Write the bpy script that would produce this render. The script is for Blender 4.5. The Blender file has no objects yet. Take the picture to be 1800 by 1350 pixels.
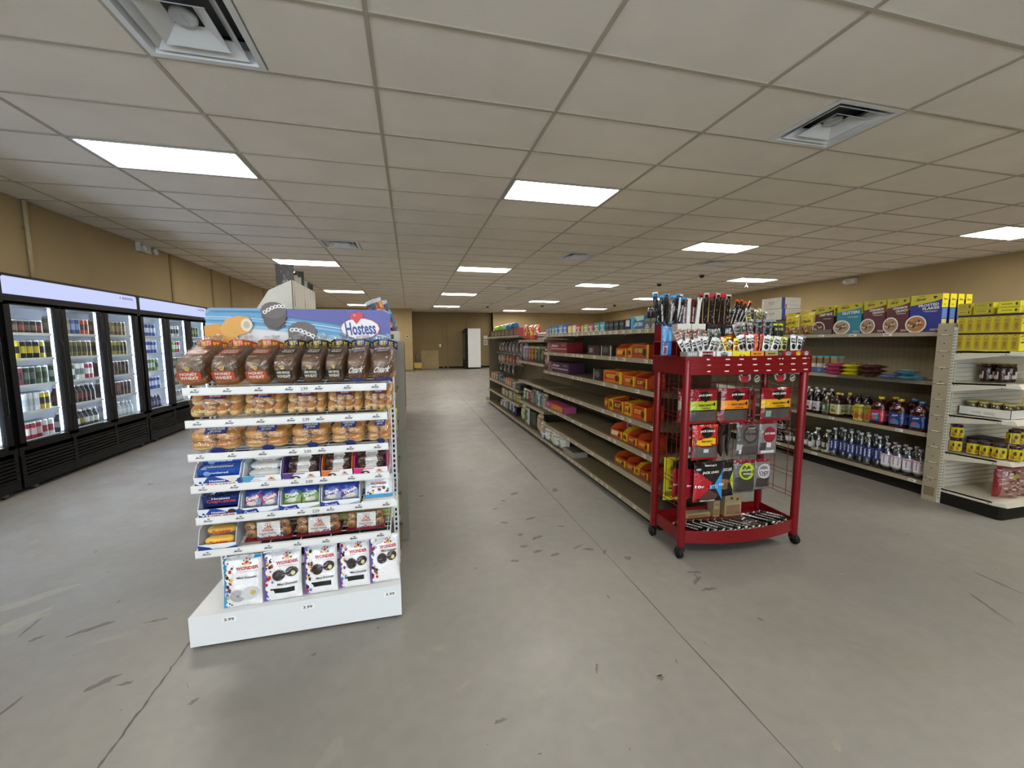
import bpy, math, random
from mathutils import Vector, Matrix
rnd = random.Random(7)
SC = bpy.context.scene
COL = SC.collection
PI = math.pi
def V(*a): return Vector(a)
# ---------------------------------------------------------------- camera
yaw, pitch, roll = math.radians(13.898), math.radians(-5.871), math.radians(-0.226)
F = V(math.sin(yaw)*math.cos(pitch), math.cos(yaw)*math.cos(pitch), math.sin(pitch))
R0 = V(math.cos(yaw), -math.sin(yaw), 0)
U0 = R0.cross(F)
Rv = R0*math.cos(roll) + U0*math.sin(roll)
Uv = -R0*math.sin(roll) + U0*math.cos(roll)
cam = bpy.data.objects.new('camera', bpy.data.cameras.new('camera'))
COL.objects.link(cam)
cam.data.sensor_width = 36.0
cam.data.lens = 717.0/1800*36
cam.data.clip_start = 0.05
cam.matrix_world = Matrix(((Rv.x, Uv.x, -F.x, 0), (Rv.y, Uv.y, -F.y, 0), (Rv.z, Uv.z, -F.z, 1.42), (0, 0, 0, 1)))
SC.camera = cam
# ---------------------------------------------------------------- world, exposure
w = bpy.data.worlds.new('world'); SC.world = w; w.use_nodes = True
w.node_tree.nodes['Background'].inputs[0].default_value = (0.80, 0.88, 1.0, 1)
w.node_tree.nodes['Background'].inputs[1].default_value = 6.0
SC.view_settings.view_transform = 'Standard'
SC.view_settings.look = 'None'
SC.view_settings.exposure = 0.4
SC.view_settings.gamma = 1.0
SC.view_settings.use_curve_mapping = False
LAMP = 24.0          # radiance of the ceiling troffers
COOLER = 34.0         # radiance of the cooler light strips
HC = 3.048
GX, GY = -0.1696, 2.312           # origin of the ceiling grid
WL, WR, WB, WF = -4.25, 10.95, 22.4, -4.0
# windows' daylight portal (an opening in the front wall behind the camera)
por = bpy.data.lights.new('window_portal', 'AREA'); por.shape = 'RECTANGLE'; por.size = 6.6; por.size_y = 2.1
por.cycles.is_portal = True
po = bpy.data.objects.new('window_portal', por); COL.objects.link(po)
po.location = (-0.4, WF-0.25, 1.5); po.rotation_euler = (PI/2, 0, 0)

# ---------------------------------------------------------------- materials
def lin(h):
    h = h.lstrip('#'); c = [int(h[i:i+2], 16)/255 for i in (0, 2, 4)]
    return tuple((x/12.92 if x <= .04045 else ((x+.055)/1.055)**2.4) for x in c)+(1,)
_M = {}
def new_mat(name):
    m = bpy.data.materials.new(name); m.use_nodes = True
    return m, m.node_tree, m.node_tree.nodes['Principled BSDF']
def mat(k):
    """'#rrggbb' card, 'g#' glossy film or plastic, 'm#' matt, 'x#' metal, 'c#' clear coloured, 'e#' glowing, or the name of a special material"""
    if k in _M: return _M[k]
    p, h = (k[0], k[1:]) if k[0] != '#' else ('', k)
    m, nt, b = new_mat('paint_'+k.replace('#', ''))
    c = lin(h)
    N = nt.nodes; L = nt.links
    n = N.new('ShaderNodeTexNoise'); n.inputs['Scale'].default_value = 9; n.inputs['Detail'].default_value = 3
    tc = N.new('ShaderNodeTexCoord'); L.new(tc.outputs['Object'], n.inputs['Vector'])
    mx = N.new('ShaderNodeMixRGB'); mx.blend_type = 'MULTIPLY'; mx.inputs[0].default_value = .22
    mx.inputs[1].default_value = c
    L.new(n.outputs['Fac'], mx.inputs[2]); L.new(mx.outputs[0], b.inputs['Base Color'])
    b.inputs['Roughness'].default_value = {'': .5, 'g': .2, 'm': .85, 'x': .35, 'c': .08, 'e': .5}[p]
    if p == 'x': b.inputs['Metallic'].default_value = .85
    if p == 'g':
        b.inputs['Coat Weight'].default_value = .45
        n2 = N.new('ShaderNodeTexNoise'); n2.inputs['Scale'].default_value = 26; n2.inputs['Detail'].default_value = 2; n2.inputs['Distortion'].default_value = 1.0
        L.new(tc.outputs['Object'], n2.inputs['Vector']); bp = N.new('ShaderNodeBump'); bp.inputs['Strength'].default_value = .55; bp.inputs['Distance'].default_value = .012
        L.new(n2.outputs['Fac'], bp.inputs['Height']); L.new(bp.outputs[0], b.inputs['Normal']); L.new(bp.outputs[0], b.inputs['Coat Normal'])
        b.inputs['Coat Roughness'].default_value = .12
    if p == 'c':
        b.inputs['Transmission Weight'].default_value = .75; b.inputs['IOR'].default_value = 1.2
    if p == 'e':
        b.inputs['Emission Color'].default_value = c; b.inputs['Emission Strength'].default_value = 1.0
    _M[k] = m
    return m
def special(name, col, rough=.5, metal=0, bump=None, var=.2, vscale=3, var2=None):
    """a named surface: two octaves of colour variation plus optional bump (scale, strength)"""
    m, nt, b = new_mat(name); N = nt.nodes; L = nt.links
    tc = N.new('ShaderNodeTexCoord')
    n = N.new('ShaderNodeTexNoise'); n.inputs['Scale'].default_value = vscale; n.inputs['Detail'].default_value = 6
    L.new(tc.outputs['Object'], n.inputs['Vector'])
    r = N.new('ShaderNodeValToRGB'); L.new(n.outputs['Fac'], r.inputs[0])
    c = lin(col); d = lin(var2) if var2 else tuple(x*(1-var) for x in c[:3])+(1,)
    r.color_ramp.elements[0].position = .35; r.color_ramp.elements[1].position = .65
    r.color_ramp.elements[0].color = d; r.color_ramp.elements[1].color = c
    L.new(r.outputs[0], b.inputs['Base Color'])
    b.inputs['Roughness'].default_value = rough; b.inputs['Metallic'].default_value = metal
    if name in ('cooler_black', 'kick_black'): b.inputs['Specular IOR Level'].default_value = .25
    if bump:
        n2 = N.new('ShaderNodeTexNoise'); n2.inputs['Scale'].default_value = bump[0]; n2.inputs['Detail'].default_value = 4
        L.new(tc.outputs['Object'], n2.inputs['Vector'])
        bp = N.new('ShaderNodeBump'); bp.inputs['Strength'].default_value = bump[1]; bp.inputs['Distance'].default_value = .01
        L.new(n2.outputs['Fac'], bp.inputs['Height']); L.new(bp.outputs[0], b.inputs['Normal'])
    _M[name] = m
    return m
special('wall_paint', '#a8936a', .75, 0, (6, .35), .10, 1.2)
special('wall_panel_dark', '#8f7c56', .75, 0, (5, .3), .12, 1.0)
special('ceiling_tile', '#ece6db', .9, 0, (160, .16), .06, 2.0)
special('ceiling_grid', '#b2ab9b', .6, 0, None, .08, 3)
special('shelf_taupe', '#75694f', .55, 0, None, .10, 2)
special('shelf_edge', '#a79c84', .4, .2, None, .10, 4)
special('shelf_cream', '#c9c4b2', .45, 0, None, .06, 3)
special('kick_black', '#16140f', .6, 0, None, .2, 3)
special('white_steel', '#dcdfe0', .3, 0, None, .03, 3)
special('rack_red', '#7c0e15', .28, .15, None, .12, 3)
special('cooler_black', '#050506', .45, 0, None, .2, 2)
special('cooler_liner', '#e4e9f0', .5, 0, None, .05, 2)
special('plywood', '#a8946a', .7, 0, (20, .2), .15, 2)
special('crust', '#9a5f2a', .45, 0, (30, .2), 0, 5, '#c08a48')
special('crust_dark', '#5f4630', .45, 0, (30, .2), 0, 5, '#7b5c40')
special('bun', '#b9772f', .4, 0, (25, .15), 0, 4, '#dba75f')
special('bun_side', '#e0b878', .5, 0, (25, .15), 0, 5, '#f0d8a4')
special('donut_dark', '#2e1a12', .3, 0, (40, .3), 0, 9, '#4a2e20')
special('sponge', '#d99a2c', .5, 0, (40, .2), 0, 7, '#efc358')
def _floor():
    m, nt, b = new_mat('painted_concrete'); N = nt.nodes; L = nt.links
    g = N.new('ShaderNodeNewGeometry')
    def noise(s, d=5, dist=0):
        n = N.new('ShaderNodeTexNoise'); n.inputs['Scale'].default_value = s; n.inputs['Detail'].default_value = d
        n.inputs['Distortion'].default_value = dist; L.new(g.outputs['Position'], n.inputs['Vector']); return n
    def ramp(src, e):
        r = N.new('ShaderNodeValToRGB'); L.new(src, r.inputs[0])
        while len(r.color_ramp.elements) < len(e): r.color_ramp.elements.new(.5)
        for el, (p, c) in zip(r.color_ramp.elements, e): el.position = p; el.color = c if isinstance(c, tuple) else lin(c)
        return r
    base = ramp(noise(.55, 4).outputs['Fac'], [(.3, '#807d78'), (.55, '#89857e'), (.75, '#7f7870')])
    fine = ramp(noise(14, 6).outputs['Fac'], [(.3, (.9, .9, .9, 1)), (.7, (1, 1, 1, 1))])
    m1 = N.new('ShaderNodeMixRGB'); m1.blend_type = 'MULTIPLY'; m1.inputs[0].default_value = 1
    L.new(base.outputs[0], m1.inputs[1]); L.new(fine.outputs[0], m1.inputs[2])
    chip = ramp(noise(11, 3, .6).outputs['Fac'], [(.0, (0, 0, 0, 1)), (.735, (0, 0, 0, 1)), (.755, (1, 1, 1, 1))])
    m2 = N.new('ShaderNodeMixRGB'); L.new(chip.outputs[0], m2.inputs[0]); L.new(m1.outputs[0], m2.inputs[1])
    m2.inputs[2].default_value = lin('#5e594f')
    scuff = ramp(noise(2.3, 8, 1.5).outputs['Fac'], [(.0, (0, 0, 0, 1)), (.66, (0, 0, 0, 1)), (.72, (.35, .35, .35, 1))])
    m3 = N.new('ShaderNodeMixRGB'); L.new(scuff.outputs[0], m3.inputs[0]); L.new(m2.outputs[0], m3.inputs[1])
    m3.inputs[2].default_value = lin('#979388')
    L.new(m3.outputs[0], b.inputs['Base Color'])
    rr = ramp(noise(3, 4).outputs['Fac'], [(.3, (.36, .36, .36, 1)), (.7, (.52, .52, .52, 1))])
    L.new(rr.outputs[0], b.inputs['Roughness'])
    bp = N.new('ShaderNodeBump'); bp.inputs['Strength'].default_value = .12; bp.inputs['Distance'].default_value = .01
    L.new(noise(5, 6).outputs['Fac'], bp.inputs['Height']); L.new(bp.outputs[0], b.inputs['Normal'])
    _M['floor'] = m
_floor()
special('floor_chip', '#6c675f', .6, 0, None, .2, 20)
special('floor_chip_light', '#8f8a7e', .4, 0, None, .1, 20)
special('floor_joint', '#605b53', .7, 0, None, .3, 6)
def _film(name, gloss, tint, scale, seed):
    """crinkled clear plastic film"""
    m, nt, b = new_mat(name); N = nt.nodes; L = nt.links; nt.nodes.remove(b)
    out = N['Material Output']
    tr = N.new('ShaderNodeBsdfTransparent'); tr.inputs[0].default_value = tint
    gl = N.new('ShaderNodeBsdfGlossy'); gl.inputs['Roughness'].default_value = .12
    tc = N.new('ShaderNodeTexCoord'); n = N.new('ShaderNodeTexNoise'); n.inputs['Scale'].default_value = scale; n.inputs['Detail'].default_value = 3
    n.inputs['Distortion'].default_value = 1.2; L.new(tc.outputs['Object'], n.inputs['Vector'])
    bp = N.new('ShaderNodeBump'); bp.inputs['Strength'].default_value = 1; bp.inputs['Distance'].default_value = .03
    L.new(n.outputs['Fac'], bp.inputs['Height']); L.new(bp.outputs[0], gl.inputs['Normal'])
    mx = N.new('ShaderNodeMixShader'); mx.inputs[0].default_value = gloss
    L.new(tr.outputs[0], mx.inputs[1]); L.new(gl.outputs[0], mx.inputs[2]); L.new(mx.outputs[0], out.inputs[0])
    _M[name] = m
_film('film', .13, (.97, .97, .97, 1), 22, 0)
_film('film_neck', .35, (.93, .93, .93, 1), 40, 1)
_film('door_glass', .035, (.93, .96, .96, 1), .3, 2)
_film('clear_bottle', .16, (.72, .76, .80, 1), 6, 3)
def _emit(name, col, s):
    m = bpy.data.materials.new(name); m.use_nodes = True; nt = m.node_tree
    nt.nodes.remove(nt.nodes['Principled BSDF'])
    e = nt.nodes.new('ShaderNodeEmission'); e.inputs[0].default_value = lin(col); e.inputs[1].default_value = s
    nt.links.new(e.outputs[0], nt.nodes['Material Output'].inputs[0]); _M[name] = m
_emit('lamp', '#fff9f0', LAMP)
_emit('cooler_strip', '#dfe9ff', COOLER)
_emit('sign_light', '#bcc4f4', .92)
_emit('sign_light_white', '#e6ecff', 1.0)

# ---------------------------------------------------------------- mesh builder
_T = {}
def tmesh(s, bold=.03):
    """outline text as flat polygons scaled to a unit box"""
    k = (s, bold)
    if k in _T: return _T[k]
    cu = bpy.data.curves.new('t', 'FONT'); cu.body = s; cu.resolution_u = 2; cu.offset = bold; cu.fill_mode = 'FRONT'
    o = bpy.data.objects.new('t', cu); COL.objects.link(o)
    me = bpy.data.meshes.new_from_object(o.evaluated_get(bpy.context.evaluated_depsgraph_get()))
    vs = [(v.co.x, v.co.y) for v in me.vertices]; fs = [tuple(p.vertices) for p in me.polygons]
    bpy.data.objects.remove(o); bpy.data.curves.remove(cu); bpy.data.meshes.remove(me)
    x0 = min(v[0] for v in vs); x1 = max(v[0] for v in vs); y0 = min(v[1] for v in vs); y1 = max(v[1] for v in vs)
    vs = [((x-x0)/(x1-x0)-.5, (y-y0)/(y1-y0)-.5) for x, y in vs]
    _T[k] = (vs, fs)
    return _T[k]
class MB:
    def __init__(s): s.v = []; s.f = []; s.m = []; s.sm = []; s.M = Matrix()
    def add(s, vs, fs, k, smooth=False):
        b = len(s.v)
        for p in vs: s.v.append(s.M @ Vector(p))
        for i, f in enumerate(fs):
            s.f.append(tuple(b+j for j in f)); s.m.append(k[i] if isinstance(k, list) else k); s.sm.append(smooth)
    def box(s, x0, y0, z0, x1, y1, z1, k):
        s.add([(x0, y0, z0), (x1, y0, z0), (x1, y1, z0), (x0, y1, z0), (x0, y0, z1), (x1, y0, z1), (x1, y1, z1), (x0, y1, z1)],
              [(0, 3, 2, 1), (4, 5, 6, 7), (0, 1, 5, 4), (1, 2, 6, 5), (2, 3, 7, 6), (3, 0, 4, 7)], k); return s
    def quad(s, a, b, c, d, k): s.add([a, b, c, d], [(0, 1, 2, 3)], k); return s
    def ext(s, pts, h0, h1, k, ax='z'):
        """extrude a 2-D outline along an axis"""
        n = len(pts)
        f = {'z': lambda p, h: (p[0], p[1], h), 'y': lambda p, h: (p[0], h, p[1]), 'x': lambda p, h: (h, p[0], p[1])}[ax]
        s.add([f(p, h0) for p in pts]+[f(p, h1) for p in pts],
              [tuple(range(n))[::-1], tuple(range(n, 2*n))]+[(i, (i+1) % n, n+(i+1) % n, n+i) for i in range(n)], k); return s
    def tube(s, pts, r, k, n=6):
        pts = [Vector(p) for p in pts]; vs = []; fs = []
        rs = r if isinstance(r, (list, tuple)) else [r]*len(pts)
        for i, p in enumerate(pts):
            d = (pts[min(i+1, len(pts)-1)]-pts[max(i-1, 0)]).normalized()
            a = d.orthogonal().normalized() if abs(d.z) > .95 else d.cross(V(0, 0, 1)).normalized()
            b = d.cross(a)
            for j in range(n): t = 2*PI*j/n; vs.append(p+(a*math.cos(t)+b*math.sin(t))*rs[i])
        for i in range(len(pts)-1):
            for j in range(n): fs.append((i*n+j, i*n+(j+1) % n, (i+1)*n+(j+1) % n, (i+1)*n+j))
        fs += [tuple(range(n))[::-1], tuple((len(pts)-1)*n+j for j in range(n))]
        s.add(vs, fs, k, n > 6); return s
    def lathe(s, prof, n, k, c=(0, 0, 0), sq=0):
        """revolve (r, z) about the upright axis; k one key or one per ring"""
        vs = []; fs = []; ks = []
        for r, z in prof:
            for j in range(n):
                t = 2*PI*(j+.5)/n; q = 1
                if sq: q = 1/((abs(math.cos(t))**sq+abs(math.sin(t))**sq)**(1/sq))
                vs.append((c[0]+r*q*math.cos(t), c[1]+r*q*math.sin(t), c[2]+z))
        for i in range(len(prof)-1):
            for j in range(n):
                fs.append((i*n+j, i*n+(j+1) % n, (i+1)*n+(j+1) % n, (i+1)*n+j)); ks.append(k[i] if isinstance(k, list) else k)
        fs.append(tuple(range(n))[::-1]); ks.append(ks[0]); fs.append(tuple((len(prof)-1)*n+j for j in range(n))); ks.append(ks[-2])
        s.add(vs, fs, ks, True); return s
    def art(s, P, items, lift=.0005):
        """flat print: P(u, v, off) maps the unit square to the surface; later items lie on top"""
        for i, it in enumerate(items):
            o = lift*(i+1); t = it[0]
            if t == 'r':
                _, x0, y0, x1, y1, k = it; s.add([P(x0, y0, o), P(x1, y0, o), P(x1, y1, o), P(x0, y1, o)], [(0, 1, 2, 3)], k)
            elif t == 'c':
                _, cx, cy, rx, ry, k = it; n = 14
                s.add([P(cx+rx*math.cos(2*PI*j/n), cy+ry*math.sin(2*PI*j/n), o) for j in range(n)], [tuple(range(n))], k)
            elif t == 'p':
                s.add([P(x, y, o) for x, y in it[1]], [tuple(range(len(it[1])))], it[2])
            elif t == 't':
                _, tx, cx, cy, w_, h_, k = it[:7]; a = it[7] if len(it) > 7 else 0; sk = it[8] if len(it) > 8 else 0
                vs, fs = tmesh(tx); ca, sa = math.cos(a), math.sin(a)
                s.add([P(cx+(x+sk*y)*w_*ca-y*h_*sa, cy+(x+sk*y)*w_*sa+y*h_*ca, o) for x, y in vs], fs, k)
        return s
    def flat(s, O, U, W, items, lift=.0005):
        O = Vector(O); U = Vector(U); W = Vector(W); N = U.cross(W).normalized()
        return s.art(lambda u, v, o: O+U*u+W*v+N*o, items, lift)
    def pbox(s, w_, d, h, k, front=(), side=(), top=(), left=None):
        """a carton: front faces -Y, base centred at the origin"""
        s.box(-w_/2, -d/2, 0, w_/2, d/2, h, k)
        if front: s.flat((-w_/2, -d/2, 0), (w_, 0, 0), (0, 0, h), front)
        if side: s.flat((w_/2, -d/2, 0), (0, d, 0), (0, 0, h), side)
        if left or side: s.flat((-w_/2, d/2, 0), (0, -d, 0), (0, 0, h), left or side)
        if top: s.flat((-w_/2, -d/2, h), (w_, 0, 0), (0, d, 0), top)
        return s
    def blob(s, w_, d, h, p, paint, n=8, c=(0, 0, 0), warp=None):
        """rounded block (superellipsoid), base at z=0; paint(x,y,z in -1..1) -> key"""
        for ax in range(3):
            for sg in (-1, 1):
                vs = []; fs = []; ks = []
                for i in range(n+1):
                    for j in range(n+1):
                        a = -1+2*i/n; b = -1+2*j/n; q = [0, 0, 0]; q[ax] = sg; q[(ax+1) % 3] = a; q[(ax+2) % 3] = b
                        L = sum(abs(t)**p for t in q)**(1/p); q = [t/L for t in q]
                        x, y, z = q[0]*w_/2, q[1]*d/2, q[2]*h/2+h/2
                        if warp: x, y, z = warp(x, y, z)
                        vs.append((c[0]+x, c[1]+y, c[2]+z))
                for i in range(n):
                    for j in range(n):
                        a = -1+2*(i+.5)/n; b = -1+2*(j+.5)/n; q = [0, 0, 0]; q[ax] = sg; q[(ax+1) % 3] = a; q[(ax+2) % 3] = b
                        ks.append(paint(*q) if callable(paint) else paint)
                        f = (i*(n+1)+j, (i+1)*(n+1)+j, (i+1)*(n+1)+j+1, i*(n+1)+j+1)
                        fs.append(f if sg > 0 else f[::-1])
                s.add(vs, fs, ks, True)
        return s
    def pouch(s, w_, h, t, items, base, nu=14, nv=18, seed=0, back=None, lean=0, crimp=.04):
        """a sealed bag facing -Y: bulging front and back, print cells painted from the items, text laid on top"""
        ph = seed*1.7
        def thick(u, v):
            a = max(0, 1-abs(2*u-1)**2.4)**.55; b = max(0, 1-abs(2*v-1)**3)**.6
            if v > 1-crimp or v < crimp*.6: return 0
            return t/2*a*b*(1+.16*math.sin(9*u+ph)*math.sin(7*v+2*ph))
        def P(u, v, o, sg=-1):
            wv = w_*(1-.03*math.sin(PI*v)*(1 if t > .02 else 0))
            return V((u-.5)*wv, sg*(thick(u, v)+o)+lean*v*h+.003*math.sin(11*u+ph)*(1 if v > .85 else .3), v*h)
        def lines(i0, i1, n):
            L_ = [i/n for i in range(n+1)]; E_ = sorted({q[k] for q in items if q[0] == 'r' for k in (i0, i1) if .001 < q[k] < .999})
            L_ = [t for t in L_ if t in (0, 1) or all(abs(t-e) > .45/n for e in E_)]
            return sorted(L_+E_)
        us, vv = lines(1, 3, nu), lines(2, 4, nv)
        def col(u, v):
            k = base
            for it in items:
                if it[0] == 'r' and it[1] <= u <= it[3] and it[2] <= v <= it[4]: k = it[5]
            return k
        for sg in (-1, 1):
            vs = [P(u, v, 0, sg) for u in us for v in vv]; nn = len(vv)
            fs = []; ks = []
            for i in range(len(us)-1):
                for j in range(nn-1):
                    f = (i*nn+j, (i+1)*nn+j, (i+1)*nn+j+1, i*nn+j+1)
                    fs.append(f if sg < 0 else f[::-1]); ks.append(col((us[i]+us[i+1])/2, (vv[j]+vv[j+1])/2) if sg < 0 else (back or base))
            s.add(vs, fs, ks, True)
        def patch(cx, cy, rim, k, o):
            """a printed shape laid on the curved film: rings from its centre to its rim"""
            n = len(rim); R_ = (.34, .67, 1.0); vs = [P(cx, cy, o)]
            for t in R_: vs += [P(cx+(x-cx)*t, cy+(y-cy)*t, o) for x, y in rim]
            fs = [(0, 1+j, 1+(j+1) % n) for j in range(n)]
            for q in range(2): fs += [(1+q*n+j, 1+(q+1)*n+j, 1+(q+1)*n+(j+1) % n, 1+q*n+(j+1) % n) for j in range(n)]
            s.add(vs, fs, k)
        for i, it in enumerate([q for q in items if q[0] in 'cp']):
            o = .0014+.00012*i
            if it[0] == 'c':
                n = 16 if it[3] > .1 else 10
                patch(it[1], it[2], [(min(1, max(0, it[1]+it[3]*math.cos(2*PI*j/n))), min(1, max(0, it[2]+it[4]*math.sin(2*PI*j/n)))) for j in range(n)], it[5], o)
            else:
                q = it[1]; rim = []
                for j in range(len(q)):
                    (x0, y0), (x1, y1) = q[j], q[(j+1) % len(q)]
                    rim += [(x0+(x1-x0)*t/3, y0+(y1-y0)*t/3) for t in range(3)]
                patch(sum(p[0] for p in q)/len(q), sum(p[1] for p in q)/len(q), rim, it[2], o)
        s.art(P, [it for it in items if it[0] == 't'], .0035)
        return s
    def build(s, name, parent=None, world=True, bevel=0):
        me = bpy.data.meshes.new(name)
        off = parent.location if (parent is not None and world) else Vector()
        me.from_pydata([tuple(v-off) for v in s.v], [], s.f)
        keys = []
        for k in s.m:
            if k not in keys: keys.append(k)
        for k in keys: me.materials.append(mat(k) if k not in _M else _M[k])
        ix = {k: i for i, k in enumerate(keys)}
        me.polygons.foreach_set('material_index', [ix[k] for k in s.m])
        me.polygons.foreach_set('use_smooth', s.sm)
        me.update()
        o = bpy.data.objects.new(name, me); COL.objects.link(o)
        if parent is not None: o.parent = parent
        if bevel:
            b = o.modifiers.new('bevel', 'BEVEL'); b.width = bevel; b.segments = 2; b.limit_method = 'ANGLE'
        return o
def tag(o, label, cat, group=None, kind=None):
    o['label'] = label
    if cat: o['category'] = cat
    if group: o['group'] = group
    if kind: o['kind'] = kind
    return o
def struct(o): o['kind'] = 'structure'; return o
def empty(name, loc, label, cat, group=None, rz=0):
    o = bpy.data.objects.new(name, None); o.empty_display_size = .1; COL.objects.link(o); o.location = loc; o.rotation_euler = (0, 0, rz)
    return tag(o, label, cat, group)
def put(o, loc, rz=0, rx=0, ry=0):
    o.location = loc; o.rotation_euler = (rx, ry, rz); return o
def dup(src, loc, label, rz=None, rx=None, group=None, ry=None):
    r = src.copy(); COL.objects.link(r); r.location = loc; r['label'] = label
    e = list(src.rotation_euler)
    if rx is not None: e[0] = rx
    if ry is not None: e[1] = ry
    if rz is not None: e[2] = rz
    r.rotation_euler = e
    if group: r['group'] = group
    for c in src.children:
        d = c.copy(); COL.objects.link(d); d.parent = r
        for g in c.children:
            h = g.copy(); COL.objects.link(h); h.parent = d
    return r
ORD = 'first second third fourth fifth sixth seventh eighth ninth tenth eleventh twelfth'.split()
W90 = -PI/2          # turn a front that faces -Y to face -X
# price tags in a shelf channel: little white cards with dark print
def price_tags(mb, x, y0, y1, z0, z1, step, r, fill=.7, face=-1):
    y = y0
    while y < y1-step*.6:
        if r.random() < fill:
            a = y+r.uniform(0, step*.3); b = a+step*r.uniform(.35, .5); xx = x+face*.0015
            p = [(xx, b, z0), (xx, a, z0), (xx, a, z1), (xx, b, z1)] if face < 0 else [(xx, a, z0), (xx, b, z0), (xx, b, z1), (xx, a, z1)]
            mb.quad(*p, '#e6e3da')
            xx += face*.0006; h = (z1-z0)
            mb.quad((xx, b-.1*(b-a), z0+.3*h), (xx, a+.35*(b-a), z0+.3*h), (xx, a+.35*(b-a), z0+.62*h), (xx, b-.1*(b-a), z0+.62*h), '#6d6a64')
        y += step
# ================================================================ the room
f = MB(); f.quad((WL, WF, 0), (WR, WF, 0), (WR, WB+2, 0), (WL, WB+2, 0), 'floor')
f.box(WL, WF, -.1, WR, WB+2, -.001, 'floor_chip')
floor = struct(f.build('floor'))
def wobble(x0, y0, x1, y1, wd, n, amp, seed):
    """a thin ragged strip lying on the floor"""
    r = random.Random(seed); a = V(x0, y0); b = V(x1, y1); d = (b-a).normalized(); q = V(-d.y, d.x); L_ = []; R_ = []
    for i in range(n+1):
        c = a.lerp(b, i/n)+q*r.uniform(-amp, amp); wi = wd*r.uniform(.35, 1.1); L_.append(c+q*wi/2); R_.append(c-q*wi/2)
    return L_, R_
j = MB()
for x, y0, y1, wd, z in ((-1.06, .9, 2.3, .010, .0012), (1.235, .3, 20, .011, .0012), (1.225, 3.9, 7.4, .012, .0015)):
    L_, R_ = wobble(x, y0, x, y1, wd, 60, .004, int(x*100))
    j.add([(p.x, p.y, z) for p in R_]+[(p.x, p.y, z) for p in L_], [(i, i+1, 62+i, 61+i) for i in range(60)], 'floor_joint')
j.build('floor_joint', floor)
st = MB()
def splat(x, y, a, b, rot, k, seed, z=.0008):
    r = random.Random(seed); n = 18; o = r.uniform(0, 6)
    pts = []
    for i in range(n):
        t = 2*PI*i/n; q = 1+.3*math.sin(2*t+o)+.22*math.sin(5*t+2*o)+r.uniform(-.15, .15)
        u, v = a*q*math.cos(t), b*q*math.sin(t); pts.append((x+u*math.cos(rot)-v*math.sin(rot), y+u*math.sin(rot)+v*math.cos(rot), z))
    st.add(pts, [tuple(range(n))], k)
rm = random.Random(4)
for x, y, a, b, t, k in [(-2.1, 2.72, .16, .05, .7, 'floor_chip_light'), (-1.98, 2.50, .12, .05, .8, 'floor_chip_light'), (-1.59, 2.36, .07, .02, .5, 'floor_chip'), (-1.43, 2.26, .06, .02, .3, 'floor_chip_light'), (-1.8, 2.34, .03, .012, .4, 'floor_chip'), (-1.3, 1.95, .05, .018, .5, 'floor_chip'), (-1.2, 1.92, .025, .01, .3, 'floor_chip'),
    (1.31, 3.59, .06, .02, 1.3, 'floor_chip'), (.91, 3.6, .035, .03, 0, 'floor_chip'), (1.88, 1.26, .015, .008, 0, 'floor_chip_light'), (1.42, .99, .03, .012, .4, 'floor_chip_light'), (.17, 1.56, .05, .006, .5, 'floor_chip_light'), (.29, 1.37, .02, .01, 0, 'floor_chip'), (.75, 1.51, .025, .006, 1.2, 'floor_chip'), (.99, 1.40, .02, .012, 0, 'floor_chip'), (4.24, 2.57, .02, .01, 0, 'floor_chip_light'), (-.88, 1.75, .02, .01, .5, 'floor_chip'), (-.47, 1.9, .012, .008, 0, 'floor_chip'), (2.52, 1.81, .02, .006, 0, 'floor_chip_light'), (-1.31, 2.35, .04, .01, .2, 'floor_chip'), (.06, 3.76, .03, .012, 0, 'floor_chip'),
    (3.315, 1.52, .10, .010, 1.5, 'floor_chip'), (2.965, 1.38, .10, .010, 1.1, 'floor_chip'), (-1.57, 1.9, .07, .006, 1.4, 'floor_chip'), (-1.9, 2.45, .06, .008, 1.7, 'floor_chip')]:
    splat(x, y, a, b, t, k, int(x*100+y*37))
for x, y in [(.77, 3.46), (.66, 3.3), (.9, 3.04), (.75, 2.79), (1.09, 2.85), (.86, 2.72), (.73, 2.62), (.9, 2.46), (1.09, 2.52), (.8, 2.53), (1.24, 2.41), (1.15, 2.47), (1.62, 1.97), (1.63, 1.88), (1.66, 2.05), (.68, 3.02), (.62, 2.45), (1.35, 2.3)]:
    splat(x, y, .034*rm.uniform(.6, 1.2), .018*rm.uniform(.6, 1.1), rm.uniform(-.4, .8), 'floor_chip', int(x*999+y*77))
for i in range(90):
    x, y = rm.uniform(-3.2, 4), rm.uniform(.6, 6); s = rm.uniform(.003, .013); splat(x, y, s, s*rm.uniform(.3, .9), rm.uniform(0, 3), rm.choice(['floor_chip', 'floor_chip', 'floor_chip_light']), i)
st.build('floor_mark', floor)
def wall(name, pts, k, t):
    m = MB(); m.ext(pts, t[0], t[1], k, t[2]); return struct(m.build(name))
struct(MB().box(WL-.15, WF, 0, WL, WB+2, HC+.3, 'wall_paint').build('wall_left'))
struct(MB().box(WR, WF, 0, WR+.15, WB+2, HC+.3, 'wall_paint').build('wall_right'))
# back wall: a recessed darker panelled bay between two plain stretches
wb = MB(); wb.box(WL, 20.6, 0, .10, WB+2, HC+.02, 'wall_paint'); wb.box(4.45, WB-.0, 0, WR, WB+.3, HC+.02, 'wall_paint')
wb.box(.10, WB+.35, 0, 4.45, WB+.6, HC+.02, 'wall_panel_dark')
wb.box(4.45, WB, 0, 4.47, WB+.6, HC+.02, 'wall_panel_dark')
wback = struct(wb.build('wall_back'))
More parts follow.
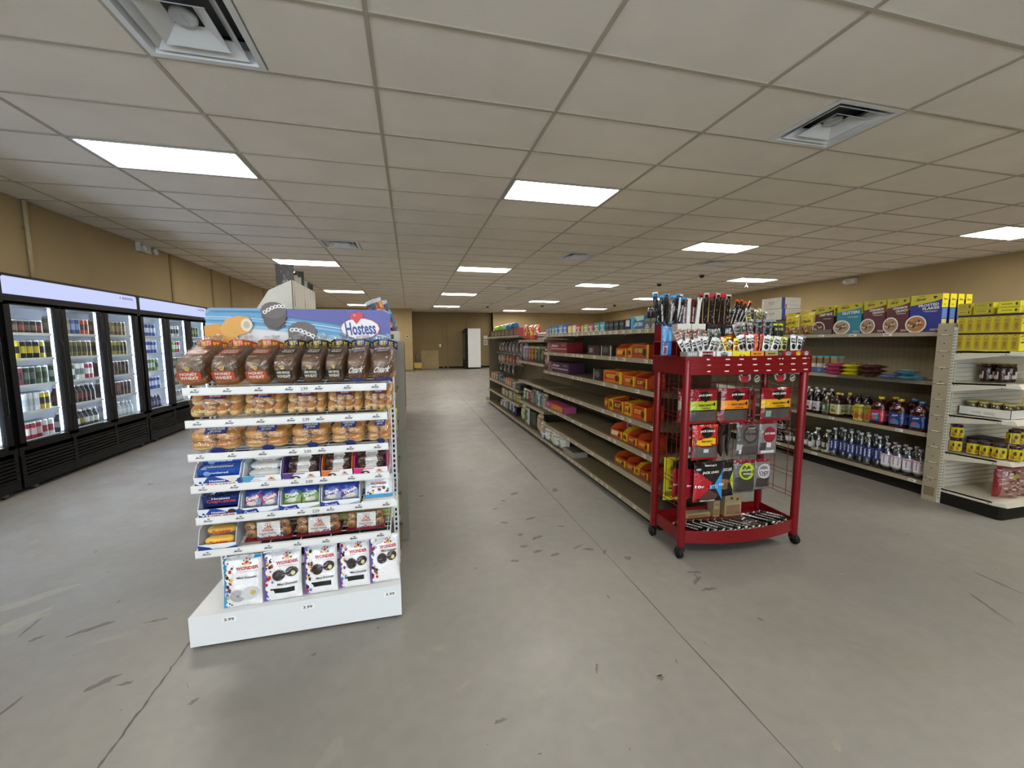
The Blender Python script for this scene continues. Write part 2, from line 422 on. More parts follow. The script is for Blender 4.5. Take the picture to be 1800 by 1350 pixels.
# front wall with a wide shop window behind the camera
wf = MB()
wf.box(WL, WF-.15, 0, WR, WF, .45, 'wall_paint'); wf.box(WL, WF-.15, 2.55, WR, WF, HC+.3, 'wall_paint')
wf.box(WL, WF-.15, .45, -3.7, WF, 2.55, 'wall_paint'); wf.box(2.9, WF-.15, .45, WR, WF, 2.55, 'wall_paint')
struct(wf.build('wall_front'))
wn = MB()
for x in (-3.7, -2.05, -.4, 1.25, 2.86): wn.box(x, WF-.1, .45, x+.04, WF-.05, 2.55, 'shelf_cream')
wn.box(-3.7, WF-.1, .45, 2.9, WF-.05, .49, 'shelf_cream'); wn.box(-3.7, WF-.1, 2.51, 2.9, WF-.05, 2.55, 'shelf_cream')
wi = struct(wn.build('window_1'))
MB().box(-3.66, WF-.08, .49, 2.86, WF-.075, 2.51, 'door_glass').build('pane', wi)
# trims: battens on the left wall and back bay, white conduit, baseboards
n = 1
def trim(*b, k='wall_panel_dark'):
    global n
    struct(MB().box(*b, k).build('trim_%d' % n)); n += 1
for y in (2.8, 8.97, 10.58, 11.55, 13.9, 16.5, 18.9): trim(WL, y-.03, 0, WL+.02, y+.03, HC)
for x in (.10, 1.72, 1.95, 3.05, 4.37): trim(x, WB+.31, 0, x+.06, WB+.35, HC)
trim(1.78, WB+.32, .72, 3.05, WB+.35, .80)
trim(WL, 20.56, 0, .11, 20.6, .1, k='shelf_taupe')
struct(MB().box(WR-.015, WF, 0, WR, WB, .1, 'kick_black').build('baseboard_right'))
struct(MB().box(WL, WF, 0, WL+.015, 20.6, .1, 'kick_black').build('baseboard_left'))
struct(MB().box(.1, WB+.33, 0, 4.45, WB+.349, .09, 'kick_black').build('baseboard_back'))
pipe = MB().tube([(WL+.03, 6.02, 2.0), (WL+.03, 6.02, HC-.001)], .022, '#b5a581', 10)
pipe.box(WL, 5.985, 2.72, WL+.012, 6.055, 2.75, '#8c7b58')
tag(pipe.build('conduit_pipe'), 'tan painted vertical conduit pipe on the left wall above the coolers', 'pipe')
# ---------------------------------------------------------------- suspended ceiling
LIGHTS = [(c, r) for c in (-2, 1, 7) for r in (-5, 3, 11, 19, 27)]+[(4, r) for r in (-2, 6, 14, 22, 30)]
VENTS = [(-1, 0), (2.5, 0), (-1, 8), (2.5, 8), (5, 8), (-1, 16), (2.5, 16), (5, 16), (2.5, 24), (5, 24)]
def gx(c): return GX+1.2192*c
def gy(r): return GY+.6096*r
cl = MB(); rc = random.Random(3)
for c in range(-4, 10):
    for r in range(-11, 34):
        x0, x1 = max(gx(c), WL), min(gx(c+1), WR); y0, y1 = max(gy(r), WF), gy(r+1)
        if x1-x0 < .02 or y1-y0 < .02 or (c, r) in LIGHTS: continue
        if any(v[1] == r and c <= v[0] < c+1 for v in VENTS):
            vx = [v[0] for v in VENTS if v[1] == r and c <= v[0] < c+1][0]
            if vx == c: x0 += .6096
            else: x1 -= .6096
        dz = rc.uniform(0, .003)
        cl.box(x0, y0, HC+dz+.004, x1, y1, HC+.02+dz, 'ceiling_tile')
ceil = struct(cl.build('ceiling'))
cg = MB()
for c in range(-3, 10):
    x = gx(c)
    if WL < x < WR: cg.box(x-.012, WF, HC-.002, x+.012, WB+.35, HC+.012, 'ceiling_grid')
for r in range(-10, 34):
    y = gy(r)
    if y < WB+.3: cg.box(WL, y-.011, HC-.0015, WR, y+.011, HC+.012, 'ceiling_grid')
cg.box(WL, WF, HC-.003, WL+.02, WB, HC+.01, 'ceiling_grid'); cg.box(WR-.02, WF, HC-.003, WR, WB, HC+.01, 'ceiling_grid')
cg.build('ceiling_grid', ceil)
MB().box(WL, WF, HC+.22, WR, WB+.5, HC+.24, 'kick_black').build('ceiling_void', ceil)
# troffers
COLN = {-2: 'left', 1: 'second', 4: 'third', 7: 'right'}
for c in (-2, 1, 4, 7):
    rows = [l for l in LIGHTS if l[0] == c and l[1] >= (-1)]
    for i, (cc, r) in enumerate(rows):
        x, y = gx(c)+.6096, gy(r)+.3048
        col = {-2: 'leftmost row', 1: 'row above the central aisle', 4: 'row right of the central aisle', 7: 'rightmost row'}[c]
        if i == 0 and c == -2:
            t0 = empty('ceiling_light', (x, y, HC), '', 'ceiling light')
            fr = MB(); W_, D_ = .59, .285
            for b in ((-W_, -D_, W_, -D_+.018), (-W_, D_-.018, W_, D_), (-W_, -D_, -W_+.018, D_), (W_-.018, -D_, W_, D_)): fr.box(b[0], b[1], -.004, b[2], b[3], .03, 'white_steel')
            fr.box(-W_, -D_, .03, W_, D_, .08, 'white_steel')
            fr.build('frame', t0, False)
            MB().box(-W_+.018, -D_+.018, .004, W_-.018, D_-.018, .01, 'lamp').build('diffuser', t0, False)
            t = t0
        else: t = dup(t0, (x, y, HC), '')
        t['label'] = 'lit rectangular ceiling light, %s, %s from the camera' % (col, ['nearest', 'second', 'third', 'fourth', 'fifth'][i])
        t['group'] = 'ceiling lights'
for c, r in [l for l in LIGHTS if l[1] < -1]:
    t = dup(t0, (gx(c)+.6096, gy(r)+.3048, HC), 'rectangular ceiling light behind the camera, over the %s side' % COLN[c]); t['group'] = 'ceiling lights behind the camera'
# square supply diffusers: nested pyramids around a round damper
VL = {(-1, 0): 'top left of the photo', (2.5, 0): 'upper right of the photo', (-1, 8): 'between the two left ceiling lights', (2.5, 8): 'beyond the aisle light, right side',
      (5, 8): 'above the jerky rack', (-1, 16): 'far left, beyond the second left light', (2.5, 16): 'far middle, right of the third aisle light', (5, 16): 'far right, right of the small middle light', (2.5, 24): 'farthest one by the back wall', (5, 24): 'farthest right one by the back wall'}
v0 = None
for c, r in VENTS:
    x, y = gx(c)+.3048, gy(r)+.3048
    if v0 is None:
        v0 = empty('ceiling_vent', (x, y, HC), '', 'vent'); fr = MB()
        def ring(mb, a, za, b, zb, k, t=.002):
            P = lambda h, z: [(-h, -h, z), (h, -h, z), (h, h, z), (-h, h, z)]
            mb.add(P(a, za)+P(b, zb)+P(b, zb+t)+P(a, za+t), [(i, (i+1) % 4, 4+(i+1) % 4, 4+i) for i in range(4)]+[(8+i, 12+i, 12+(i+1) % 4, 8+(i+1) % 4)[::1] for i in range(4)], k)
        ring(fr, .297, -.003, .262, -.003, 'white_steel'); ring(fr, .262, -.003, .235, .06, 'white_steel'); fr.box(-.26, -.26, .14, .26, .26, .15, '#55585a')
        for a, b in ((-.297, -.29), (.29, .297)): fr.box(a, -.297, -.003, b, .297, .14, 'white_steel'); fr.box(-.297, a, -.003, .297, b, .14, 'white_steel')
        fr.build('frame', v0, False)
        q = MB(); ring(q, .225, .0, .165, .055, 'white_steel'); ring(q, .227, -.002, .222, .008, 'white_steel'); q.build('outer_louvre', v0, False)
        q = MB(); ring(q, .155, -.006, .07, .05, 'white_steel'); ring(q, .158, -.008, .152, .0, 'white_steel'); q.build('inner_louvre', v0, False)
        q = MB(); q.lathe([(.05, .035), (.058, .028), (.062, .036), (.062, .052)], 20, '#c9cfd4'); q.lathe([(.0, .046), (.05, .047)], 20, 'kick_black'); q.tube([(0, -.05, .036), (0, .05, .036)], .004, '#c9cfd4'); q.build('damper', v0, False)
        v = v0
    else: v = dup(v0, (x, y, HC), '')
    v['label'] = 'square white ceiling air vent, '+VL[(c, r)]; v['group'] = 'ceiling vents'
# security domes and a bullet camera
d0 = None
for i, (c, r, tx) in enumerate([(5.85, 10.6, 'above the middle of the jerky rack'), (5.75, 13.2, 'above the blue sticks of the jerky rack'), (2.97, 26.6, 'near the white cooler at the back wall'), (4.85, 25, 'in front of the small middle light'), (7.35, 23.5, 'by the far right corner')]):
    if d0 is None:
        d0 = empty('dome_camera', (gx(c), gy(r), HC-.001), '', 'camera')
        MB().lathe([(.075, -.02), (.08, 0)], 20, '#d8d8d6').build('base', d0, False)
        MB().lathe([(.01, -.088), (.035, -.08), (.055, -.058), (.064, -.02)], 20, 'g#0b0b0c').build('dome', d0, False); d = d0
    else: d = dup(d0, (gx(c), gy(r), HC-.001), '')
    d['label'] = 'black dome security camera on the ceiling, '+tx; d['group'] = 'dome cameras'
b = empty('bullet_camera', (9.2, 9.75, HC), 'small white bullet camera hanging at the right wall', 'camera')
q = MB(); q.lathe([(.05, -.015), (.05, 0)], 14, '#e3e3e0', b.location[:]); q.tube([(9.2, 9.75, HC), (9.2, 9.75, HC-.07), (9.16, 9.72, HC-.1)], .012, '#e3e3e0'); q.build('bracket', b)
q = MB(); q.tube([(9.24, 9.78, HC-.09), (9.08, 9.62, HC-.14)], .035, '#e9e9e6', 12); q.tube([(9.085, 9.625, HC-.1385), (9.075, 9.615, HC-.142)], .028, 'kick_black', 12); q.build('body', b)
for (x, y, z, rz, lb) in ((WL+.001, 8.15, 2.98, PI/2, 'white twin-head emergency light on the left wall above the coolers'), (WR-.001, 8.2, 2.92, -PI/2, 'white emergency light high on the right wall')):
    e = empty('emergency_light', (x, y, z), lb, 'emergency light', None, rz)
    MB().box(-.14, -.07, -.07, .14, 0, .07, '#dcd8cf').build('housing', e, False)
    for sx in (-.1, .1 if x > 0 else .19):
        q = MB(); q.M = Matrix.Translation((sx, -.1, .0 if x > 0 else -.02)) @ Matrix.Rotation(PI/2, 4, 'X'); q.lathe([(.025, -.04), (.05, 0), (.05, .03), (.0, .032)], 14, ['#dcd8cf', '#dcd8cf', 'g#f4f4ee']); q.build('lamp_head', e, False)
# ---------------------------------------------------------------- the far end of the shop
wc = empty('upright_cooler', (3.2, 22.3, 0), 'tall cooler with a plain white side panel standing at the back wall', 'cooler')
MB().box(2.95, 21.55, .09, 3.62, 21.58, 2.14, 'white_steel').build('side_panel', wc)
MB().box(2.95, 21.58, .05, 3.62, 22.72, 2.12, 'cooler_black').build('cabinet', wc)
q = MB(); q.box(2.80, 21.56, .06, 2.95, 22.72, 2.02, 'cooler_black'); q.ext([(21.56, 2.02), (22.72, 2.02), (22.72, 2.09), (22.2, 2.13), (21.56, 2.14)], 2.84, 2.95, 'cooler_black', 'x'); q.build('door_frame', wc)
for i in range(3): MB().box(2.795, 21.62+i*.37, .5, 2.80, 21.9+i*.37, 1.88, 'g#3c4744').build('glass_door', wc)
tag(put(MB().box(-.47, 0, 0, .47, .025, .98, 'plywood').build('plywood_sheet'), (1.0, WB+.18, 0), 0, -.12), 'tan plywood sheet leaning on the back wall beside the mop bucket', 'board')
mbk = empty('mop_bucket', (.36, 22.1, 0), 'yellow mop bucket with black wringer by the back wall', 'mop bucket')
MB().ext([(-.18, 0.06), (.18, .06), (.22, .36), (-.22, .36)], -.14, .14, 'g#d8b21c', 'y').build('bucket', mbk, False)
q = MB(); q.box(-.16, -.12, .36, .16, .12, .52, 'g#242420'); q.tube([(-.1, 0, .5), (-.17, 0, .8), (-.02, 0, .92)], .016, 'g#242420'); q.build('wringer', mbk, False)
for sx in (-.13, .13):
    q = MB(); q.M = Matrix.Translation((sx, 0, .03)) @ Matrix.Rotation(PI/2, 4, 'X'); q.lathe([(.03, -.05), (.03, .05)], 12, 'kick_black'); q.build('wheel', mbk, False)
q = MB().tube([(.20, 22.4, 0.02), (.15, WB+.33, 1.25)], .014, '#b78a55'); q.blob(.14, .1, .16, 2.5, '#cfc8b8', 4, (.2, 22.36, .01)); tag(q.build('mop'), 'string mop leaning on the back wall left of the plywood', 'mop')
q = MB(); q.box(-.06, -.03, -.06, .06, 0, .06, '#e8e4da'); q.M = Matrix.Rotation(PI/2, 4, 'X'); q.lathe([(.0, .03), (.045, .032), (.04, .05), (.0, .055)], 14, ['#e8e4da', '#e8e4da', 'kick_black']); tag(put(q.build('wall_phone_bell'), (-.14, 20.599, 1.72)), 'small round white alarm bell on the pilaster by the aisle end', 'alarm bell')
q = MB(); q.box(-.05, -.01, -.08, .05, 0, .08, '#e8e4da'); q.box(-.012, -.018, -.02, .012, -.01, .02, '#f4f2ec'); tag(put(q.build('light_switch'), (1.58, WB+.35, 1.25)), 'white switch plate on the back wall above the plywood sheet', 'switch')
q = MB(); q.box(-.11, -.05, 0, .11, 0, .18, '#d9d5c8'); q.box(-.11, -.05, -.34, .11, 0, -.06, '#cfcabd'); q.box(-.07, -.052, -.28, .07, -.05, -.12, '#a39d8c'); tag(put(q.build('towel_dispenser'), (4.1, WB+.35, 1.6)), 'pale dispenser on the back wall right of the white cooler', 'dispenser')
# ================================================================ drink coolers along the left wall
CX = -3.60
def cooler(y0, label, doors=(0, 1, 2), signed=True):
    y1 = y0+1.965; c = empty('drink_cooler', (-3.95, (y0+y1)/2, 0), label, 'cooler', 'black three-door drink coolers along the left wall')
    m = MB()
    xb, xf, xd = -4.2, CX-.02, CX-.045
    m.box(xb, y0, .10, xb+.03, y1, 2.06, 'cooler_black')
    for y in (y0, y1-.035): m.box(xb, y, .08, xd, y+.035, 2.07, 'cooler_black')
    m.box(xb, y0, 2.04, xf, y1, 2.07, 'cooler_black'); m.box(xb, y0, .04, xd, y1, .42, 'cooler_black')
    m.box(xb, y0, 1.83, xd+.02, y1, 1.87, 'cooler_black')
    m.box(xf-.05, y0, 1.80, xf, y1, 1.86, 'cooler_black'); m.box(xf-.05, y0, .36, xf, y1, .44, 'cooler_black')
    m.build('cabinet', c)
    m = MB(); m.box(xb+.03, y0+.035, .42, xb+.05, y1-.035, 1.83, 'cooler_liner'); m.box(xb+.03, y0+.035, .42, xd-.05, y1-.035, .45, 'cooler_liner')
    m.box(xb+.03, y0+.035, 1.81, xd-.05, y1-.035, 1.83, 'cooler_liner')
    for y in (y0+.035, y1-.055): m.box(xb+.05, y, .45, xd-.04, y+.02, 1.81, 'cooler_liner')
    m.build('liner', c)
    # lit header
    s = MB(); pr = [(y0+.03, 1.885), (y1-.03, 1.885), (y1-.03, 2.03), (y1-.05, 2.05), (y0+.05, 2.05), (y0+.03, 2.03)]
    s.ext(pr, xf-.03, xf+.004, 'sign_light', 'x')
    s.flat((xf+.004, y0, 1.87), (0, y1-y0, 0), (0, 0, .19), [('t', 'ALKCOOL', .895, .72, .11, .16, '#2a3050'), ('t', '>', .822, .72, .012, .17, '#2a3050')], .001)
    s.build('header_sign', c)
    s = MB(); s.box(xf-.025, y0, 1.86, xf+.002, y1, 1.885, 'cooler_black'); s.box(xf-.025, y0, 2.05, xf+.008, y1, 2.075, 'cooler_black')
    for y in (y0, y1-.028): s.box(xf-.025, y, 1.86, xf+.004, y+.028, 2.07, 'cooler_black')
    s.build('header_frame', c)
    # lower louvred grille
    g = MB(); g.box(xf-.04, y0+.01, .045, xf-.02, y1-.01, .40, 'kick_black'); g.box(xf-.02, y0+.01, .345, xf, y1-.01, .40, 'cooler_black'); g.box(xf-.02, y0+.01, .045, xf, y1-.01, .135, 'cooler_black')
    for y in (y0+.01, y0+.64, y0+1.29, y1-.05): g.box(xf-.02, y, .10, xf+.001, y+.04, .40, 'cooler_black')
    for k in range(6): g.ext([(xf-.02, .145+k*.034), (xf+.003, .14+k*.034), (xf+.003, .15+k*.034), (xf-.02, .166+k*.034)], y0+.02, y1-.02, 'cooler_black', 'y')
    g.build('grille', c)
    for y in (y0+.15, y1-.15):
        q = MB(); q.box(-3.68, y-.02, .02, -3.63, y+.02, .045, '#5b5b58'); q.tube([(-3.655, y-.01, .018), (-3.655, y+.01, .018)], .018, 'kick_black', 10); q.build('caster', c)
    for d in doors:
        a = y0+.025+d*.64; b = a+.632
        dr = MB(); z0, z1 = .44, 1.825
        for q in ((a, z0, a+.062, z1), (b-.062, z0, b, z1), (a, z0, b, z0+.035), (a, z1-.035, b, z1)): dr.box(xf-.04, q[0], q[1], xf, q[2], q[3], 'cooler_black')
        D = dr.build('door', c)
        MB().box(xf-.022, a+.062, z0+.035, xf-.018, b-.062, z1-.035, 'door_glass').build('glass', D, False).location = (0, 0, 0)
        h = MB(); h.tube([(xf+.012, b-.045, .75), (xf+.022, b-.045, .78), (xf+.022, b-.045, 1.42), (xf+.012, b-.045, 1.45)], .007, 'cooler_black', 6)
        h.build('handle', D, False)
        for o_ in D.children: o_.parent = D; o_.location = (0, 0, 0); o_.data.transform(Matrix.Translation(-c.location))
        l = MB(); l.box(xf-.062, b-.068, .5, xf-.048, b-.062, 1.78, 'cooler_strip'); l.box(xf-.075, b-.062, .46, xf-.043, b-.055, 1.8, 'x#b9c0c8'); l.box(xf-.062, a+.062, .5, xf-.048, a+.068, 1.78, 'cooler_strip'); l.build('light_strip', c)
    for k, z in enumerate(SHZ):
        s = MB()
        if k: 
            for i in range(9): s.box(xb+.06+i*.058, y0+.05, z-.008, xb+.064+i*.058, y1-.05, z-.004, 'white_steel')
            for i in range(26): s.box(xb+.06, y0+.06+i*.073, z-.012, xb+.53, y0+.064+i*.073, z-.008, 'white_steel')
        s.box(xb+.525, y0+.05, z-.016, xb+.532, y1-.05, z+.012, 'white_steel'); s.build('shelf', c)
    return c
SHZ = [.47, .745, 1.01, 1.27, 1.52]
cooler(2.81, 'black drink cooler cut off by the left edge of the photo', (2,))
cooler(4.785, 'black three-door drink cooler fully in view at the left')
cooler(6.76, 'black three-door drink cooler farther back, partly behind the bread rack')
# drinks: cans and bottles, one mesh of each colour
_D = {}
def drink(kind, a, b2):
    key = (kind, a, b2)
    if key in _D: return _D[key]
    m = MB()
    if kind == 'can':   # tall slim can with printed band
        m.lathe([(.024, 0), (.031, .008), (.032, .05), (.032, .075), (.032, .105), (.032, .142), (.026, .156), (.024, .150)], 12, ['x#c8ccd0', a, b2, b2, a, 'x#c8ccd0', 'x#c8ccd0'])
    elif kind == 'short':
        m.lathe([(.025, 0), (.032, .008), (.033, .03), (.033, .075), (.033, .105), (.027, .118), (.025, .113)], 12, ['x#c8ccd0', a, b2, a, 'x#c8ccd0', 'x#c8ccd0'])
    else:
        m.lathe([(.026, 0), (.031, .008), (.031, .05), (.031, .11), (.030, .125), (.014, .165), (.013, .180), (.016, .181), (.016, .2), (.0, .201)], 12, [a, a, b2, a, a, a, a, '#e8e8e8', '#e8e8e8'])
    me = m.build('x'); _D[key] = me.data; bpy.data.objects.remove(me); return _D[key]
PAL = {  # (unit, door): five shelves from the bottom, each (kind, colours)
 (1, 0): [('can', [('#8c2434', '#d8d4d2'), ('#a3283a', '#c9a9ac'), ('#c9c9cc', '#8c2434')], 'red and white'), ('can', [('#c9cdd2', '#a9b3bb')]*2+[('#c7ac2a', '#3a3413')], 'silver and gold'), ('can', [('#7c2a3f', '#3a2a33'), ('#2f3b3a', '#56665a'), ('#586b52', '#2e3a30')], 'red-green'), ('can', [('#b7a51e', '#1b1a10'), ('#15140f', '#b7a51e')], 'yellow and black'), ('short', [('#2b2320', '#6b5a50'), ('#3a2f2a', '#8d3a33')], 'dark')],
 (1, 1): [('bottle', [('#2c3036', '#c9c9c4'), ('#23262a', '#8f7f3a')], 'black and white'), ('bottle', [('#1e1614', '#43302a'), ('#231a18', '#6b2320')], 'dark'), ('can', [('#3d5a33', '#c9ccc4'), ('#d7d5d2', '#6a7a86'), ('#9c3a52', '#d7d5d2')], 'green and pink'), ('can', [('#5d5a2a', '#37381c'), ('#6d6130', '#473d20')], 'olive'), ('can', [('#6b6a48', '#8a8a70'), ('#3a4a80', '#7b8ab0'), ('#c7502a', '#5a4030')], 'mixed colour')],
 (1, 2): [('bottle', [('#aab4b4', '#c8d4d4'), ('#8f9a9a', '#aab8b6')], 'clear'), ('can', [('#5a3a3a', '#3a2a2a'), ('#4a3430', '#6a4a44')], 'brown'), ('can', [('#3a3430', '#5a4a40'), ('#6a3a33', '#3a3430')], 'dark brown'), ('can', [('#8c8420', '#3c3a12'), ('#6c6418', '#2c2a10')], 'mustard yellow'), ('can', [('#6a5a38', '#8a7a50'), ('#5a4a30', '#3a3020')], 'brown and tan')],
 (2, 0): [('bottle', [('#2b2c50', '#6b6c90'), ('#3a2c40', '#8a7c98')], 'dark violet'), ('can', [('#4a62b4', '#ccd4ee'), ('#3a4a9c', '#b8c4e8')], 'blue and silver'), ('can', [('#5a7a4a', '#ccd8cc'), ('#a0a890', '#4a6a4a')], 'green and silver'), ('can', [('#2f49a8', '#c8d0ee'), ('#3a52b0', '#e0e4f4')], 'blue'), ('can', [('#32489c', '#d4daf0'), ('#4a5ab0', '#ccd4ee')], 'blue and white')],
 (2, 1): [('bottle', [('#8f8f8a', '#c8c8c4')], 'clear'), ('can', [('#6a5a40', '#9a8a70')], 'tan'), ('can', [('#6a6a5a', '#8a8a7a'), ('#5a5a48', '#a0a090')], 'grey-green'), ('can', [('#4a7ab8', '#ccdcee'), ('#60b040', '#d8e8d0'), ('#c03a3a', '#e8d0d0')], 'light blue'), ('can', [('#d8dcdc', '#4a4a48'), ('#e4e6e6', '#2e2e2e')], 'white and black')],
 (2, 2): [('bottle', [('#d8d4cc', '#a03a3a')], 'white'), ('can', [('#5a5a48', '#8a8a70')], 'grey-green'), ('can', [('#4a4a40', '#7a7a68')], 'dark grey'), ('can', [('#3a4a40', '#6a8070')], 'dark green'), ('can', [('#4a5a40', '#7a8a60')], 'green')]}
DN = {(1, 0): 'first full cooler door', (1, 1): 'second full cooler door', (1, 2): 'third full cooler door', (2, 0): 'fourth full cooler door', (2, 1): 'fifth full cooler door', (2, 2): 'cooler door beside bread rack'}
SN = ['bottom', 'second', 'middle', 'fourth', 'top']
rd = random.Random(11)
cnt = {'can': 0, 'bottle': 0}
for (u, d), rows in PAL.items():
    y0 = {1: 4.785, 2: 6.76}[u]+.025+d*.64+.075
    for k, (kind, cols, cn) in enumerate(rows):
        nrow = 7 if u == 1 else 6
        deep = 2 if u == 1 else 1
        for q in range(deep):
            for i in range(nrow):
                if u == 1 and q and kind == 'can' and cnt['can'] > 270: continue
                a, b2 = cols[int(i*len(cols)/nrow)] if len(cols) > 2 else cols[rd.random() < .4] if len(cols) > 1 else cols[0]
                kk = 'bottle' if kind == 'bottle' else 'can'
                o = bpy.data.objects.new('drink_'+kk, drink(kind, a, b2)); COL.objects.link(o)
                o.location = (-3.735-q*.07+rd.uniform(-.004, .004), y0+i*(.07 if u == 1 else .078)+rd.uniform(-.003, .003), SHZ[k]-(.016-.005) if False else SHZ[k]-.003+(.0 if k else -.016)); o.rotation_euler = (0, 0, rd.uniform(0, 6)); o.scale = (1.03, 1.03, 1.24 if kk == 'can' else 1.06)
                cnt[kk] += 1
                tag(o, '%s drink %s, %s shelf, %s, %s%s' % (cn if len(cols) == 1 else cn, kk, SN[k], DN[(u, d)], ORD[i], ' in back row' if q else ' from left'), kk, 'drinks behind the '+DN[(u, d)])
# ================================================================ the white bread and snack-cake rack
RK = empty('bread_rack', (-.55, 2.07, 0), 'white metal bakery rack with a snack-cake header sign, full of bread and cakes', 'display rack')
FY = 2.065
m = MB()
m.add([(-1.03, FY, .015), (-.083, FY, .015), (-.083, FY, .178), (-1.03, FY, .158), (-1.005, 2.40, .02), (-.10, 2.40, .02), (-.10, 2.40, .185), (-1.005, 2.40, .175)],
      [(0, 1, 2, 3), (1, 5, 6, 2), (5, 4, 7, 6), (4, 0, 3, 7), (3, 2, 6, 7), (0, 4, 5, 1)], 'white_steel')
for x, z in ((-.865, .145), (-.525, .15), (-.137, .155)): m.flat((x-.03, FY, z-.03), (.06, 0, 0), (0, 0, .025), [('r', 0, 0, 1, 1, '#f2f2f0'), ('t', '3.99', .5, .5, .7, .62, '#55524e')])
BASE = m.build('base', RK)
for x, y in ((-.99, 2.09), (-.12, 2.09), (-.98, 2.37), (-.13, 2.37)): MB().lathe([(.012, 0), (.016, .005), (.014, .03)], 10, 'c#c9cdd0', (x, y, 0)).build('foot', RK)
for x in (-.965, -.105):
    m = MB(); m.box(x-.014, 2.30, .17, x+.014, 2.33, 1.27, 'white_steel')
    z = .2
    while z < 1.25:
        m.box(x-.005, 2.2985, z, x+.005, 2.3005, z+.016, 'kick_black'); z += .028
    m.build('upright', RK)
m = MB(); m.box(-.96, 2.29, .245, -.11, 2.31, .285, 'white_steel'); m.box(-.96, 2.31, .62, -.11, 2.33, .65, 'white_steel'); m.build('cross_brace', RK)
TL = math.tan(math.radians(13))
SZ = [1.222, 1.077, .925, .778, .630, .473]        # top of each front lip
XS = [(-.975, -.12)]*4+[(-.966, -.088), (-.98, -.122)]
for k, z in enumerate(SZ):
    a, b = XS[k]; m = MB()
    m.box(a, FY, z-.030, b, FY+.003, z+.003, 'white_steel'); m.box(a, FY, z-.032, b, FY+.02, z-.029, 'white_steel')
    zb = z-.024; TL = math.tan(math.radians(13 if k else 19))
    for i in range(9):
        y = FY+.01+i*.034; zz = zb+(y-FY)*TL; m.tube([(a+.005, y, zz), (b-.005, y, zz)], .0022, 'white_steel', 5)
    for i in range(7):
        x = a+.02+i*(b-a-.04)/6; m.tube([(x, FY+.002, zb-.003), (x, FY+.29, zb-.003+.288*TL)], .0028, 'white_steel', 5)
    for x in (a+.004, b-.004): m.ext([(FY, z-.03), (FY+.29, zb-.02+.288*TL), (FY+.29, zb+.288*TL+.01), (FY, z)], x-.002, x+.002, 'white_steel', 'x') if k > 2 else None
    S = m.build('shelf', RK)
    it = []
    n = 7
    for i in range(n):
        u = .055+i*.148 - (.0 if i else -.0)
        if k in (2, 3, 4) and i == 3: u += .0
        it += [('t', 'Bunny', u, .42, .040, .42, '#38363a', 0, .25), ('p', [(u-.004, .68), (u+.002, .92), (u+.004, .72), (u+.010, .90), (u+.008, .66)], '#38363a')]
    if k < 5: it.append(('t', ['2.99', '2.99', '3.50', '3.59', '3.59'][k], .573, .5, .036, .5, '#8a8884'))
    TL = math.tan(math.radians(13))
    q = MB(); q.box(a+.002, FY-.0025, z-.028, b-.002, FY-.0005, z+.001, '#e8e8e6'); q.flat((a+.002, FY-.0025, z-.028), (b-a-.004, 0, 0), (0, 0, .029), it, .0003); q.build('price_strip', RK)
for x in (-.118, -.105, -.09):
    MB().tube([(x, 2.12+abs(x+.105)*4, .5 if x < -.11 else .66), (x, 2.12+abs(x+.105)*4, 1.16)], .0028, 'white_steel', 5).build('side_wire', RK)
# header board with sweeping blue art
HX0, HX1, HZ0, HZ1, HY = -.992, -.105, 1.27, 1.597, 2.372
m = MB(); rr = .03; pts = [(HX0, HZ0), (HX1, HZ0)]
for cx, cz, a0 in ((HX1-rr, HZ1-rr, 0), (HX0+rr, HZ1-rr, PI/2)):
    for i in range(6): t = a0+PI/2*i/5; pts.append((cx+rr*math.cos(t), cz+rr*math.sin(t)))
m.ext(pts, HY, HY+.005, '#8fb6d6', 'y')
H = m.build('header_sign', RK)
A = []
def band(f0, f1, k, x0=0.0, x1=1.0, n=24):
    for i in range(n):
        a = x0+(x1-x0)*i/n; b = x0+(x1-x0)*(i+1)/n
        A.append(('p', [(a, f0(a)), (b, f0(b)), (b, f1(b)), (a, f1(a))], k))
top = lambda x: 1 if .035 < x < .965 else (.975 if .012 < x < .988 else .93)
sw = lambda x: .80-.02*math.sin(3*x)-.34*max(0, x-.35)**1.6
band(lambda x: 0, lambda x: .98 if .03 < x < .97 else .90, '#6fa9d2')
band(lambda x: 0, lambda x: .72-.40*x**1.7, '#e9e6e6')
band(lambda x: .72-.40*x**1.7, lambda x: .77-.38*x**1.7, '#9cc9e4')
band(lambda x: .82-.36*x**1.7, lambda x: .85-.34*x**1.7, '#8cc0e4'); band(lambda x: .86-.33*x**1.8, lambda x: .87-.32*x**1.8, '#d3e9f6')
band(lambda x: .93-.35*x**2, lambda x: .995 if x < .965 else (.97 if x < .988 else .93), '#6466ae', .40, 1)
band(lambda x: .955, lambda x: .99, '#74abd6', .03, .42)
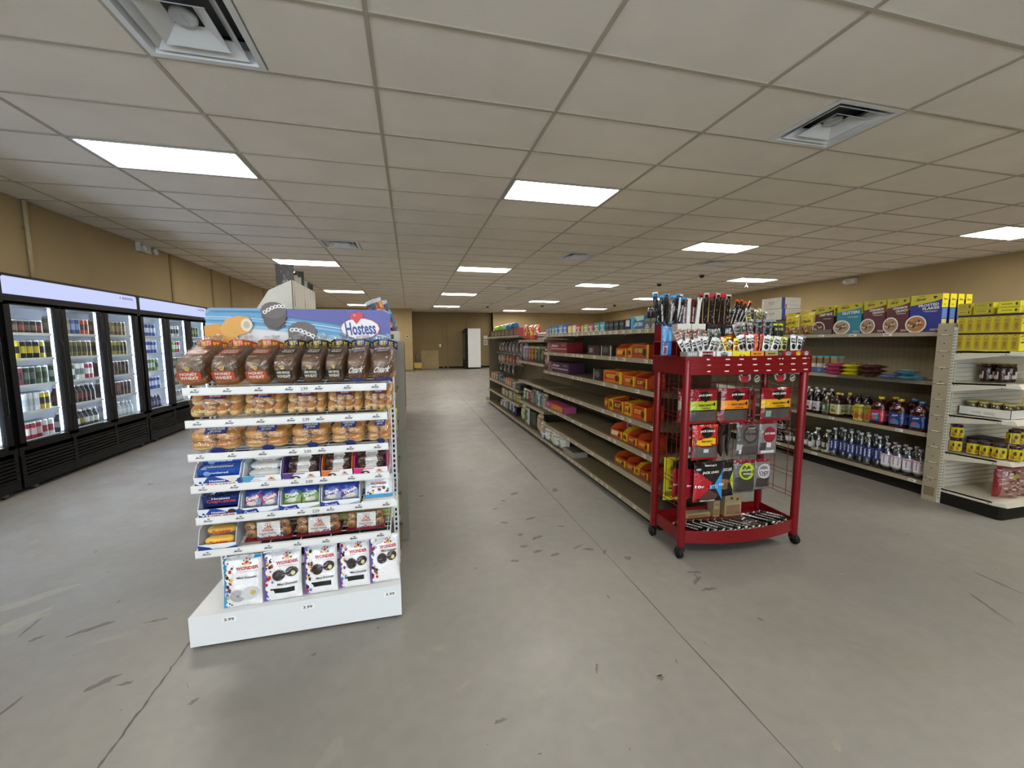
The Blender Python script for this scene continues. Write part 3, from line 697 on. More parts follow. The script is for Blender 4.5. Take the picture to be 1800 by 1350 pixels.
# golden sponge cakes, chocolate cupcakes with white icing loops
A += [('p', [(0, .72), (.07, .76), (.10, .66), (.17, .56), (.11, .44), (.03, .36), (0, .38)], '#e0a043'), ('p', [(.075, .68), (.11, .83), (.17, .88), (.225, .86), (.245, .74), (.22, .62), (.13, .55), (.09, .58)], '#e5aa55'),
      ('c', .212, .74, .03, .10, '#e9dfc8'), ('c', .212, .74, .017, .055, '#c9bda4')]
for (cx, cy, s) in ((.355, .93, 1.0), (.50, .60, 1.15)):
    A += [('p', [(cx-.065*s, cy+.06*s), (cx-.062*s, cy-.08*s), (cx-.03*s, cy-.2*s), (cx+.02*s, cy-.24*s), (cx+.058*s, cy-.14*s), (cx+.07*s, cy+.02*s), (cx+.055*s, cy+.1*s), (cx, cy+.15*s)], '#5f5654'), ('c', cx, cy+.04*s, .066*s, .13*s, '#6f6664')]
    for i in range(6): A.append(('c', cx-.045*s+i*.019*s, cy+(.01+.05*math.sin(i*.55+1.2 if s > 1 else i*.5))*s+(.0 if s > 1 else i*.012), .012*s, .028*s, '#f3f1ee')); A.append(('c', cx-.045*s+i*.019*s, cy+(.01+.05*math.sin(i*.55+1.2 if s > 1 else i*.5))*s+(.0 if s > 1 else i*.012), .006*s, .014*s, '#6a605e'))
A += [('c', .828, .69, .115, .175, '#c8434a'), ('c', .826, .69, .110, .165, '#f4f2f4'), ('t', 'Hostess', .828, .69, .175, .21, '#44549c', .13, .10), ('c', .792, .885, .022, .06, '#d8434c'), ('c', .822, .90, .022, .06, '#d8434c'), ('p', [(.771, .88), (.806, .76), (.843, .89)], '#d8434c'), ('c', .795, .905, .007, .02, '#ee8a90')]
q = MB(); q.flat((HX0, HY, HZ0), (HX1-HX0, 0, 0), (0, 0, HZ1-HZ0), A, .00012); q.build('header_art', RK)
cup = MB(); cup.ext([(-.052, -.012), (-.05, -.055), (-.03, -.085), (.01, -.095), (.045, -.075), (.058, -.03), (.05, .012), (.02, .026), (-.01, .02)], HY-.012, HY-.006, '#6a605e', 'y')
cup.M = Matrix.Translation((-.655, 0, 1.60)); c2 = MB(); c2.M = Matrix.Translation((-.677, 0, 1.578))
c2.ext([(-.052, -.012), (-.05, -.055), (-.03, -.085), (.01, -.095), (.045, -.075), (.058, -.03), (.05, .012), (.02, .032), (-.01, .02)], HY-.012, HY-.006, '#665c5a', 'y')
for i in range(7): c2.flat((-.05+i*.0145, HY-.0125, -.008+i*.0052), (.013, 0, .002), (0, 0, .014), [('c', .5, .5, .5, .5, '#f4f2f0'), ('c', .5, .5, .22, .22, '#6a605e')], .0004)
c2.build('cupcake_cutout', RK)

# ---- top shelf: eight bagged loaves lying on the sloped shelf, necks tied towards the back
def loaf(w_, band_k, text, dark, ozark=False):
    t = empty('bread_loaf', (0, 0, 0), '', 'bread'); crust = 'crust_dark'; d = .262; h = .112
    m = MB()
    side = 'crust' if not dark else 'crust_dark'
    def paint(x, y, z):
        if y < -.85: return 'crust' if (z < -.25 and not dark) else 'crust_dark'
        return 'crust_dark' if z > .3 else side
    m.blob(w_, d, h, 5, paint, 8); m.build('loaf', t, False)
    # printed labels sit on the film, front end and upper face
    q = MB(); hw = w_*.42; y = -d/2-.004
    fr = [('p', [(.05, .3), (.5, .24), (.95, .3), (.97, .62), (.5, .72), (.03, .62)], band_k), ('t', text[0], .5, .55, .66, .12, '#f0e6d4'), ('t', text[1], .5, .37, .7, .14, '#f0e6d4'), ('c', .5, .8, .10, .10, '#d8b83a'), ('t', 'BUTTER', .5, .8, .16, .06, '#3a2a10')]
    if ozark: fr = [('r', .05, .05, .95, .22, band_k), ('t', 'Ozark', .5, .62, .85, .30, '#f4f0e8', .08, .25), ('t', 'Hearth', .55, .34, .8, .22, '#5a2c1c', .08, .25)]
    q.flat((-hw, y, .012), (2*hw, 0, 0), (0, 0, h*.82), fr)
    tp = [('p', [(.1, .34), (.5, .30), (.9, .34), (.92, .62), (.5, .68), (.08, .62)], band_k), ('t', text[0], .5, .55, .6, .09, '#f0e6d4'), ('t', text[1], .5, .42, .66, .12, '#f0e6d4'), ('c', .5, .76, .12, .07, '#d8b83a'), ('t', '2 LOAF', .3, .12, .4, .07, '#e6dcb8')]
    if ozark: tp = [('r', .05, .40, .95, .52, band_k), ('t', 'Ozark', .5, .64, .85, .16, '#f4f0e8', .08, .25), ('t', 'Hearth', .5, .46, .6, .09, '#f4f0e8', .08, .25), ('r', .1, .2, .9, .215, '#3a2a20')]
    q.build('end_label', t, False); q = MB(); q.flat((-hw, -d/2+.02, h+.003), (2*hw, 0, 0), (0, d*.75, 0), tp); q.build('top_label', t, False)
    r = random.Random(int(w_*1e4)+len(text[0])); f = MB()
    f.blob(w_+.012, d+.02, h+.012, 4, 'film', 8, (0, .0, -.003), lambda x, y, z: (x+.003*math.sin(40*z+30*y), y+.003*math.sin(50*x), z+.003*math.sin(45*y+20*x)))
    f.build('bag', t, False)
    n = MB(); rs = [.045, .030, .014, .011, .026, .038]; zs = [.055, .062, .07, .074, .080, .086]
    vs = []; fs = []
    for i, (r_, dy) in enumerate(zip(rs, (0, .03, .05, .06, .085, .10))):
        for j_ in range(10):
            a = 2*PI*j_/10; q_ = 1+.3*math.sin(3*a+i)+r.uniform(-.15, .15); vs.append((r_*q_*math.cos(a)*1.2, d/2-.02+dy*.6, zs[i]-.01+r_*q_*math.sin(a)*.7+dy*.35))
    for i in range(5):
        for j_ in range(10): fs.append((i*10+j_, i*10+(j_+1) % 10, (i+1)*10+(j_+1) % 10, (i+1)*10+j_))
    n.add(vs, fs, 'film_neck', True); nk = n.build('bag_neck', t, False)
    bd = MB(); s = 1 if len(text[0]) % 2 else -1
    P0 = [(-.056, d/2-.03, .088), (-.022, d/2-.06, .106), (.02, d/2-.055, .103), (.052, d/2-.03, .088), (.068, d/2, .07)]
    for i in range(4):
        a, b = V(*P0[i]), V(*P0[i+1]); up = V(0, .010, .034)
        bd.quad(a, b, b+up, a+up, 'g'+band_k.lstrip('g')); bd.flat(a+V(0, -.001, 0), b-a, up, [('t', 'BT', .5, .5, .6, .5, '#e9c84a')])
    bd.build('bag_band', t, False)
    return t
LX = [-1.008, -.872, -.742, -.62, -.508, -.40, -.303, -.197, -.075]
protoL = {}
for i in range(8):
    w_ = LX[i+1]-LX[i]-.006; kind = 'honey' if i < 3 else 'dark' if i < 6 else 'ozark'
    lab = {'honey': 'bagged brown loaf with orange label, %s of three at left of top shelf', 'dark': 'bagged dark wheat loaf with black label, %s of three, middle of top shelf', 'ozark': 'bagged pale brown loaf with script lettering, %s of two, right of top shelf'}[kind] % ORD[i % 3 if i < 6 else i-6]
    if kind not in protoL:
        wd = .118 if kind != 'ozark' else .104
        protoL[kind] = o = loaf({'honey': .126, 'dark': .108, 'ozark': .106}[kind], {'honey': '#c2492a', 'dark': '#1f1814', 'ozark': '#27366e'}[kind], {'honey': ('HONEY', 'WHEAT'), 'dark': ('100% WHOLE', 'WHEAT'), 'ozark': ('OZARK', 'Hearth')}[kind], kind == 'dark', kind == 'ozark')
    else: o = dup(protoL[kind], (0, 0, 0), lab)
    o['label'] = lab; o['group'] = 'loaves on the top shelf'
    yc = FY+.143
    o.location = ((LX[i]+LX[i+1])/2, yc, SZ[0]-.022+(yc-FY)*math.tan(math.radians(19))+.013); o.rotation_euler = (math.radians(19), 0, rnd.uniform(-.03, .03)); o.scale = ((LX[i+1]-LX[i]-.003)/({'honey': .126, 'dark': .108, 'ozark': .106}[kind]+.014), 1, 1.14)
# ---- rows two and three: bun packs
def bunpack(kind):
    t = empty('bun_pack', (0, 0, 0), '', 'buns')
    if kind == 'hotdog':
        for i in range(4): MB().blob(.043, .15, .055, 2.6, lambda x, y, z: 'bun' if z > .25 else 'bun_side', 6, (-.064+i*.043, -.02, 0)).build('bun', t, False)
        for i in range(4): MB().blob(.043, .15, .055, 2.6, lambda x, y, z: 'bun' if z > -.1 else 'bun_side', 6, (-.064+i*.043, .01, .046)).build('bun', t, False)
        lb = ('#b3202c', '#2c2f7c', ('HOT DOG', 'BUNS')); hh = .105
    else:
        for i in range(2):
            for jx, jy, jz in ((-.042, -.05, 0), (.042, -.05, 0)):
                MB().blob(.084, .09, .045, 2.5, lambda x, y, z: 'bun' if z > -.1 else 'bun_side', 6, (jx, jy+i*.085, jz)).build('bun', t, False)
                MB().blob(.084, .09, .045, 2.5, lambda x, y, z: 'bun' if z > -.3 else 'bun_side', 6, (jx, jy+i*.085+.01, .042)).build('bun', t, False)
        lb = ('#223a94', '#16245c', ('HAMBURGER', 'BUNS')); hh = .095
    q = MB()
    q.flat((-.03, -.112+.03, hh-.012), (.075, 0, 0), (0, .035, .022), [('r', 0, 0, 1, 1, lb[0]), ('r', 0, 0, 1, .2, lb[1]), ('t', lb[2][0], .5, .68, .8, .28, '#f2efe6'), ('t', lb[2][1], .5, .35, .5, .25, '#f2efe6')])
    q.build('top_label', t, False); q = MB()
    q.flat((-.06, -.103, .036), (.05, 0, 0), (0, 0, .014), [('t', '000', .5, .5, 1, .9, '#f1e4a6')])
    if kind != 'hotdog': q.flat((-.01, -.104, .004), (.05, 0, 0), (0, 0, .022), [('c', .5, .3, .5, .7, '#1c2c70')])
    q.build('bag_label', t, False)
    f = MB(); f.blob(.187, .235, hh+.01, 3.5, 'film', 9, (0, .005, -.002), lambda x, y, z: (x+.004*math.sin(60*z+25*y), y+.004*math.sin(45*x), z+.004*math.sin(50*y+30*x)))
    f.build('bag', t, False)
    return t
BX = [[-1.03, -.80, -.60, -.43, -.262, -.083], [-1.0, -.74, -.565, -.395, -.235, -.095]]
BX = [[-.985, -.765, -.585, -.405, -.235, -.09], [-.995, -.775, -.575, -.395, -.225, -.10]]
for r_ in range(2):
    kind = ('hotdog', 'burger')[r_]; p = None
    for i in range(5):
        lab = 'bag of %s buns with %s label, %s from left, %s shelf of bread rack' % (('hot dog', 'red')[0] if r_ == 0 else 'round', 'red' if r_ == 0 else 'blue', ORD[i], ORD[r_+1])
        xc = (BX[r_][i]+BX[r_][i+1])/2; wd = BX[r_][i+1]-BX[r_][i]; yc = FY+.131; loc = (xc, yc, SZ[r_+1]-.022+(yc-FY)*TL+.012)
        if p is None: p = bunpack(kind); o = p; o['label'] = lab; o.location = loc; o.rotation_euler = (math.radians(13), 0, 0)
        else: o = dup(p, loc, lab, rnd.uniform(-.04, .04))
        o['group'] = 'bun packs on the %s shelf' % ORD[r_+1]; o.scale = (wd/.184, 1, 1)
# ---- carton trays and cake bags of rows four to six
def open_box(name, w_, d, h, hf, k, inner, front, lab, cat, loc, rx, group=None, sides=(), back=None, fill=None):
    """a display carton: tall back, low front lip, sloping sides"""
    t = empty(name, loc, lab, cat, group); t.rotation_euler = (rx, 0, 0)
    m = MB(); e = .003; Y0, Y1 = -d/2, d/2
    m.box(-w_/2, Y0, 0, w_/2, Y1, e, k); m.box(-w_/2, Y0, 0, w_/2, Y0+e, hf, k); m.box(-w_/2, Y1-e, 0, w_/2, Y1, h, back or k)
    for x in (-w_/2, w_/2-e): m.ext([(Y0, 0), (Y1, 0), (Y1, h), (Y0+d*.25, h*.9), (Y0, hf)], x, x+e, inner, 'x')
    T_ = m.build('tray', t, False)
    q = MB(); q.flat((-w_/2, Y0, 0), (w_, 0, 0), (0, 0, hf), front)
    q.build('tray_print', t, False)
    return t
def cake_bag(name, w_, h, th, items, base, lab, cat, loc, rx, rz=0, seed=0, group=None, nu=12, nv=14):
    m = MB(); m.pouch(w_, h, th, items, base, nu, nv, seed); o = m.build(name); tag(o, lab, cat, group); o.location = loc; o.rotation_euler = (rx, 0, rz); return o
def wlogo(cx, cy, s, asp=1.0, text=True):
    """coloured-dot flower over a red word"""
    a = [('c', cx-.06*s, cy+.04*s*asp, .05*s, .05*s*asp, '#e9b824'), ('c', cx+.06*s, cy+.04*s*asp, .05*s, .05*s*asp, '#e9b824'), ('c', cx, cy+.10*s*asp, .055*s, .055*s*asp, '#c4262e'), ('c', cx-.13*s, cy+.04*s*asp, .03*s, .03*s*asp, '#c4262e'), ('c', cx+.13*s, cy+.04*s*asp, .03*s, .03*s*asp, '#2a2a2e'),
         ('c', cx-.02*s, cy+.2*s*asp, .032*s, .032*s*asp, '#c4262e'), ('c', cx+.09*s, cy+.17*s*asp, .028*s, .028*s*asp, '#2a2a2e'), ('c', cx-.1*s, cy+.15*s*asp, .028*s, .028*s*asp, '#5b8ac4')]
    if text: a += [('t', 'WONDER', cx, cy-.07*s*asp, .50*s, .10*s*asp, '#c4262e')]
    return a
def dots(x0, y0, x1, y1, n, seed, s=.03, asp=1.0):
    r = random.Random(seed); c = ['#c4262e', '#2a2a2e', '#e9b824', '#e6e6e6', '#8b2a4a', '#5b8ac4', '#2a2a2e']; o = []
    for i in range(n):
        q = s*r.uniform(.5, 1.25); o.append(('c', r.uniform(x0, x1), r.uniform(y0, y1), q, q*asp, c[i % 7]))
    return o
R13 = math.radians(13)
def onshelf(k, x, off=.09): return (x, FY+off+.003, SZ[k]-.022+off*TL+.010)
# row four
x4 = [-.965, -.77, -.605, -.435, -.29, -.125]
def xc4(i): return (x4[i]+x4[i+1])/2
blue_front = lambda w1, c2: [('r', 0, 0, 1, 1, '#1f4a9c'), ('p', [(0, 1), (0, .45), (.12, .2), (.3, .95)], '#e8ecf4'), ('p', [(.45, 1), (.8, .45), (1, .8), (1, 1)], '#e8ecf4'), ('c', .13, .5, .055, .17, '#eef2fa'), ('c', .13, .5, .035, .11, '#1f4a9c'), ('r', .18, .05, .93, .42, '#f0f0f2'), ('t', w1, .55, .28, .66, .32, '#b81e2a'), ('t', 'Hostess', .5, .62, .34, .17, '#f4f4f8'), ('c', .83, .66, .10, .22, c2)]
t = open_box('donut_carton', .185, .17, .105, .055, '#1f4a9c', '#dfe3ec', blue_front('donettes', '#e9e2d4'), 'blue display carton of powdered mini donuts, left end of the fourth shelf', 'carton', onshelf(3, xc4(0)), R13)
for z, y, n_ in ((.05, -.03, 0), (.08, .03, 1)):
    q = MB(); q.pbox(.172, .05, .045, 'g#2a56b0', [('t', 'powdered', .45, .55, .5, .3, '#e8eef8'), ('c', .2, .5, .08, .3, '#8fb0e0')], (), [('t', 'donettes', .5, .5, .6, .5, '#dfe8f8'), ('c', .15, .5, .07, .25, '#9cb8e4')]); q.build('snack_pack', t, False).location = (0, y, z-.02)
cols = [('#e9edf2', '#4aa3cf', 'powdered', 'light blue'), ('#ece8ee', '#5a3a86', 'chocolate', 'purple'), ('#efe6e0', '#e0782a', 'crunch', 'orange'), ('#efe4ea', '#d8307a', 'frosted', 'pink')]
for i, (bk, ck, nm, cn) in enumerate(cols):
    wd = x4[i+2]-x4[i+1]-.006
    t = open_box('donut_carton', wd, .17, .10, .042, '#f2f2f2', ck if i else '#d8e6f0', [('r', 0, 0, 1, 1, '#f4f4f4'), ('p', [(0, 1), (0, .4), (.18, .1), (.32, 1)], ck), ('c', .33, .35, .14, .3, '#3a241c' if i else '#d9d9dc'), ('c', .35, .4, .05, .1, '#e8dcc8')]+wlogo(.75, .45, .55, 3.0)+[('r', .28, .92, .6, 1, ck)], 'white and %s display carton of %s mini donuts on the fourth shelf' % (cn, nm), 'carton', onshelf(3, xc4(i+1)), R13)
    for z, y in ((.03, -.035), (.055, .0), (.08, .04)):
        q = MB(); q.blob(wd*.86, .05, .036, 2.8, lambda x, y_, z_, i=i: ('donut_dark' if i else '#e4e4e2') if abs(x) > .45 else 'g#e9e6e2', 7)
        q.flat((-wd*.2, -.0235, .008), (wd*.4, 0, 0), (0, .006, .022), [('r', 0, 0, 1, 1, 'g#f2f0ee'), ('r', 0, .8, 1, 1, ck if i != 3 else '#a8203a'), ('t', 'WONDER', .5, .5, .8, .3, '#c4262e'), ('t', 'Mini Donuts', .5, .15, .7, .18, '#2a2a2e')]); q.build('donut_sleeve', t, False).location = (0, y, z-.02)
    q = MB(); q.blob(wd*.9, .12, .075, 4, 'film', 6, (0, 0, .012)); q.build('film_wrap', t, False)
# row five
x5 = [-.95, -.79, -.625, -.445, -.262, -.105]
t = open_box('cupcake_carton', .165, .16, .105, .05, '#1d3f8e', '#d5dcea', blue_front('CupCakes', '#3a241c'), 'blue display carton of chocolate cupcakes, left end of the fifth shelf', 'carton', onshelf(4, -.875), R13)
q = MB(); q.pbox(.15, .10, .05, 'g#1b356e', [('t', 'CupCakes', .5, .5, .8, .45, '#c8434a'), ('t', 'Hostess', .5, .82, .5, .2, '#dfe4f4')], (), [('t', 'CupCakes', .5, .5, .7, .4, '#b8c4e4')]); o = q.build('snack_pack', t, False); o.location = (0, .01, .035)
five = [('danish_carton', '#2a3c8c', '#c4485a', 'Danish', 'blue display carton of iced danish wraps, second on the fifth shelf', '#8a93b8'), ('pastry_carton', '#24409a', '#5a8a3a', 'Crush', 'blue display carton of green-wrapped pastries, middle of the fifth shelf', '#9ab07a'), ('danish_carton', '#2a46a0', '#6a4a9c', 'Danish', 'blue display carton of claw danishes, fourth on the fifth shelf', '#aab4cc')]
for i, (nm, fk, pk, tx, lab, wk) in enumerate(five):
    a, b = x5[i+1], x5[i+2]; wd = b-a-.006
    t = open_box(nm, wd, .16, .10, .036, '#f0f2f6', '#cfd6e2', [('r', 0, 0, 1, 1, '#f0f2f6'), ('p', [(0, 1), (0, 0), (.5, 0), (.42, .9), (.12, .7)], fk), ('t', tx, .25, .35, .32, .45, '#f0f2f6', .1, .2), ('p', [(.5, .0), (1, 0), (1, .7), (.8, .45)], wk)], lab, 'carton', onshelf(4, (a+b)/2), R13)
    for k in range(3):
        q = MB(); q.pouch(wd*.46, .085, .035, [('r', 0, .6, 1, 1, 'g'+fk), ('p', [(0, .15), (1, .5), (1, .75), (0, .45)], 'g'+pk), ('c', .5, .22, .3, .14, 'g#d8d2c6'), ('t', tx, .5, .52, .75, .2, '#f2f2f2', .25)], 'g'+wk, 8, 10, i*3+k); o = q.build('wrapped_pastry', t, False); o.location = (-wd*.24+k*wd*.24, -.05+.035*(k % 2), .02); o.rotation_euler = (-.45, 0, .12*(k-1))
cake_bag('donut_bag', .135, .115, .045, [('r', 0, 0, 1, .16, 'g#4aa9d8'), ('r', 0, .16, 1, 1, 'g#eceef0')]+[(a[0], a[1], a[2], a[3], a[4], 'g'+a[5]) for a in dots(.1, .2, .9, .42, 14, 5, .05)]+[('t', 'WONDER', .5, .62, .6, .11, '#c4262e'), ('t', 'Mini Donuts', .5, .48, .5, .06, '#2a2a2e')], 'g#eceef0', 'white bag of mini donuts with light blue base, right end of the fifth shelf', 'bag', (x5[4]+.085, FY+.05, SZ[4]+.006), -.25, 0, 4)
q = MB(); q.flat((-.08, 0, 0), (.16, 0, 0), (0, 0, .024), [('r', 0, 0, 1, 1, '#f2f2f2')]+wlogo(.75, .45, .5, 3.2)+[('r', 0, 0, .6, .3, '#4aa9d8')]); q.box(-.08, .001, 0, .08, .10, .003, '#f2f2f2'); q.box(-.08, .0, 0, .08, .002, .024, '#f2f2f2'); o = q.build('carton_tray'); tag(o, 'white cardboard tray under the mini donut bag at the right of the fifth shelf', 'tray'); o.location = (x5[4]+.085, FY+.008, SZ[4]-.015); o.rotation_euler = (R13, 0, 0)
# row six
t = open_box('sponge_cake_carton', .155, .15, .10, .032, '#eef0f4', '#c9ccd4', [('r', 0, 0, 1, 1, '#eef0f4'), ('p', [(0, 1), (0, 0), (.4, 0), (.3, .5)], '#23409a'), ('p', [(.55, 0), (1, 0), (1, .6)], '#2a62b4')], 'display carton of golden cream-filled sponge cakes, left end of the sixth shelf', 'carton', onshelf(5, -.895), R13)
for k, (y, z) in enumerate(((-.04, .012), (.0, .042), (.04, .07))):
    q = MB(); q.blob(.12, .04, .034, 3, 'sponge', 7); q.flat((-.045, -.021, .004), (.09, 0, 0), (0, .002, .026), [('t', 'Twinkies', .5, .5, .9, .6, '#b81e2a', .1, .2)]); o = q.build('sponge_cake', t, False); o.location = (0, y, z)
for i, (a, b, s) in enumerate(((-.80, -.585, 1), (-.575, -.36, 2), (-.345, -.15, 3))):
    t = empty('cookie_tray_pack', onshelf(5, (a+b)/2), 'clear pack of pecan swirls with white label and maroon base, %s on the sixth shelf' % ['left', 'middle', 'right'][i], 'pastry pack', 'pastry packs on the sixth shelf')
    t.rotation_euler = (R13, 0, 0); wd = b-a-.008
    for (x, z) in ((-.36, .03), (-.36, .075), (.36, .03), (.36, .075), (-.05, .03), (0.05, .075)):
        q = MB(); q.M = Matrix.Translation((x*wd, -.02, z)) @ Matrix.Rotation(PI/2, 4, 'X')
        q.lathe([(.02, -.012), (.023, -.004), (.023, .008), (.015, .014), (.012, .010), (.007, .014), (.003, .008)], 14, ['crust', 'crust', 'crust', 'donut_dark', 'crust', 'donut_dark']); q.build('pecan_swirl', t, False)
    q = MB(); q.box(-wd/2, -.045, 0, wd/2, .05, .006, 'g#7a1c2c'); q.quad((-wd*.23, -.047, .006), (wd*.26, -.047, .006), (wd*.28, -.035, .098), (-wd*.2, -.035, .098), '#f3f1ee')
    q.flat((-wd*.23, -.048, .006), (wd*.49, 0, 0), (wd*.025, .012, .092), [('r', 0, 0, 1, .16, '#7a1c2c')]+dots(.05, .16, .95, .28, 16, s, .03, 1.2)+wlogo(.5, .68, 1.0, 1.2)+[('t', 'Pecan Swirls', .5, .42, .7, .07, '#2a2a2e')]); q.build('label_card', t, False)
    q = MB(); q.blob(wd, .10, .108, 5, 'film', 7, (0, 0, 0), lambda x, y, z: (x+.002*math.sin(90*z), y+.003*math.sin(70*x+50*z), z)); q.build('film_wrap', t, False)
# ---- base: five mini donut bags standing on the ledge, leaning back
mb_x = [(-.972, -.822), (-.815, -.668), (-.662, -.527), (-.520, -.397), (-.392, -.262)]
mb_x = [(-.897, -.728), (-.726, -.553), (-.548, -.388), (-.386, -.234), (-.238, -.088)]
for i, (a, b) in enumerate(mb_x):
    white = i == 0; edge = 'g#2f9fd6' if white else 'g#6a4a9e'
    it = [('r', 0, 0, .17, 1, edge), ('r', .0, .965, 1, 1, 'g#f3f3f3')]
    if white: it.append(('r', .8, .93, 1, 1, edge))
    for q_ in range(9): it.append(('c', .17+.03*math.sin(q_*2.1), .06+q_*.105, .10, .065, 'g#f4f4f4'))
    it += [(d_[0], d_[1], d_[2], d_[3], d_[4], 'g'+d_[5]) for d_ in dots(.08, .06, .25, .92, 22, i+20, .04, .8)]
    it += [(d_[0], d_[1], d_[2], d_[3], d_[4], 'g'+d_[5]) for d_ in wlogo(.64, .83, .8, .7, False)]
    dk = ('g#b4b4b8', 'g#d0d0d0') if white else ('g#33241f', 'g#3a2a24')
    if white: it += [('c', .40, .24, .21, .12, dk[0]), ('c', .72, .27, .22, .12, dk[1]), ('c', .8, .27, .07, .05, 'g#c9b25a'), ('c', .42, .24, .05, .03, 'g#8f8f94')]
    else: it += [('c', .42, .52, .17, .11, dk[0]), ('c', .76, .56, .17, .10, dk[1]), ('c', .80, .53, .06, .045, 'g#e2cf8a'), ('c', .76, .60, .04, .02, 'g#1a100c')]
    if 0 < i < 4: it.append(('r', .22, .15, .82, .25, 'g#141414'))
    tx = [('t', 'WONDER', .64, .765, .58, .062, '#c4262e'), ('t', 'Mini Donuts', .64, .585 if white else (.335 if i < 4 else .64+.05), .52, .042, '#232328')]
    if i == 4: tx[1] = ('t', 'Mini Donuts', .66, .68, .5, .042, '#232328')
    m = MB(); m.pouch(b-a-.004, .238, .045, it+[('r', .36, .725, .92, .73, '#c4262e')]+tx, 'g#f4f4f4', 24, 30, i+2)
    m.flat(((b-a)*(-.14), -.0235, .165), ((b-a)*.56, 0, 0), (0, 0, .001), [('r', 0, 0, 1, 1, '#c4262e')])
    o = m.build('mini_donut_bag'); o.location = ((a+b)/2, FY+.030+.004*i, .168+.0045*i); o.rotation_euler = (-math.radians(9), 0, rnd.uniform(-.05, .05))
    tag(o, ('white mini donut bag with light blue edge, leftmost on the rack base' if white else 'white and purple chocolate mini donut bag, %s from left on the rack base' % ORD[i]), 'bag', 'mini donut bags on the rack base')
# ================================================================ red jerky rack on casters
JX, JY, JR = 2.1385, 2.372, math.radians(-2.27)
JM = Matrix.Translation((JX, JY, 0)) @ Matrix.Rotation(JR, 4, 'Z')
def JL(x, y, z): return tuple(JM @ V(x, y, z))
JK = empty('jerky_rack', (JX, JY, 0), 'dark red metal rack on casters hung with jerky bags', 'display rack', None, JR)
LGX, LGY = .4425, .1625
for x, y, n_ in ((-LGX, -LGY, 'leg'), (LGX, -LGY, 'leg'), (-LGX, LGY, 'leg'), (LGX, LGY, 'leg')):
    MB().lathe([(.024, .075), (.026, .08), (.026, 1.3), (.024, 1.31)], 16, 'rack_red', (x, y, 0)).build('leg', JK, False)
    c = MB(); s = 1 if x > 0 else -1
    c.tube([(x+.012*s-.012, y-.005, .034), (x+.012*s+.012, y-.005, .034)], .034, 'kick_black', 16); c.ext([(-.03, .03), (.03, .03), (.018, .078), (-.018, .078)], x-.012, x+.012, 'g#1b1b1b', 'x') if False else c.box(x-.02, y-.02, .045, x+.02, y+.02, .078, 'g#1b1b1b')
    c.build('caster', JK, False)
def bow(x, amp): return amp*(1-(x/.45)**2)
def bowed(m, x0, x1, y, z0, z1, amp, t, k, n=20):
    for i in range(n):
        a = x0+(x1-x0)*i/n; b = x0+(x1-x0)*(i+1)/n; ya, yb = y-bow(a, amp), y-bow(b, amp)
        m.add([(a, ya, z0), (b, yb, z0), (b, yb, z1), (a, ya, z1), (a, ya+t, z0), (b, yb+t, z0), (b, yb+t, z1), (a, ya+t, z1)], [(0, 1, 2, 3), (5, 4, 7, 6), (3, 2, 6, 7), (0, 4, 5, 1)], k)
m = MB()
bowed(m, -.44, .44, -.165, .10, .185, .075, .004, 'rack_red')
n_ = 20
m.add([(-.44+.044*i, -.165-bow(-.44+.044*i, .075), .125) for i in range(21)]+[(-.44+.044*i, .165, .125) for i in range(21)], [(i, i+1, 22+i, 21+i) for i in range(20)], 'rack_red')
for x in (-.444, .440): m.box(x, -.165, .10, x+.004, .165, .185, 'rack_red')
m.box(-.44, .161, .10, .44, .165, .185, 'rack_red'); m.build('bottom_tray', JK, False)
m = MB()
bowed(m, -.47, .47, -.185, 1.21, 1.325, .03, .004, 'rack_red')
for z in (1.248, 1.287, 1.322): bowed(m, -.47, .47, -.188, z, z+.004, .03, .003, 'rack_red')
for x in (-.474, .470): m.box(x, -.185, 1.21, x+.004, .19, 1.325, 'rack_red')
m.box(-.47, .186, 1.21, .47, .19, 1.325, 'rack_red'); m.box(-.47, -.19, 1.30, .47, .186, 1.304, 'rack_red')
m.box(-.47, .03, 1.304, .47, .034, 1.42, 'rack_red'); m.box(-.47, .03, 1.42, .47, .186, 1.424, 'rack_red'); m.box(-.47, .182, 1.30, .47, .186, 1.56, 'rack_red')
m.build('top_tray', JK, False)
r = random.Random(5); m = MB()
for z in (1.228, 1.267, 1.303):
    for x in (-.33, -.215, -.115, -.01, .09, .195, .21, .30, .40):
        x2 = x+r.uniform(-.01, .01); ww = .03 if x not in (.195, .21) else .01; yy = -.185-bow(x2, .03); m.box(x2, yy-.002, z, x2+ww, yy, z+.007, '#e6dcd4')
m.build('price_slots', JK, False)
def grid(x, name):
    m = MB()
    for z in (.33, .36, .475, .505, .625, .655, .775, .805, .925, .955, 1.075, 1.105, 1.17): m.tube([(x, -.16, z), (x, .16, z)], .0024, 'rack_red', 5)
    for y in (-.08, .03, .14): m.tube([(x, y, .33), (x, y, 1.20)], .0024, 'rack_red', 5)
    m.build(name, JK, False)
grid(-LGX, 'side_grid'); grid(LGX, 'side_grid')
m = MB()
for z in (1.12, .865, .61, .30): m.tube([(-.44, .15, z), (.44, .15, z)], .003, 'rack_red', 5)
for i in range(12): m.tube([(-.40+i*.073, .15, .30), (-.40+i*.073, .15, 1.2)], .0022, 'rack_red', 5)
m.build('back_grid', JK, False)
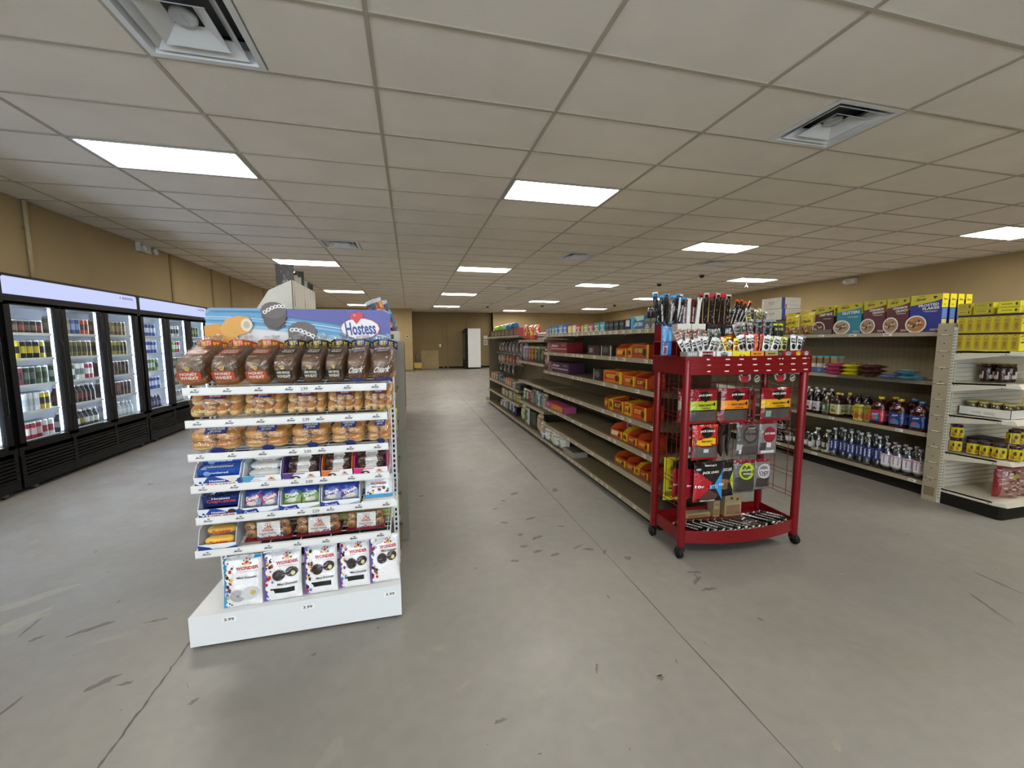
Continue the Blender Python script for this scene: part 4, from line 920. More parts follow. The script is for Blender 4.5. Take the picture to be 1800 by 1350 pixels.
# bag hooks
def bagart(kind):
    sh = lambda cx, cy, w_, h: [('p', [(cx-w_, cy+h), (cx, cy+h*1.35), (cx+w_, cy+h), (cx+w_*.8, cy-h*.4), (cx, cy-h), (cx-w_*.8, cy-h*.4)], 'g#16120f'), ('t', 'JACK LINKS', cx, cy+h*.45, w_*2.3, h*.55, '#f2efe8')]
    if kind in ('lime', 'orange', 'yellow', 'tan'):
        c = {'lime': 'g#b4c32a', 'orange': 'g#ee8f1c', 'yellow': 'g#e0ac1c', 'tan': 'g#a89c84'}[kind]
        return 'g#8d1420', [('r', .08, .09, .92, .40, 'g#504b48'), ('r', 0, .40, 1, .66, c), ('r', .1, .375, .9, .41, 'g#16120f')]+sh(.53, .76, .20, .13)+[('t', 'BEEF JERKY', .55, .54, .5, .065, '#33240c'), ('t', 'ORIGINAL', .55, .46, .3, .04, '#33240c'), ('c', .86, .56, .045, .05, 'g#33240c')]+([('r', .14, .14, .30, .32, 'g#8fa6a0')] if kind == 'yellow' else [])
    if kind == 'redyellow':
        return 'g#a01a20', [('r', .04, .08, .96, .40, 'g#5c5654'), ('p', [(0, .42), (1, .42), (1, .66), (0, .60)], 'g#eec21a'), ('r', 0, .66, 1, 1, 'g#c22a1e'), ('r', .28, .375, .8, .40, 'g#16120f'), ('r', .40, .22, .58, .32, 'g#c9d8dc')]+sh(.52, .76, .25, .14)+[('t', 'BEEF JERKY', .5, .54, .42, .06, '#33240c')]
    if kind == 'clear': return 'g#57524f', [('r', 0, .92, 1, 1, 'g#6c1220'), ('c', .55, .62, .34, .27, 'g#3e3a38'), ('c', .55, .62, .26, .19, 'g#69625e'), ('t', 'JACK LINKS', .55, .64, .5, .09, '#24211f'), ('t', 'Legend', .55, .82, .3, .05, '#c9c4bc'), ('r', .02, .16, .22, .34, 'g#a8aaa8'), ('r', .12, .05, .30, .18, 'g#dcdcdc'), ('r', .2, .02, .9, .28, 'g#4a4340')]
    if kind == 'clearred': return 'g#7e7a78', [('r', 0, .92, 1, 1, 'g#6c1220'), ('c', .5, .60, .33, .24, 'g#8c2434'), ('r', .2, .56, .8, .62, 'g#322a2a'), ('t', 'JACK LINKS', .5, .63, .55, .08, '#e8e4e0'), ('r', .38, .22, .6, .40, 'g#d8d8d6'), ('r', .15, .02, .85, .12, 'g#e6e6e6'), ('r', .05, .12, .35, .36, 'g#433c3a')]
    if kind == 'limeclear': return 'g#6c6662', [('r', 0, .90, 1, 1, 'g#7a1424'), ('r', .04, .05, .96, .50, 'g#3c3632'), ('c', .56, .66, .36, .25, 'g#b8d22e'), ('c', .52, .66, .24, .20, 'g#4d5224'), ('t', 'JACK LINKS', .53, .70, .5, .08, '#e4ecc0'), ('t', 'ORIGINAL', .53, .60, .36, .05, '#e4ecc0'), ('c', .86, .64, .06, .06, 'g#5d6a20')]
    if kind == 'greyclear': return 'g#77726e', [('r', 0, .92, 1, 1, 'g#7a1424'), ('c', .55, .62, .42, .24, 'g#c8c8c8'), ('c', .5, .62, .30, .18, 'g#7d7b7b'), ('t', 'JACK LINKS', .5, .65, .55, .08, '#f2f2f2'), ('r', .1, .1, .95, .40, 'g#3a3532')]
    if kind == 'mix': return 'g#141214', [('p', [(0, .82), (0, 0), (.2, 0), (.62, .48), (.35, .62)], 'g#b91c26'), ('p', [(1, .78), (1, .02), (.66, .42)], 'g#3a94d6'), ('p', [(.2, .12), (.5, .32), (.82, .16), (.8, .08), (.5, .03), (.22, .04)], 'g#5a3a30'), ('r', .25, 0, .75, .04, 'g#f0f0f0')]+sh(.53, .68, .25, .13)+[('t', 'NEW', .12, .83, .15, .05, '#f4f4f4'), ('t', '10g', .15, .40, .28, .09, '#f4f4f4'), ('t', 'BITES', .62, .40, .3, .1, '#8cc0ee'), ('t', 'SMOKY', .5, .93, .4, .04, '#d8d8d8'), ('t', '12g', .88, .44, .18, .08, '#f4f4f4')]
    if kind == 'mixlime': return 'g#141214', [('p', [(1, .85), (1, .05), (.55, .45)], 'g#c2e048'), ('r', .0, .22, .45, .42, 'g#6a5a34'), ('t', 'JACK LINKS', .4, .75, .6, .1, '#d8d4cc'), ('t', 'SNACKS', .4, .46, .7, .10, '#b87838')]
    if kind == 'edge': return 'g#7d1420', [('r', .1, .1, .9, .42, 'g#4a4442'), ('r', .1, .45, .9, .7, 'g#c9a02c'), ('r', 0, .85, 1, 1, 'g#8d1420')]
    if kind == 'dark': return 'g#35322f', [('r', .1, .2, .4, .4, 'g#8d8a86'), ('r', 0, .9, 1, 1, 'g#6c1220')]
    if kind == 'ylw': return 'g#d8d31e', [('r', .08, .10, .92, .22, 'g#8d7c1a'), ('r', .2, .27, .8, .31, 'g#3a200c'), ('c', .5, .72, .32, .14, 'g#b5ae1c'), ('t', 'SWEET', .5, .74, .5, .07, '#4a3c0c'), ('t', 'DRINK MIX', .5, .55, .55, .05, '#4a3c0c'), ('c', .3, .42, .10, .06, 'g#c47a1c'), ('c', .65, .40, .12, .06, 'g#b8661c')]
BAGS = [  # kind, x0, x1, z0, z1, y, turn, label
 ('tan', -.535, -.375, .872, 1.105, -.03, 0, 'red and tan jerky bag behind the left front leg, top row'),
 ('lime', -.365, -.140, .868, 1.105, -.07, 0, 'red jerky bag with lime green band, top row'),
 ('orange', -.115, .108, .866, 1.103, -.07, 0, 'red jerky bag with orange band, top row'),
 ('edge', .11, .20, .870, 1.10, -.05, .9, 'turned red jerky bag between the orange and yellow banded bags'),
 ('yellow', .200, .450, .866, 1.10, -.07, 0, 'red jerky bag with yellow band at the right of the top row'),
 ('clearred', -.50, -.36, .62, .86, -.03, 0, 'jerky bag with dark red round label behind the left front leg'),
 ('redyellow', -.325, -.125, .622, .862, -.075, 0, 'bright red jerky bag with slanted yellow band, second row'),
 ('dark', -.12, -.04, .64, .86, -.03, 1.1, 'dark turned jerky bag in the second row, left one of two'),
 ('dark', -.06, .03, .635, .862, -.03, .9, 'dark turned jerky bag in the second row, right one of two'),
 ('clear', .02, .205, .632, .868, -.07, 0, 'clear jerky bag with big dark round label, second row'),
 ('clearred', .20, .355, .63, .865, -.065, 0, 'clear jerky bag with small red round label, second row'),
 ('mix', -.31, -.085, .332, .61, -.085, 0, 'black jerky bag with red and blue sides, bottom row'),
 ('mixlime', -.09, .03, .345, .605, -.06, .1, 'black jerky bag with lime green corner, bottom row'),
 ('limeclear', .01, .185, .365, .60, -.07, 0, 'clear jerky bag with lime round label, bottom row'),
 ('greyclear', .18, .315, .375, .595, -.065, 0, 'clear jerky bag with grey round label, right of the bottom row'),
 ('ylw', -.555, -.375, .285, .60, .09, -.15, 'bright yellow bag hanging inside the left side grid')]
for i, (k, a, b, z0, z1, y, tn, lb) in enumerate(BAGS):
    if k in ('tan',) or (k == 'clearred' and a < 0): a += .12; b += .12
    if k == 'ylw': a += .14; b += .14
    base, it = bagart(k); m = MB(); wd = (b-a) if not tn or abs(tn) < .2 else .17
    m.pouch(wd, z1-z0, .035, it, base, 18, 22, i+3, back=base); o = m.build('jerky_bag')
    o.location = JL((a+b)/2, y, z0); o.rotation_euler = (0, 0, JR+tn); tag(o, lb, 'bag', 'jerky bags hanging on the red rack')
    h = MB(); h.tube([(0, 0, 0), (0, -.09-y if False else -.16, 0), (0, -.17, .012)], .002, 'x#b8b8b8', 5)
    hk = h.build('bag_hook', JK, False); hk.location = ((a+b)/2, .15, z1-.012)
# fanned red bags left of the black mixed bag, and spares behind
for i in range(3):
    m = MB(); base, it = bagart('mix'); m.pouch(.21, .26, .02, [('r', 0, .8, 1, 1, 'g#141214'), ('t', '10g', .15, .35, .25, .07, '#f4f4f4')], 'g#a3182a', 10, 12, i); o = m.build('jerky_bag'); o.location = JL(-.255-.028*i, -.03+.022*i, .345); o.rotation_euler = (0, 0, JR+.2)
    tag(o, 'red edge of a jerky bag hanging %s behind the black mixed bag' % ['directly', 'second', 'third'][i], 'bag', 'jerky bags hanging on the red rack')
# clip strips under the band: round badges and red scanner cards
for x, y, k in ((0.0, -.14, 0), (.275, -.14, 0), (.095, -.14, 1), (.375, -.14, 1)):
    t = MB()
    if k == 0:
        t.box(-.028, -.002, -.022, .028, 0, .02, '#b3262a'); t.tube([(-.03, 0, -.01), (-.042, 0, .02), (-.03, 0, .034), (-.022, 0, .02)], .005, '#d9cfc6', 6); t.tube([(.026, 0, .02), (.036, 0, .03), (.040, 0, .0), (.030, 0, -.012)], .006, '#d9cfc6', 6); nm, lb = 'price_clip', 'red price card in a white clip under the band, %s one' % ('left' if x < .1 else 'right')
    else:
        t.flat((-.022, 0, -.024), (.044, 0, 0), (0, 0, .048), [('c', .5, .5, .5, .5, '#d8d4cc'), ('c', .5, .5, .42, .42, '#4a4644'), ('p', [(.15, .4), (.8, .75), (.85, .62), (.2, .27)], '#e8e4dc'), ('p', [(.3, .2), (.7, .42), (.75, .3), (.4, .1)], '#c9a23a')]); t.box(-.02, .0, -.02, .02, .002, .02, '#3a3634'); nm, lb = 'round_badge', 'round black and white hang tag under the band, %s one' % ('left' if x < .2 else 'right')
    o = t.build(nm); tag(o, lb, 'tag'); o.location = JL(x, y, 1.172); o.rotation_euler = (0, 0, JR)
# small display boxes: front tier, then the middle tier
def dbox(w_, d, h, k, art, lb, loc, back=0, rz=JR, cat='box', group='small display boxes on the red rack'):
    m = MB(); e = .002
    m.box(-w_/2, -d/2, 0, w_/2, -d/2+e, h, k); m.box(-w_/2, d/2-e, 0, w_/2, d/2, h+back, k); m.box(-w_/2, -d/2, 0, -w_/2+e, d/2, h, k); m.box(w_/2-e, -d/2, 0, w_/2, d/2, h, k); m.box(-w_/2, -d/2, 0, w_/2, d/2, e, k)
    m.flat((-w_/2, -d/2, 0), (w_, 0, 0), (0, 0, h), art)
    if back: m.flat((-w_/2, d/2-e, h*.6), (w_, 0, 0), (0, 0, back+h*.4), art)
    o = m.build('display_box'); o.location = loc; o.rotation_euler = (0, 0, rz); return tag(o, lb, cat, group)
sh = lambda c, t_, u: [('p', [(.22, .78), (.5, .92), (.78, .78), (.7, .4), (.5, .28), (.3, .4)], c), ('t', 'JACK LINKS', .5, .68, .62, .2, t_), ('r', .25, .12, .75, .24, u)]
FB = [(-.455, -.385, '#a8a8a6', [('r', 0, 0, 1, 1, '#a9a9a7')]+[('c', .2+.2*(i % 4), .3+.4*(i//4), .05, .12, '#e8e8e6') for i in range(8)], 'grey dotted'), (-.378, -.262, '#e8e6e2', [('r', 0, 0, 1, 1, '#e9e7e4'), ('r', .2, .05, .85, 1, '#a3202a')]+sh('#16120f', '#f2efe8', '#e8e6e2'), 'white and red'), (-.258, -.148, '#e8e8e6', [('r', 0, 0, 1, 1, '#eceae8')]+sh('#4a4e50', '#e8e8e8', '#8a8e90'), 'white'), (-.145, -.018, '#e8dc1c', [('r', 0, 0, 1, 1, '#eae01c'), ('c', .55, .3, .2, .35, '#b8642a'), ('c', .55, .45, .08, .2, '#e8c08a')], 'bright yellow'), (-.012, .085, '#b3261c', [('r', 0, .35, 1, 1, '#e8962a'), ('r', 0, 0, 1, .3, '#b3261c'), ('t', 'BEEF STICK', .5, .66, .6, .2, '#4a2410')], 'orange and red'), (.098, .195, '#a3201c', [('r', 0, .35, 1, 1, '#b09c5a'), ('r', 0, 0, 1, .3, '#a3201c'), ('t', 'SMOKED', .5, .66, .6, .2, '#4a2410')], 'tan and red'), (.2, .232, '#2a2624', [('r', .1, .2, .9, .8, '#5a5450')], 'narrow dark'), (.238, .325, '#8e1118', [('r', 0, 0, 1, 1, '#96141c')]+sh('#a8a49c', '#5a5450', '#c8c4bc'), 'red with grey emblem'), (.332, .400, '#8e1118', [('r', 0, 0, 1, 1, '#96141c')]+sh('#e8d02a', '#5a4a10', '#c8c4bc'), 'red with yellow emblem'), (.405, .468, '#8e1118', [('r', 0, 0, 1, 1, '#8a1018')]+sh('#b8c0bc', '#5a5450', '#c8d4d0'), 'red with white emblem')]
for a, b, k, art, cn in FB: dbox(b-a, .075, .052 if a > -.4 else .05, k, art, '%s small display box on the front edge of the red rack' % cn, JL((a+b)/2, -.135-bow((a+b)/2, .022), 1.3045))
for a, b, k, art, cn in ((-.385, -.28, '#e0ddd2', [('r', 0, 0, 1, 1, '#e4e1d6'), ('c', .5, .3, .4, .35, '#8d8a82'), ('c', .5, .24, .36, .3, '#e4e1d6')], 'cream box with grey arch, left'), (-.275, -.17, '#e0ddd2', [('r', 0, 0, 1, 1, '#e4e1d6'), ('c', .5, .3, .4, .35, '#7d8a84'), ('c', .5, .24, .36, .3, '#e4e1d6')], 'cream box with green arch'),
                         (-.155, -.045, '#151214', [('r', 0, 0, 1, 1, '#151214'), ('p', [(0, 0), (1, 0), (1, .35), (0, .12)], '#b81c2c'), ('t', 'WILD', .55, .52, .68, .34, '#f4f2f0', .12, .2), ('t', 'JACK', .5, .88, .4, .07, '#b81c2c')], 'black and red WILD box'), (-.04, .070, '#151214', [('r', 0, 0, 1, 1, '#151214'), ('p', [(0, 0), (1, 0), (1, .45), (0, .22)], '#e0761c'), ('t', 'WILD', .55, .58, .68, .34, '#f4f2f0', .12, .2), ('t', 'JACK', .5, .9, .4, .06, '#c9761c')], 'black and orange WILD box')):
    dbox(b-a, .10, .115, k, art, '%s on the back tier under the sticks' % cn, JL((a+b)/2, .095, 1.4245), 0)
# ---- sticks
def stick(body, cap, text, L_=.2, w_=.016):
    m = MB(); m.box(-w_/2, -.004, 0, w_/2, .004, L_, 'g'+body); m.ext([(-w_*.55, L_*.86), (w_*.55, L_*.86), (w_*.75, L_+.012), (-w_*.75, L_+.012)], -.0022, .0022, 'g'+cap, 'y'); m.ext([(-w_*.6, 0), (w_*.6, 0), (w_*.6, .014), (-w_*.6, .014)], -.002, .002, 'g'+cap, 'y')
    m.flat((w_*.4, -.0045, L_*.08), (0, 0, L_*.7), (-w_*.8, 0, 0), [('t', text, .5, .5, .9, .7, '#e6e2dc' if body != '#e6e6e4' else '#2a2a2a')]) if text else None
    return m.build('meat_stick')
def sticks(n, x0, x1, y, z, spec, lean, lb, cat='meat stick', jit=.03, dz=0, rows=2):
    protos = []; rr = random.Random(int(abs(x0)*1e3)+n)
    for i in range(n):
        sp = spec[i % len(spec)]; u = i/(n-1) if n > 1 else .5
        loc = JL(x0+(x1-x0)*u, y+(.022*(i % rows)), z+dz*(i % rows)+rr.uniform(0, .012)); rot = (rr.uniform(-.08, .02), lean[0]+(lean[1]-lean[0])*u+rr.uniform(-jit, jit), JR+rr.uniform(-.2, .2))
        if i < len(spec): o = stick(*sp); protos.append(o)
        else: o = protos[i % len(spec)].copy(); COL.objects.link(o)
        o.location = loc; o.rotation_euler = rot; tag(o, lb % ORD[i] if i < 12 else lb % ('number %d' % (i+1)), cat, lb.replace(' %s', '').replace('%s ', '').split(',')[0]+'s')
sticks(12, -.50, -.335, .09, 1.535, [('#141418', '#2f8fd8', '', .19, .022), ('#24262c', '#dfe6ea', '', .2, .026), ('#101014', '#3aa0e8', 'HIGH PROTEIN', .18, .022), ('#17171c', '#8cb8dc', '', .18, .020)], (-.16, .28), 'black meat stick with blue or white cap, %s from left in the leftmost bunch')
sticks(11, -.375, -.20, .10, 1.53, [('#4a1420', '#5e1824', 'JACK LINKS', .165, .024), ('#3a1214', '#7a1a2a', 'TERIYAKI', .16, .022), ('#e2dedb', '#d8d4d0', 'JACK LINKS', .17, .024), ('#54221e', '#4a1a1c', 'BEEF STICK', .165, .025)], (-.03, .12), 'maroon lettered meat stick, %s from left above the cream boxes')
sticks(11, -.18, .035, .10, 1.535, [('#20100f', '#c8243c', '', .19, .022), ('#180c0c', '#d02c3c', '', .2, .024), ('#120e0e', '#e6c4bc', '', .2, .026), ('#1a1211', '#e87828', '', .195, .023)], (.0, .10), 'dark meat stick with red, pink or orange cap, %s from left above WILD boxes')
sticks(7, .045, .12, .08, 1.50, [('#1c1416', '#e0641c', 'SMOKED', .20, .016), ('#141012', '#e8782c', 'SPICY', .19, .015)], (.32, .46), 'black meat stick with orange cap leaning right, %s of its bunch')
# front fans of short packs
def packs(n, x0, x1, y, z, cols, lean, lb, h=.095, w_=.034, rows=2, loop=False):
    rr = random.Random(int(abs(x0)*999)+n); P_ = []
    for i in range(n):
        u = i/(n-1) if n > 1 else .5; c = cols[i % len(cols)]
        if i < len(cols):
            m = MB(); m.pouch(w_, h, .010, [('r', 0, 0, 1, .10, 'g'+c[1]), ('r', 0, .88, 1, 1, 'g'+c[1]), ('c', .5, .3, .34, .17, 'g'+c[2]), ('r', .12, .52, .88, .80, 'g'+c[2]), ('t', c[3], .5, .66, .66, .12, c[1])], 'g'+c[0], 6, 10, i); o = m.build('snack_pack'); P_.append(o)
        else: o = P_[i % len(cols)].copy(); COL.objects.link(o)
        o.location = JL(x0+(x1-x0)*u, y+.018*(i % rows), z+.008*(i % rows)+rr.uniform(0, .006)); o.rotation_euler = (-.15, lean[0]+(lean[1]-lean[0])*u+rr.uniform(-.08, .08), JR+rr.uniform(-.25, .25))
        tag(o, lb % ORD[i], 'snack pack', lb.split(',')[0]+'s')
WHT = [('#dddcda', '#f0efee', '#2a2826', 'JACKS'), ('#c9c8c4', '#efeeec', '#3c3a38', 'LINKS')]
packs(7, -.425, -.325, -.115, 1.335, WHT, (-.55, .15), 'white and black snack pack, %s from left in the grey dotted box')
packs(6, -.32, -.245, -.125, 1.345, WHT, (-.2, .45), 'white snack pack, %s from left in the white and red box')
packs(5, -.235, -.16, -.13, 1.345, [('#bdb9a8', '#e2dfd4', '#55524a', 'JACKS'), WHT[0]], (.3, .55), 'pale snack pack leaning right, %s from left in the white box')
packs(4, -.135, -.055, -.14, 1.345, [('#e8de20', '#f0e84a', '#8c2a20', 'HOT'), ('#9c1c1c', '#e8de20', '#3a1010', 'HOT')], (-.3, .35), 'yellow snack pack, %s from left in the bright yellow box')
packs(4, -.03, .06, -.135, 1.345, [('#d8d4d2', '#f2f0ee', '#1c1816', 'STEAK'), ('#e6e2e0', '#f4f2f0', '#241e1c', 'STEAK')], (-.15, .15), 'white-edged black steak pack, %s from left behind the orange box', .11, .045)
packs(7, .035, .14, -.105, 1.35, [('#b3262c', '#d84a3c', '#e87a2c', 'RED'), ('#8e1420', '#c8302c', '#d8d0c8', 'HOT')], (-.1, .12), 'red and orange snack pack, %s from left in the middle', .115, .022)
packs(3, .15, .215, -.135, 1.345, [('#e0dfdd', '#f4f4f2', '#1c1a18', 'STEAK')], (.2, .3), 'white-edged dark pack, %s from left beside the tan box', .105, .045)
packs(5, .22, .30, -.125, 1.345, [('#b9b48a', '#c8d83a', '#2a2820', 'LIME'), ('#3a382c', '#8c8a5a', '#5a564a', 'LIME')], (-.1, .25), 'lime and black snack pack, %s from left behind the red boxes', .10, .042)
packs(4, .385, .445, -.12, 1.345, [('#dfe0de', '#f2f4f2', '#17181a', 'STEAK'), ('#5a5c5c', '#9a9c9c', '#26282a', 'STEAK')], (.1, .4), 'white and black steak pack, %s from left at the right end', .11, .04)
# middle tier
packs(7, -.40, -.25, -.035, 1.375, [('#5a3028', '#8a5a4a', '#c8a89c', 'JERKY'), ('#6c3c34', '#a87868', '#d8c4bc', 'BITES')], (-.35, .3), 'brown snack pack, %s from left in front of the cream boxes', .12, .04)
packs(5, -.235, -.15, -.03, 1.39, [('#3c4a42', '#6a7a70', '#26302a', 'JERKY'), ('#2c3832', '#8a948c', '#1a201c', 'JERKY')], (-.1, .2), 'dark green snack pack, %s from left in front of the cream boxes', .10, .04)
packs(5, .075, .155, .0, 1.42, [('#8d8784', '#aaa4a0', '#2c2826', 'STEAK'), ('#6c6664', '#9a9490', '#201c1a', 'STEAK')], (-.25, .05), 'grey steak pack, %s from left beside the WILD boxes', .125, .05)
packs(4, .175, .345, .01, 1.41, [('#15141a', '#8f9298', '#24232c', 'JACK LINKS')], (0, 0), 'tall black pack with pale lettering, %s from left on the middle tier', .16, .046, 1)
packs(3, .365, .41, .0, 1.42, [('#22221e', '#c8d22a', '#1a1a16', 'LIME'), ('#1c1c1a', '#9aa22a', '#4a4a42', 'LIME')], (0, .1), 'black pack with lime top, %s from left at the right of the middle tier', .125, .034, 1)
packs(9, .12, .33, .10, 1.53, [('#7a7058', '#c8c0a8', '#3a3428', 'NUTS'), ('#c9b83a', '#b8b0a0', '#5a5234', 'CORN'), ('#5a564c', '#9a9484', '#2a2822', 'SEEDS')], (-.5, .5), 'tangled grey and yellow snack pack, %s from left on the back tier', .12, .045)
# blue pouches in the wire basket at the left side
bk = empty('wire_basket', JL(-.515, -.02, 1.327), 'small red wire basket on the left side of the jerky rack holding blue pouches', 'basket', None, JR)
m = MB()
for z in (0, .09): m.tube([(-.045, -.07, z), (.04, -.07, z), (.04, .07, z), (-.045, .07, z), (-.045, -.07, z)], .0024, 'rack_red', 5)
for x, y in ((-.045, -.07), (.04, -.07), (.04, .07), (-.045, .07)): m.tube([(x, y, 0), (x, y, .09)], .0024, 'rack_red', 5)
m.box(-.045, -.07, -.002, .04, .07, 0, 'rack_red'); m.build('basket_frame', bk, False)
for i in range(2):
    m = MB(); m.pouch(.055-.012*i, .20+.0*i, .03, [('r', .2, .02, .75, .3, 'g#c9d4dc'), ('r', .25, .05, .7, .26, 'g#8a5a6a'), ('c', .45, .75, .45, .2, 'g#5a98cc'), ('r', 0, .93, 1, 1, 'g#26305a')] if i == 0 else [('r', 0, .9, 1, 1, 'g#1c2848'), ('c', .5, .62, .3, .2, 'g#2a9cd0')], 'g#4a86c4' if i == 0 else 'g#2a78c8', 10, 14, i); o = m.build('blue_pouch'); o.location = JL(-.535+.04*i, -.05+.02*i, 1.331); o.rotation_euler = (0, 0, JR)
    tag(o, ['pale blue pouch in the wire basket at the left of the jerky rack', 'deep blue pouch behind the pale one in the wire basket'][i], 'pouch')
# black wrapped sticks lying in the bottom tray
rr = random.Random(9)
m = MB(); m.box(-.014, -.095, 0, .014, .095, .009, 'g#0f0e0f'); m.box(-.015, -.105, .002, .015, -.09, .007, 'g#d9d8d6'); m.box(-.015, .09, .002, .015, .105, .007, 'g#a8a6a4'); m.flat((.011, -.07, .0092), (0, .13, 0), (-.022, 0, 0), [('t', 'CHOMPS', .5, .5, .9, .7, '#e8e6e2')]); ps = m.build('wrapped_stick')
m = MB(); m.box(-.016, -.09, 0, .016, .09, .010, 'g#33211f'); m.box(-.017, -.10, .002, .017, -.088, .007, 'g#c8c2be'); pb = m.build('wrapped_stick')
for i in range(26):
    u = i/25; x = -.35+.73*u; br = 14 <= i <= 17
    src = pb if br else ps; first = (i == 0) or (i == 14); o = src if first else src.copy()
    if not first: COL.objects.link(o)
    lay = (i % 3)*.0; o.location = JL(x+.05-.02*u, -.085-bow(x, .055)*.8+.06, .132+(i % 2)*.011+(.012 if i > 18 else 0)); o.rotation_euler = (0, rr.uniform(-.25, .1), JR+.62+rr.uniform(-.08, .08))
    tag(o, '%s wrapped stick lying in the bottom tray, %s' % ('brown' if br else 'black', ('%s of four' % ORD[i-14]) if br else ('%s from left' % ORD[i] if i < 12 else 'number %d from left' % (i+1))), 'meat stick', 'sticks lying in the bottom tray')
for (x, y, w_, d, h, lb) in ((.02, .12, .05, .07, .12, 'tan cardboard box standing in the bottom tray behind the sticks'), (.15, .115, .14, .08, .17, 'tan spotted box at the back of the bottom tray'), (-.12, .13, .20, .06, .035, 'flat tan cardboard lid at the back of the bottom tray')):
    q = MB(); q.box(-w_/2, -d/2, 0, w_/2, d/2, h, 'plywood'); q.flat((-w_/2, -d/2, 0), (w_, 0, 0), (0, 0, h), [('r', .08, .08, .92, .5, '#8a6a4a'), ('c', .4, .8, .08, .06, '#5a2c1c'), ('c', .75, .75, .07, .06, '#6a3020')] if h > .1 else [('r', .1, .2, .9, .6, '#8a6a4a')]); o = q.build('cardboard_box'); o.location = JL(x, y, .127); o.rotation_euler = (0, 0, JR); tag(o, lb, 'box')
# ================================================================ gondola shelving
def lip(m, x, y0, y1, z, s, k='shelf_edge', h=.03):
    """front price channel of a shelf whose front edge is at x; s = -1 faces -X"""
    m.box(min(x, x-s*.008), y0, z-h, max(x, x-s*.008), y1, z+.004, k)
    m.box(min(x+s*.006, x), y0, z-h-.002, max(x+s*.006, x), y1, z-h+.003, k); m.box(min(x+s*.003, x), y0, z, max(x+s*.003, x), y1, z+.005, k)
def shelf(root, x, xb, y0, y1, z, s, seed, fill=.6, k='shelf_taupe', ke='shelf_edge', step=.115):
    m = MB(); m.box(min(x-s*.008, xb), y0+.003, z-.012, max(x-s*.008, xb), y1-.003, z, k)
    for y in (y0+.01, y1-.013): m.ext([(x-s*.01, z-.012), (xb, z-.012), (xb, z-.07), (x-s*.01, z-.03)], y, y+.003, k, 'y')
    S = m.build('shelf', root)
    t = MB(); lip(t, x, y0+.002, y1-.002, z, s, ke)
    if fill: price_tags(t, x, y0+.02, y1-.02, z-.026, z-.002, step, random.Random(seed), fill, s)
    o = t.build('price_channel', root); o.parent = S
    return S
def bays(root, y0, y1, n, x, zt, k='shelf_taupe', th=.02):
    for i in range(n):
        a = y0+(y1-y0)*i/n; b = y0+(y1-y0)*(i+1)/n
        m = MB(); m.box(x-th, a+.006, .07, x+th, b-.006, zt-.005, k); 
        for q in range(1, 4): m.box(x-th-.001, a+.006, q*zt/4-.002, x+th+.001, b-.006, q*zt/4, 'kick_black') if False else None
        m.build('back_panel', root)
    for i in range(n+1):
        a = y0+(y1-y0)*i/n; m = MB(); m.box(x-th-.004, a-.012, .0, x+th+.004, a+.012, zt, k)
        for q in range(int(zt/.05)): m.box(x-th-.0045, a-.003, .04+q*.05, x+th+.0045, a+.003, .055+q*.05, 'kick_black')
        m.build('upright', root)
# ---- centre gondola
CG = empty('shelf_gondola', (2.2, 6, 0), 'long taupe double-sided shelving unit in the middle, shelves half empty', 'shelving')
YS = [2.60, 3.92, 5.25, 6.59, 7.98, 9.38]
bays(CG, YS[0], YS[-1], 5, 2.2, 1.49)
GF, GB = 1.74, 2.18
ROWZ = {0: [1.515, 1.285, 1.04, .785, .55, .316, .09], 1: [1.515, 1.285, 1.04, .785, .55, .316, .09], 2: [1.45, 1.115, .80, .46, .085], 3: [1.53, .60, .355, .08], 4: [1.53, .60, .355, .08]}
for b in range(5):
    for k, z in enumerate(ROWZ[b]):
        shelf(CG, GF if k else GF, GB, YS[b], YS[b+1], z, -1, b*10+k, .9 if (k == 0 or b > 1) else .5)
        if k in (0, 2, 3): shelf(CG, 2.66, 2.22, YS[b], YS[b+1], z, 1, 0, 0)
    shelf(CG, 2.66, 2.22, YS[b], YS[b+1], .09, 1, 0, 0)
m = MB(); m.box(GF+.05, YS[0], 0, 2.61, YS[-1], .055, 'kick_black'); m.build('kick_plate', CG)
m = MB(); m.box(1.78, YS[-1]+.0, .0, 2.62, YS[-1]+.015, 1.48, 'shelf_taupe'); m.build('end_panel', CG)
m = MB(); m.box(1.70, 9.42, .04, 1.90, 9.5, .14, 'shelf_cream'); m.box(1.72, 9.42, .58, 1.8, 9.5, .6, 'shelf_cream'); m.build('end_bracket', CG)
# ---- left gondola behind the bread rack
LG = empty('shelf_gondola', (-.57, 5.5, 0), 'shelving unit directly behind the bread rack, mostly hidden by it', 'shelving')
YL = [2.95, 4.35, 5.75, 7.15, 8.55]
bays(LG, YL[0], YL[-1], 4, -.57, 1.42)
for b in range(4):
    for k, z in enumerate((1.42, 1.10, .80, .45, .12)):
        xx = -.13 if k != 4 else -.11
        shelf(LG, xx, -.55, YL[b], YL[b+1], z, 1, b+k, .5 if k else .2); shelf(LG, -1.02, -.59, YL[b], YL[b+1], z, -1, b+k, .4)
MB().box(-.98, YL[0], 0, -.15, YL[-1], .07, 'kick_black').build('kick_plate', LG)
MB().box(-.60, YL[-1], 0, -.115, YL[-1]+.02, 1.42, '#8d8676').build('end_panel', LG)
MB().box(-1.0, YL[0]-.02, .0, -.045, YL[0], 1.43, '#8d8676').build('end_panel', LG)
for z in (.13, .36, .62, .88, 1.12, 1.40):
    m = MB(); m.box(-.98, 2.52, z-.012, -.09, 2.93, z, 'shelf_taupe'); m.box(-.98, 2.512, z-.03, -.09, 2.52, z+.004, 'shelf_edge'); m.build('end_shelf', LG)
MB().box(-.96, 2.55, 0, -.11, 2.93, .1, 'kick_black').build('kick_plate', LG)
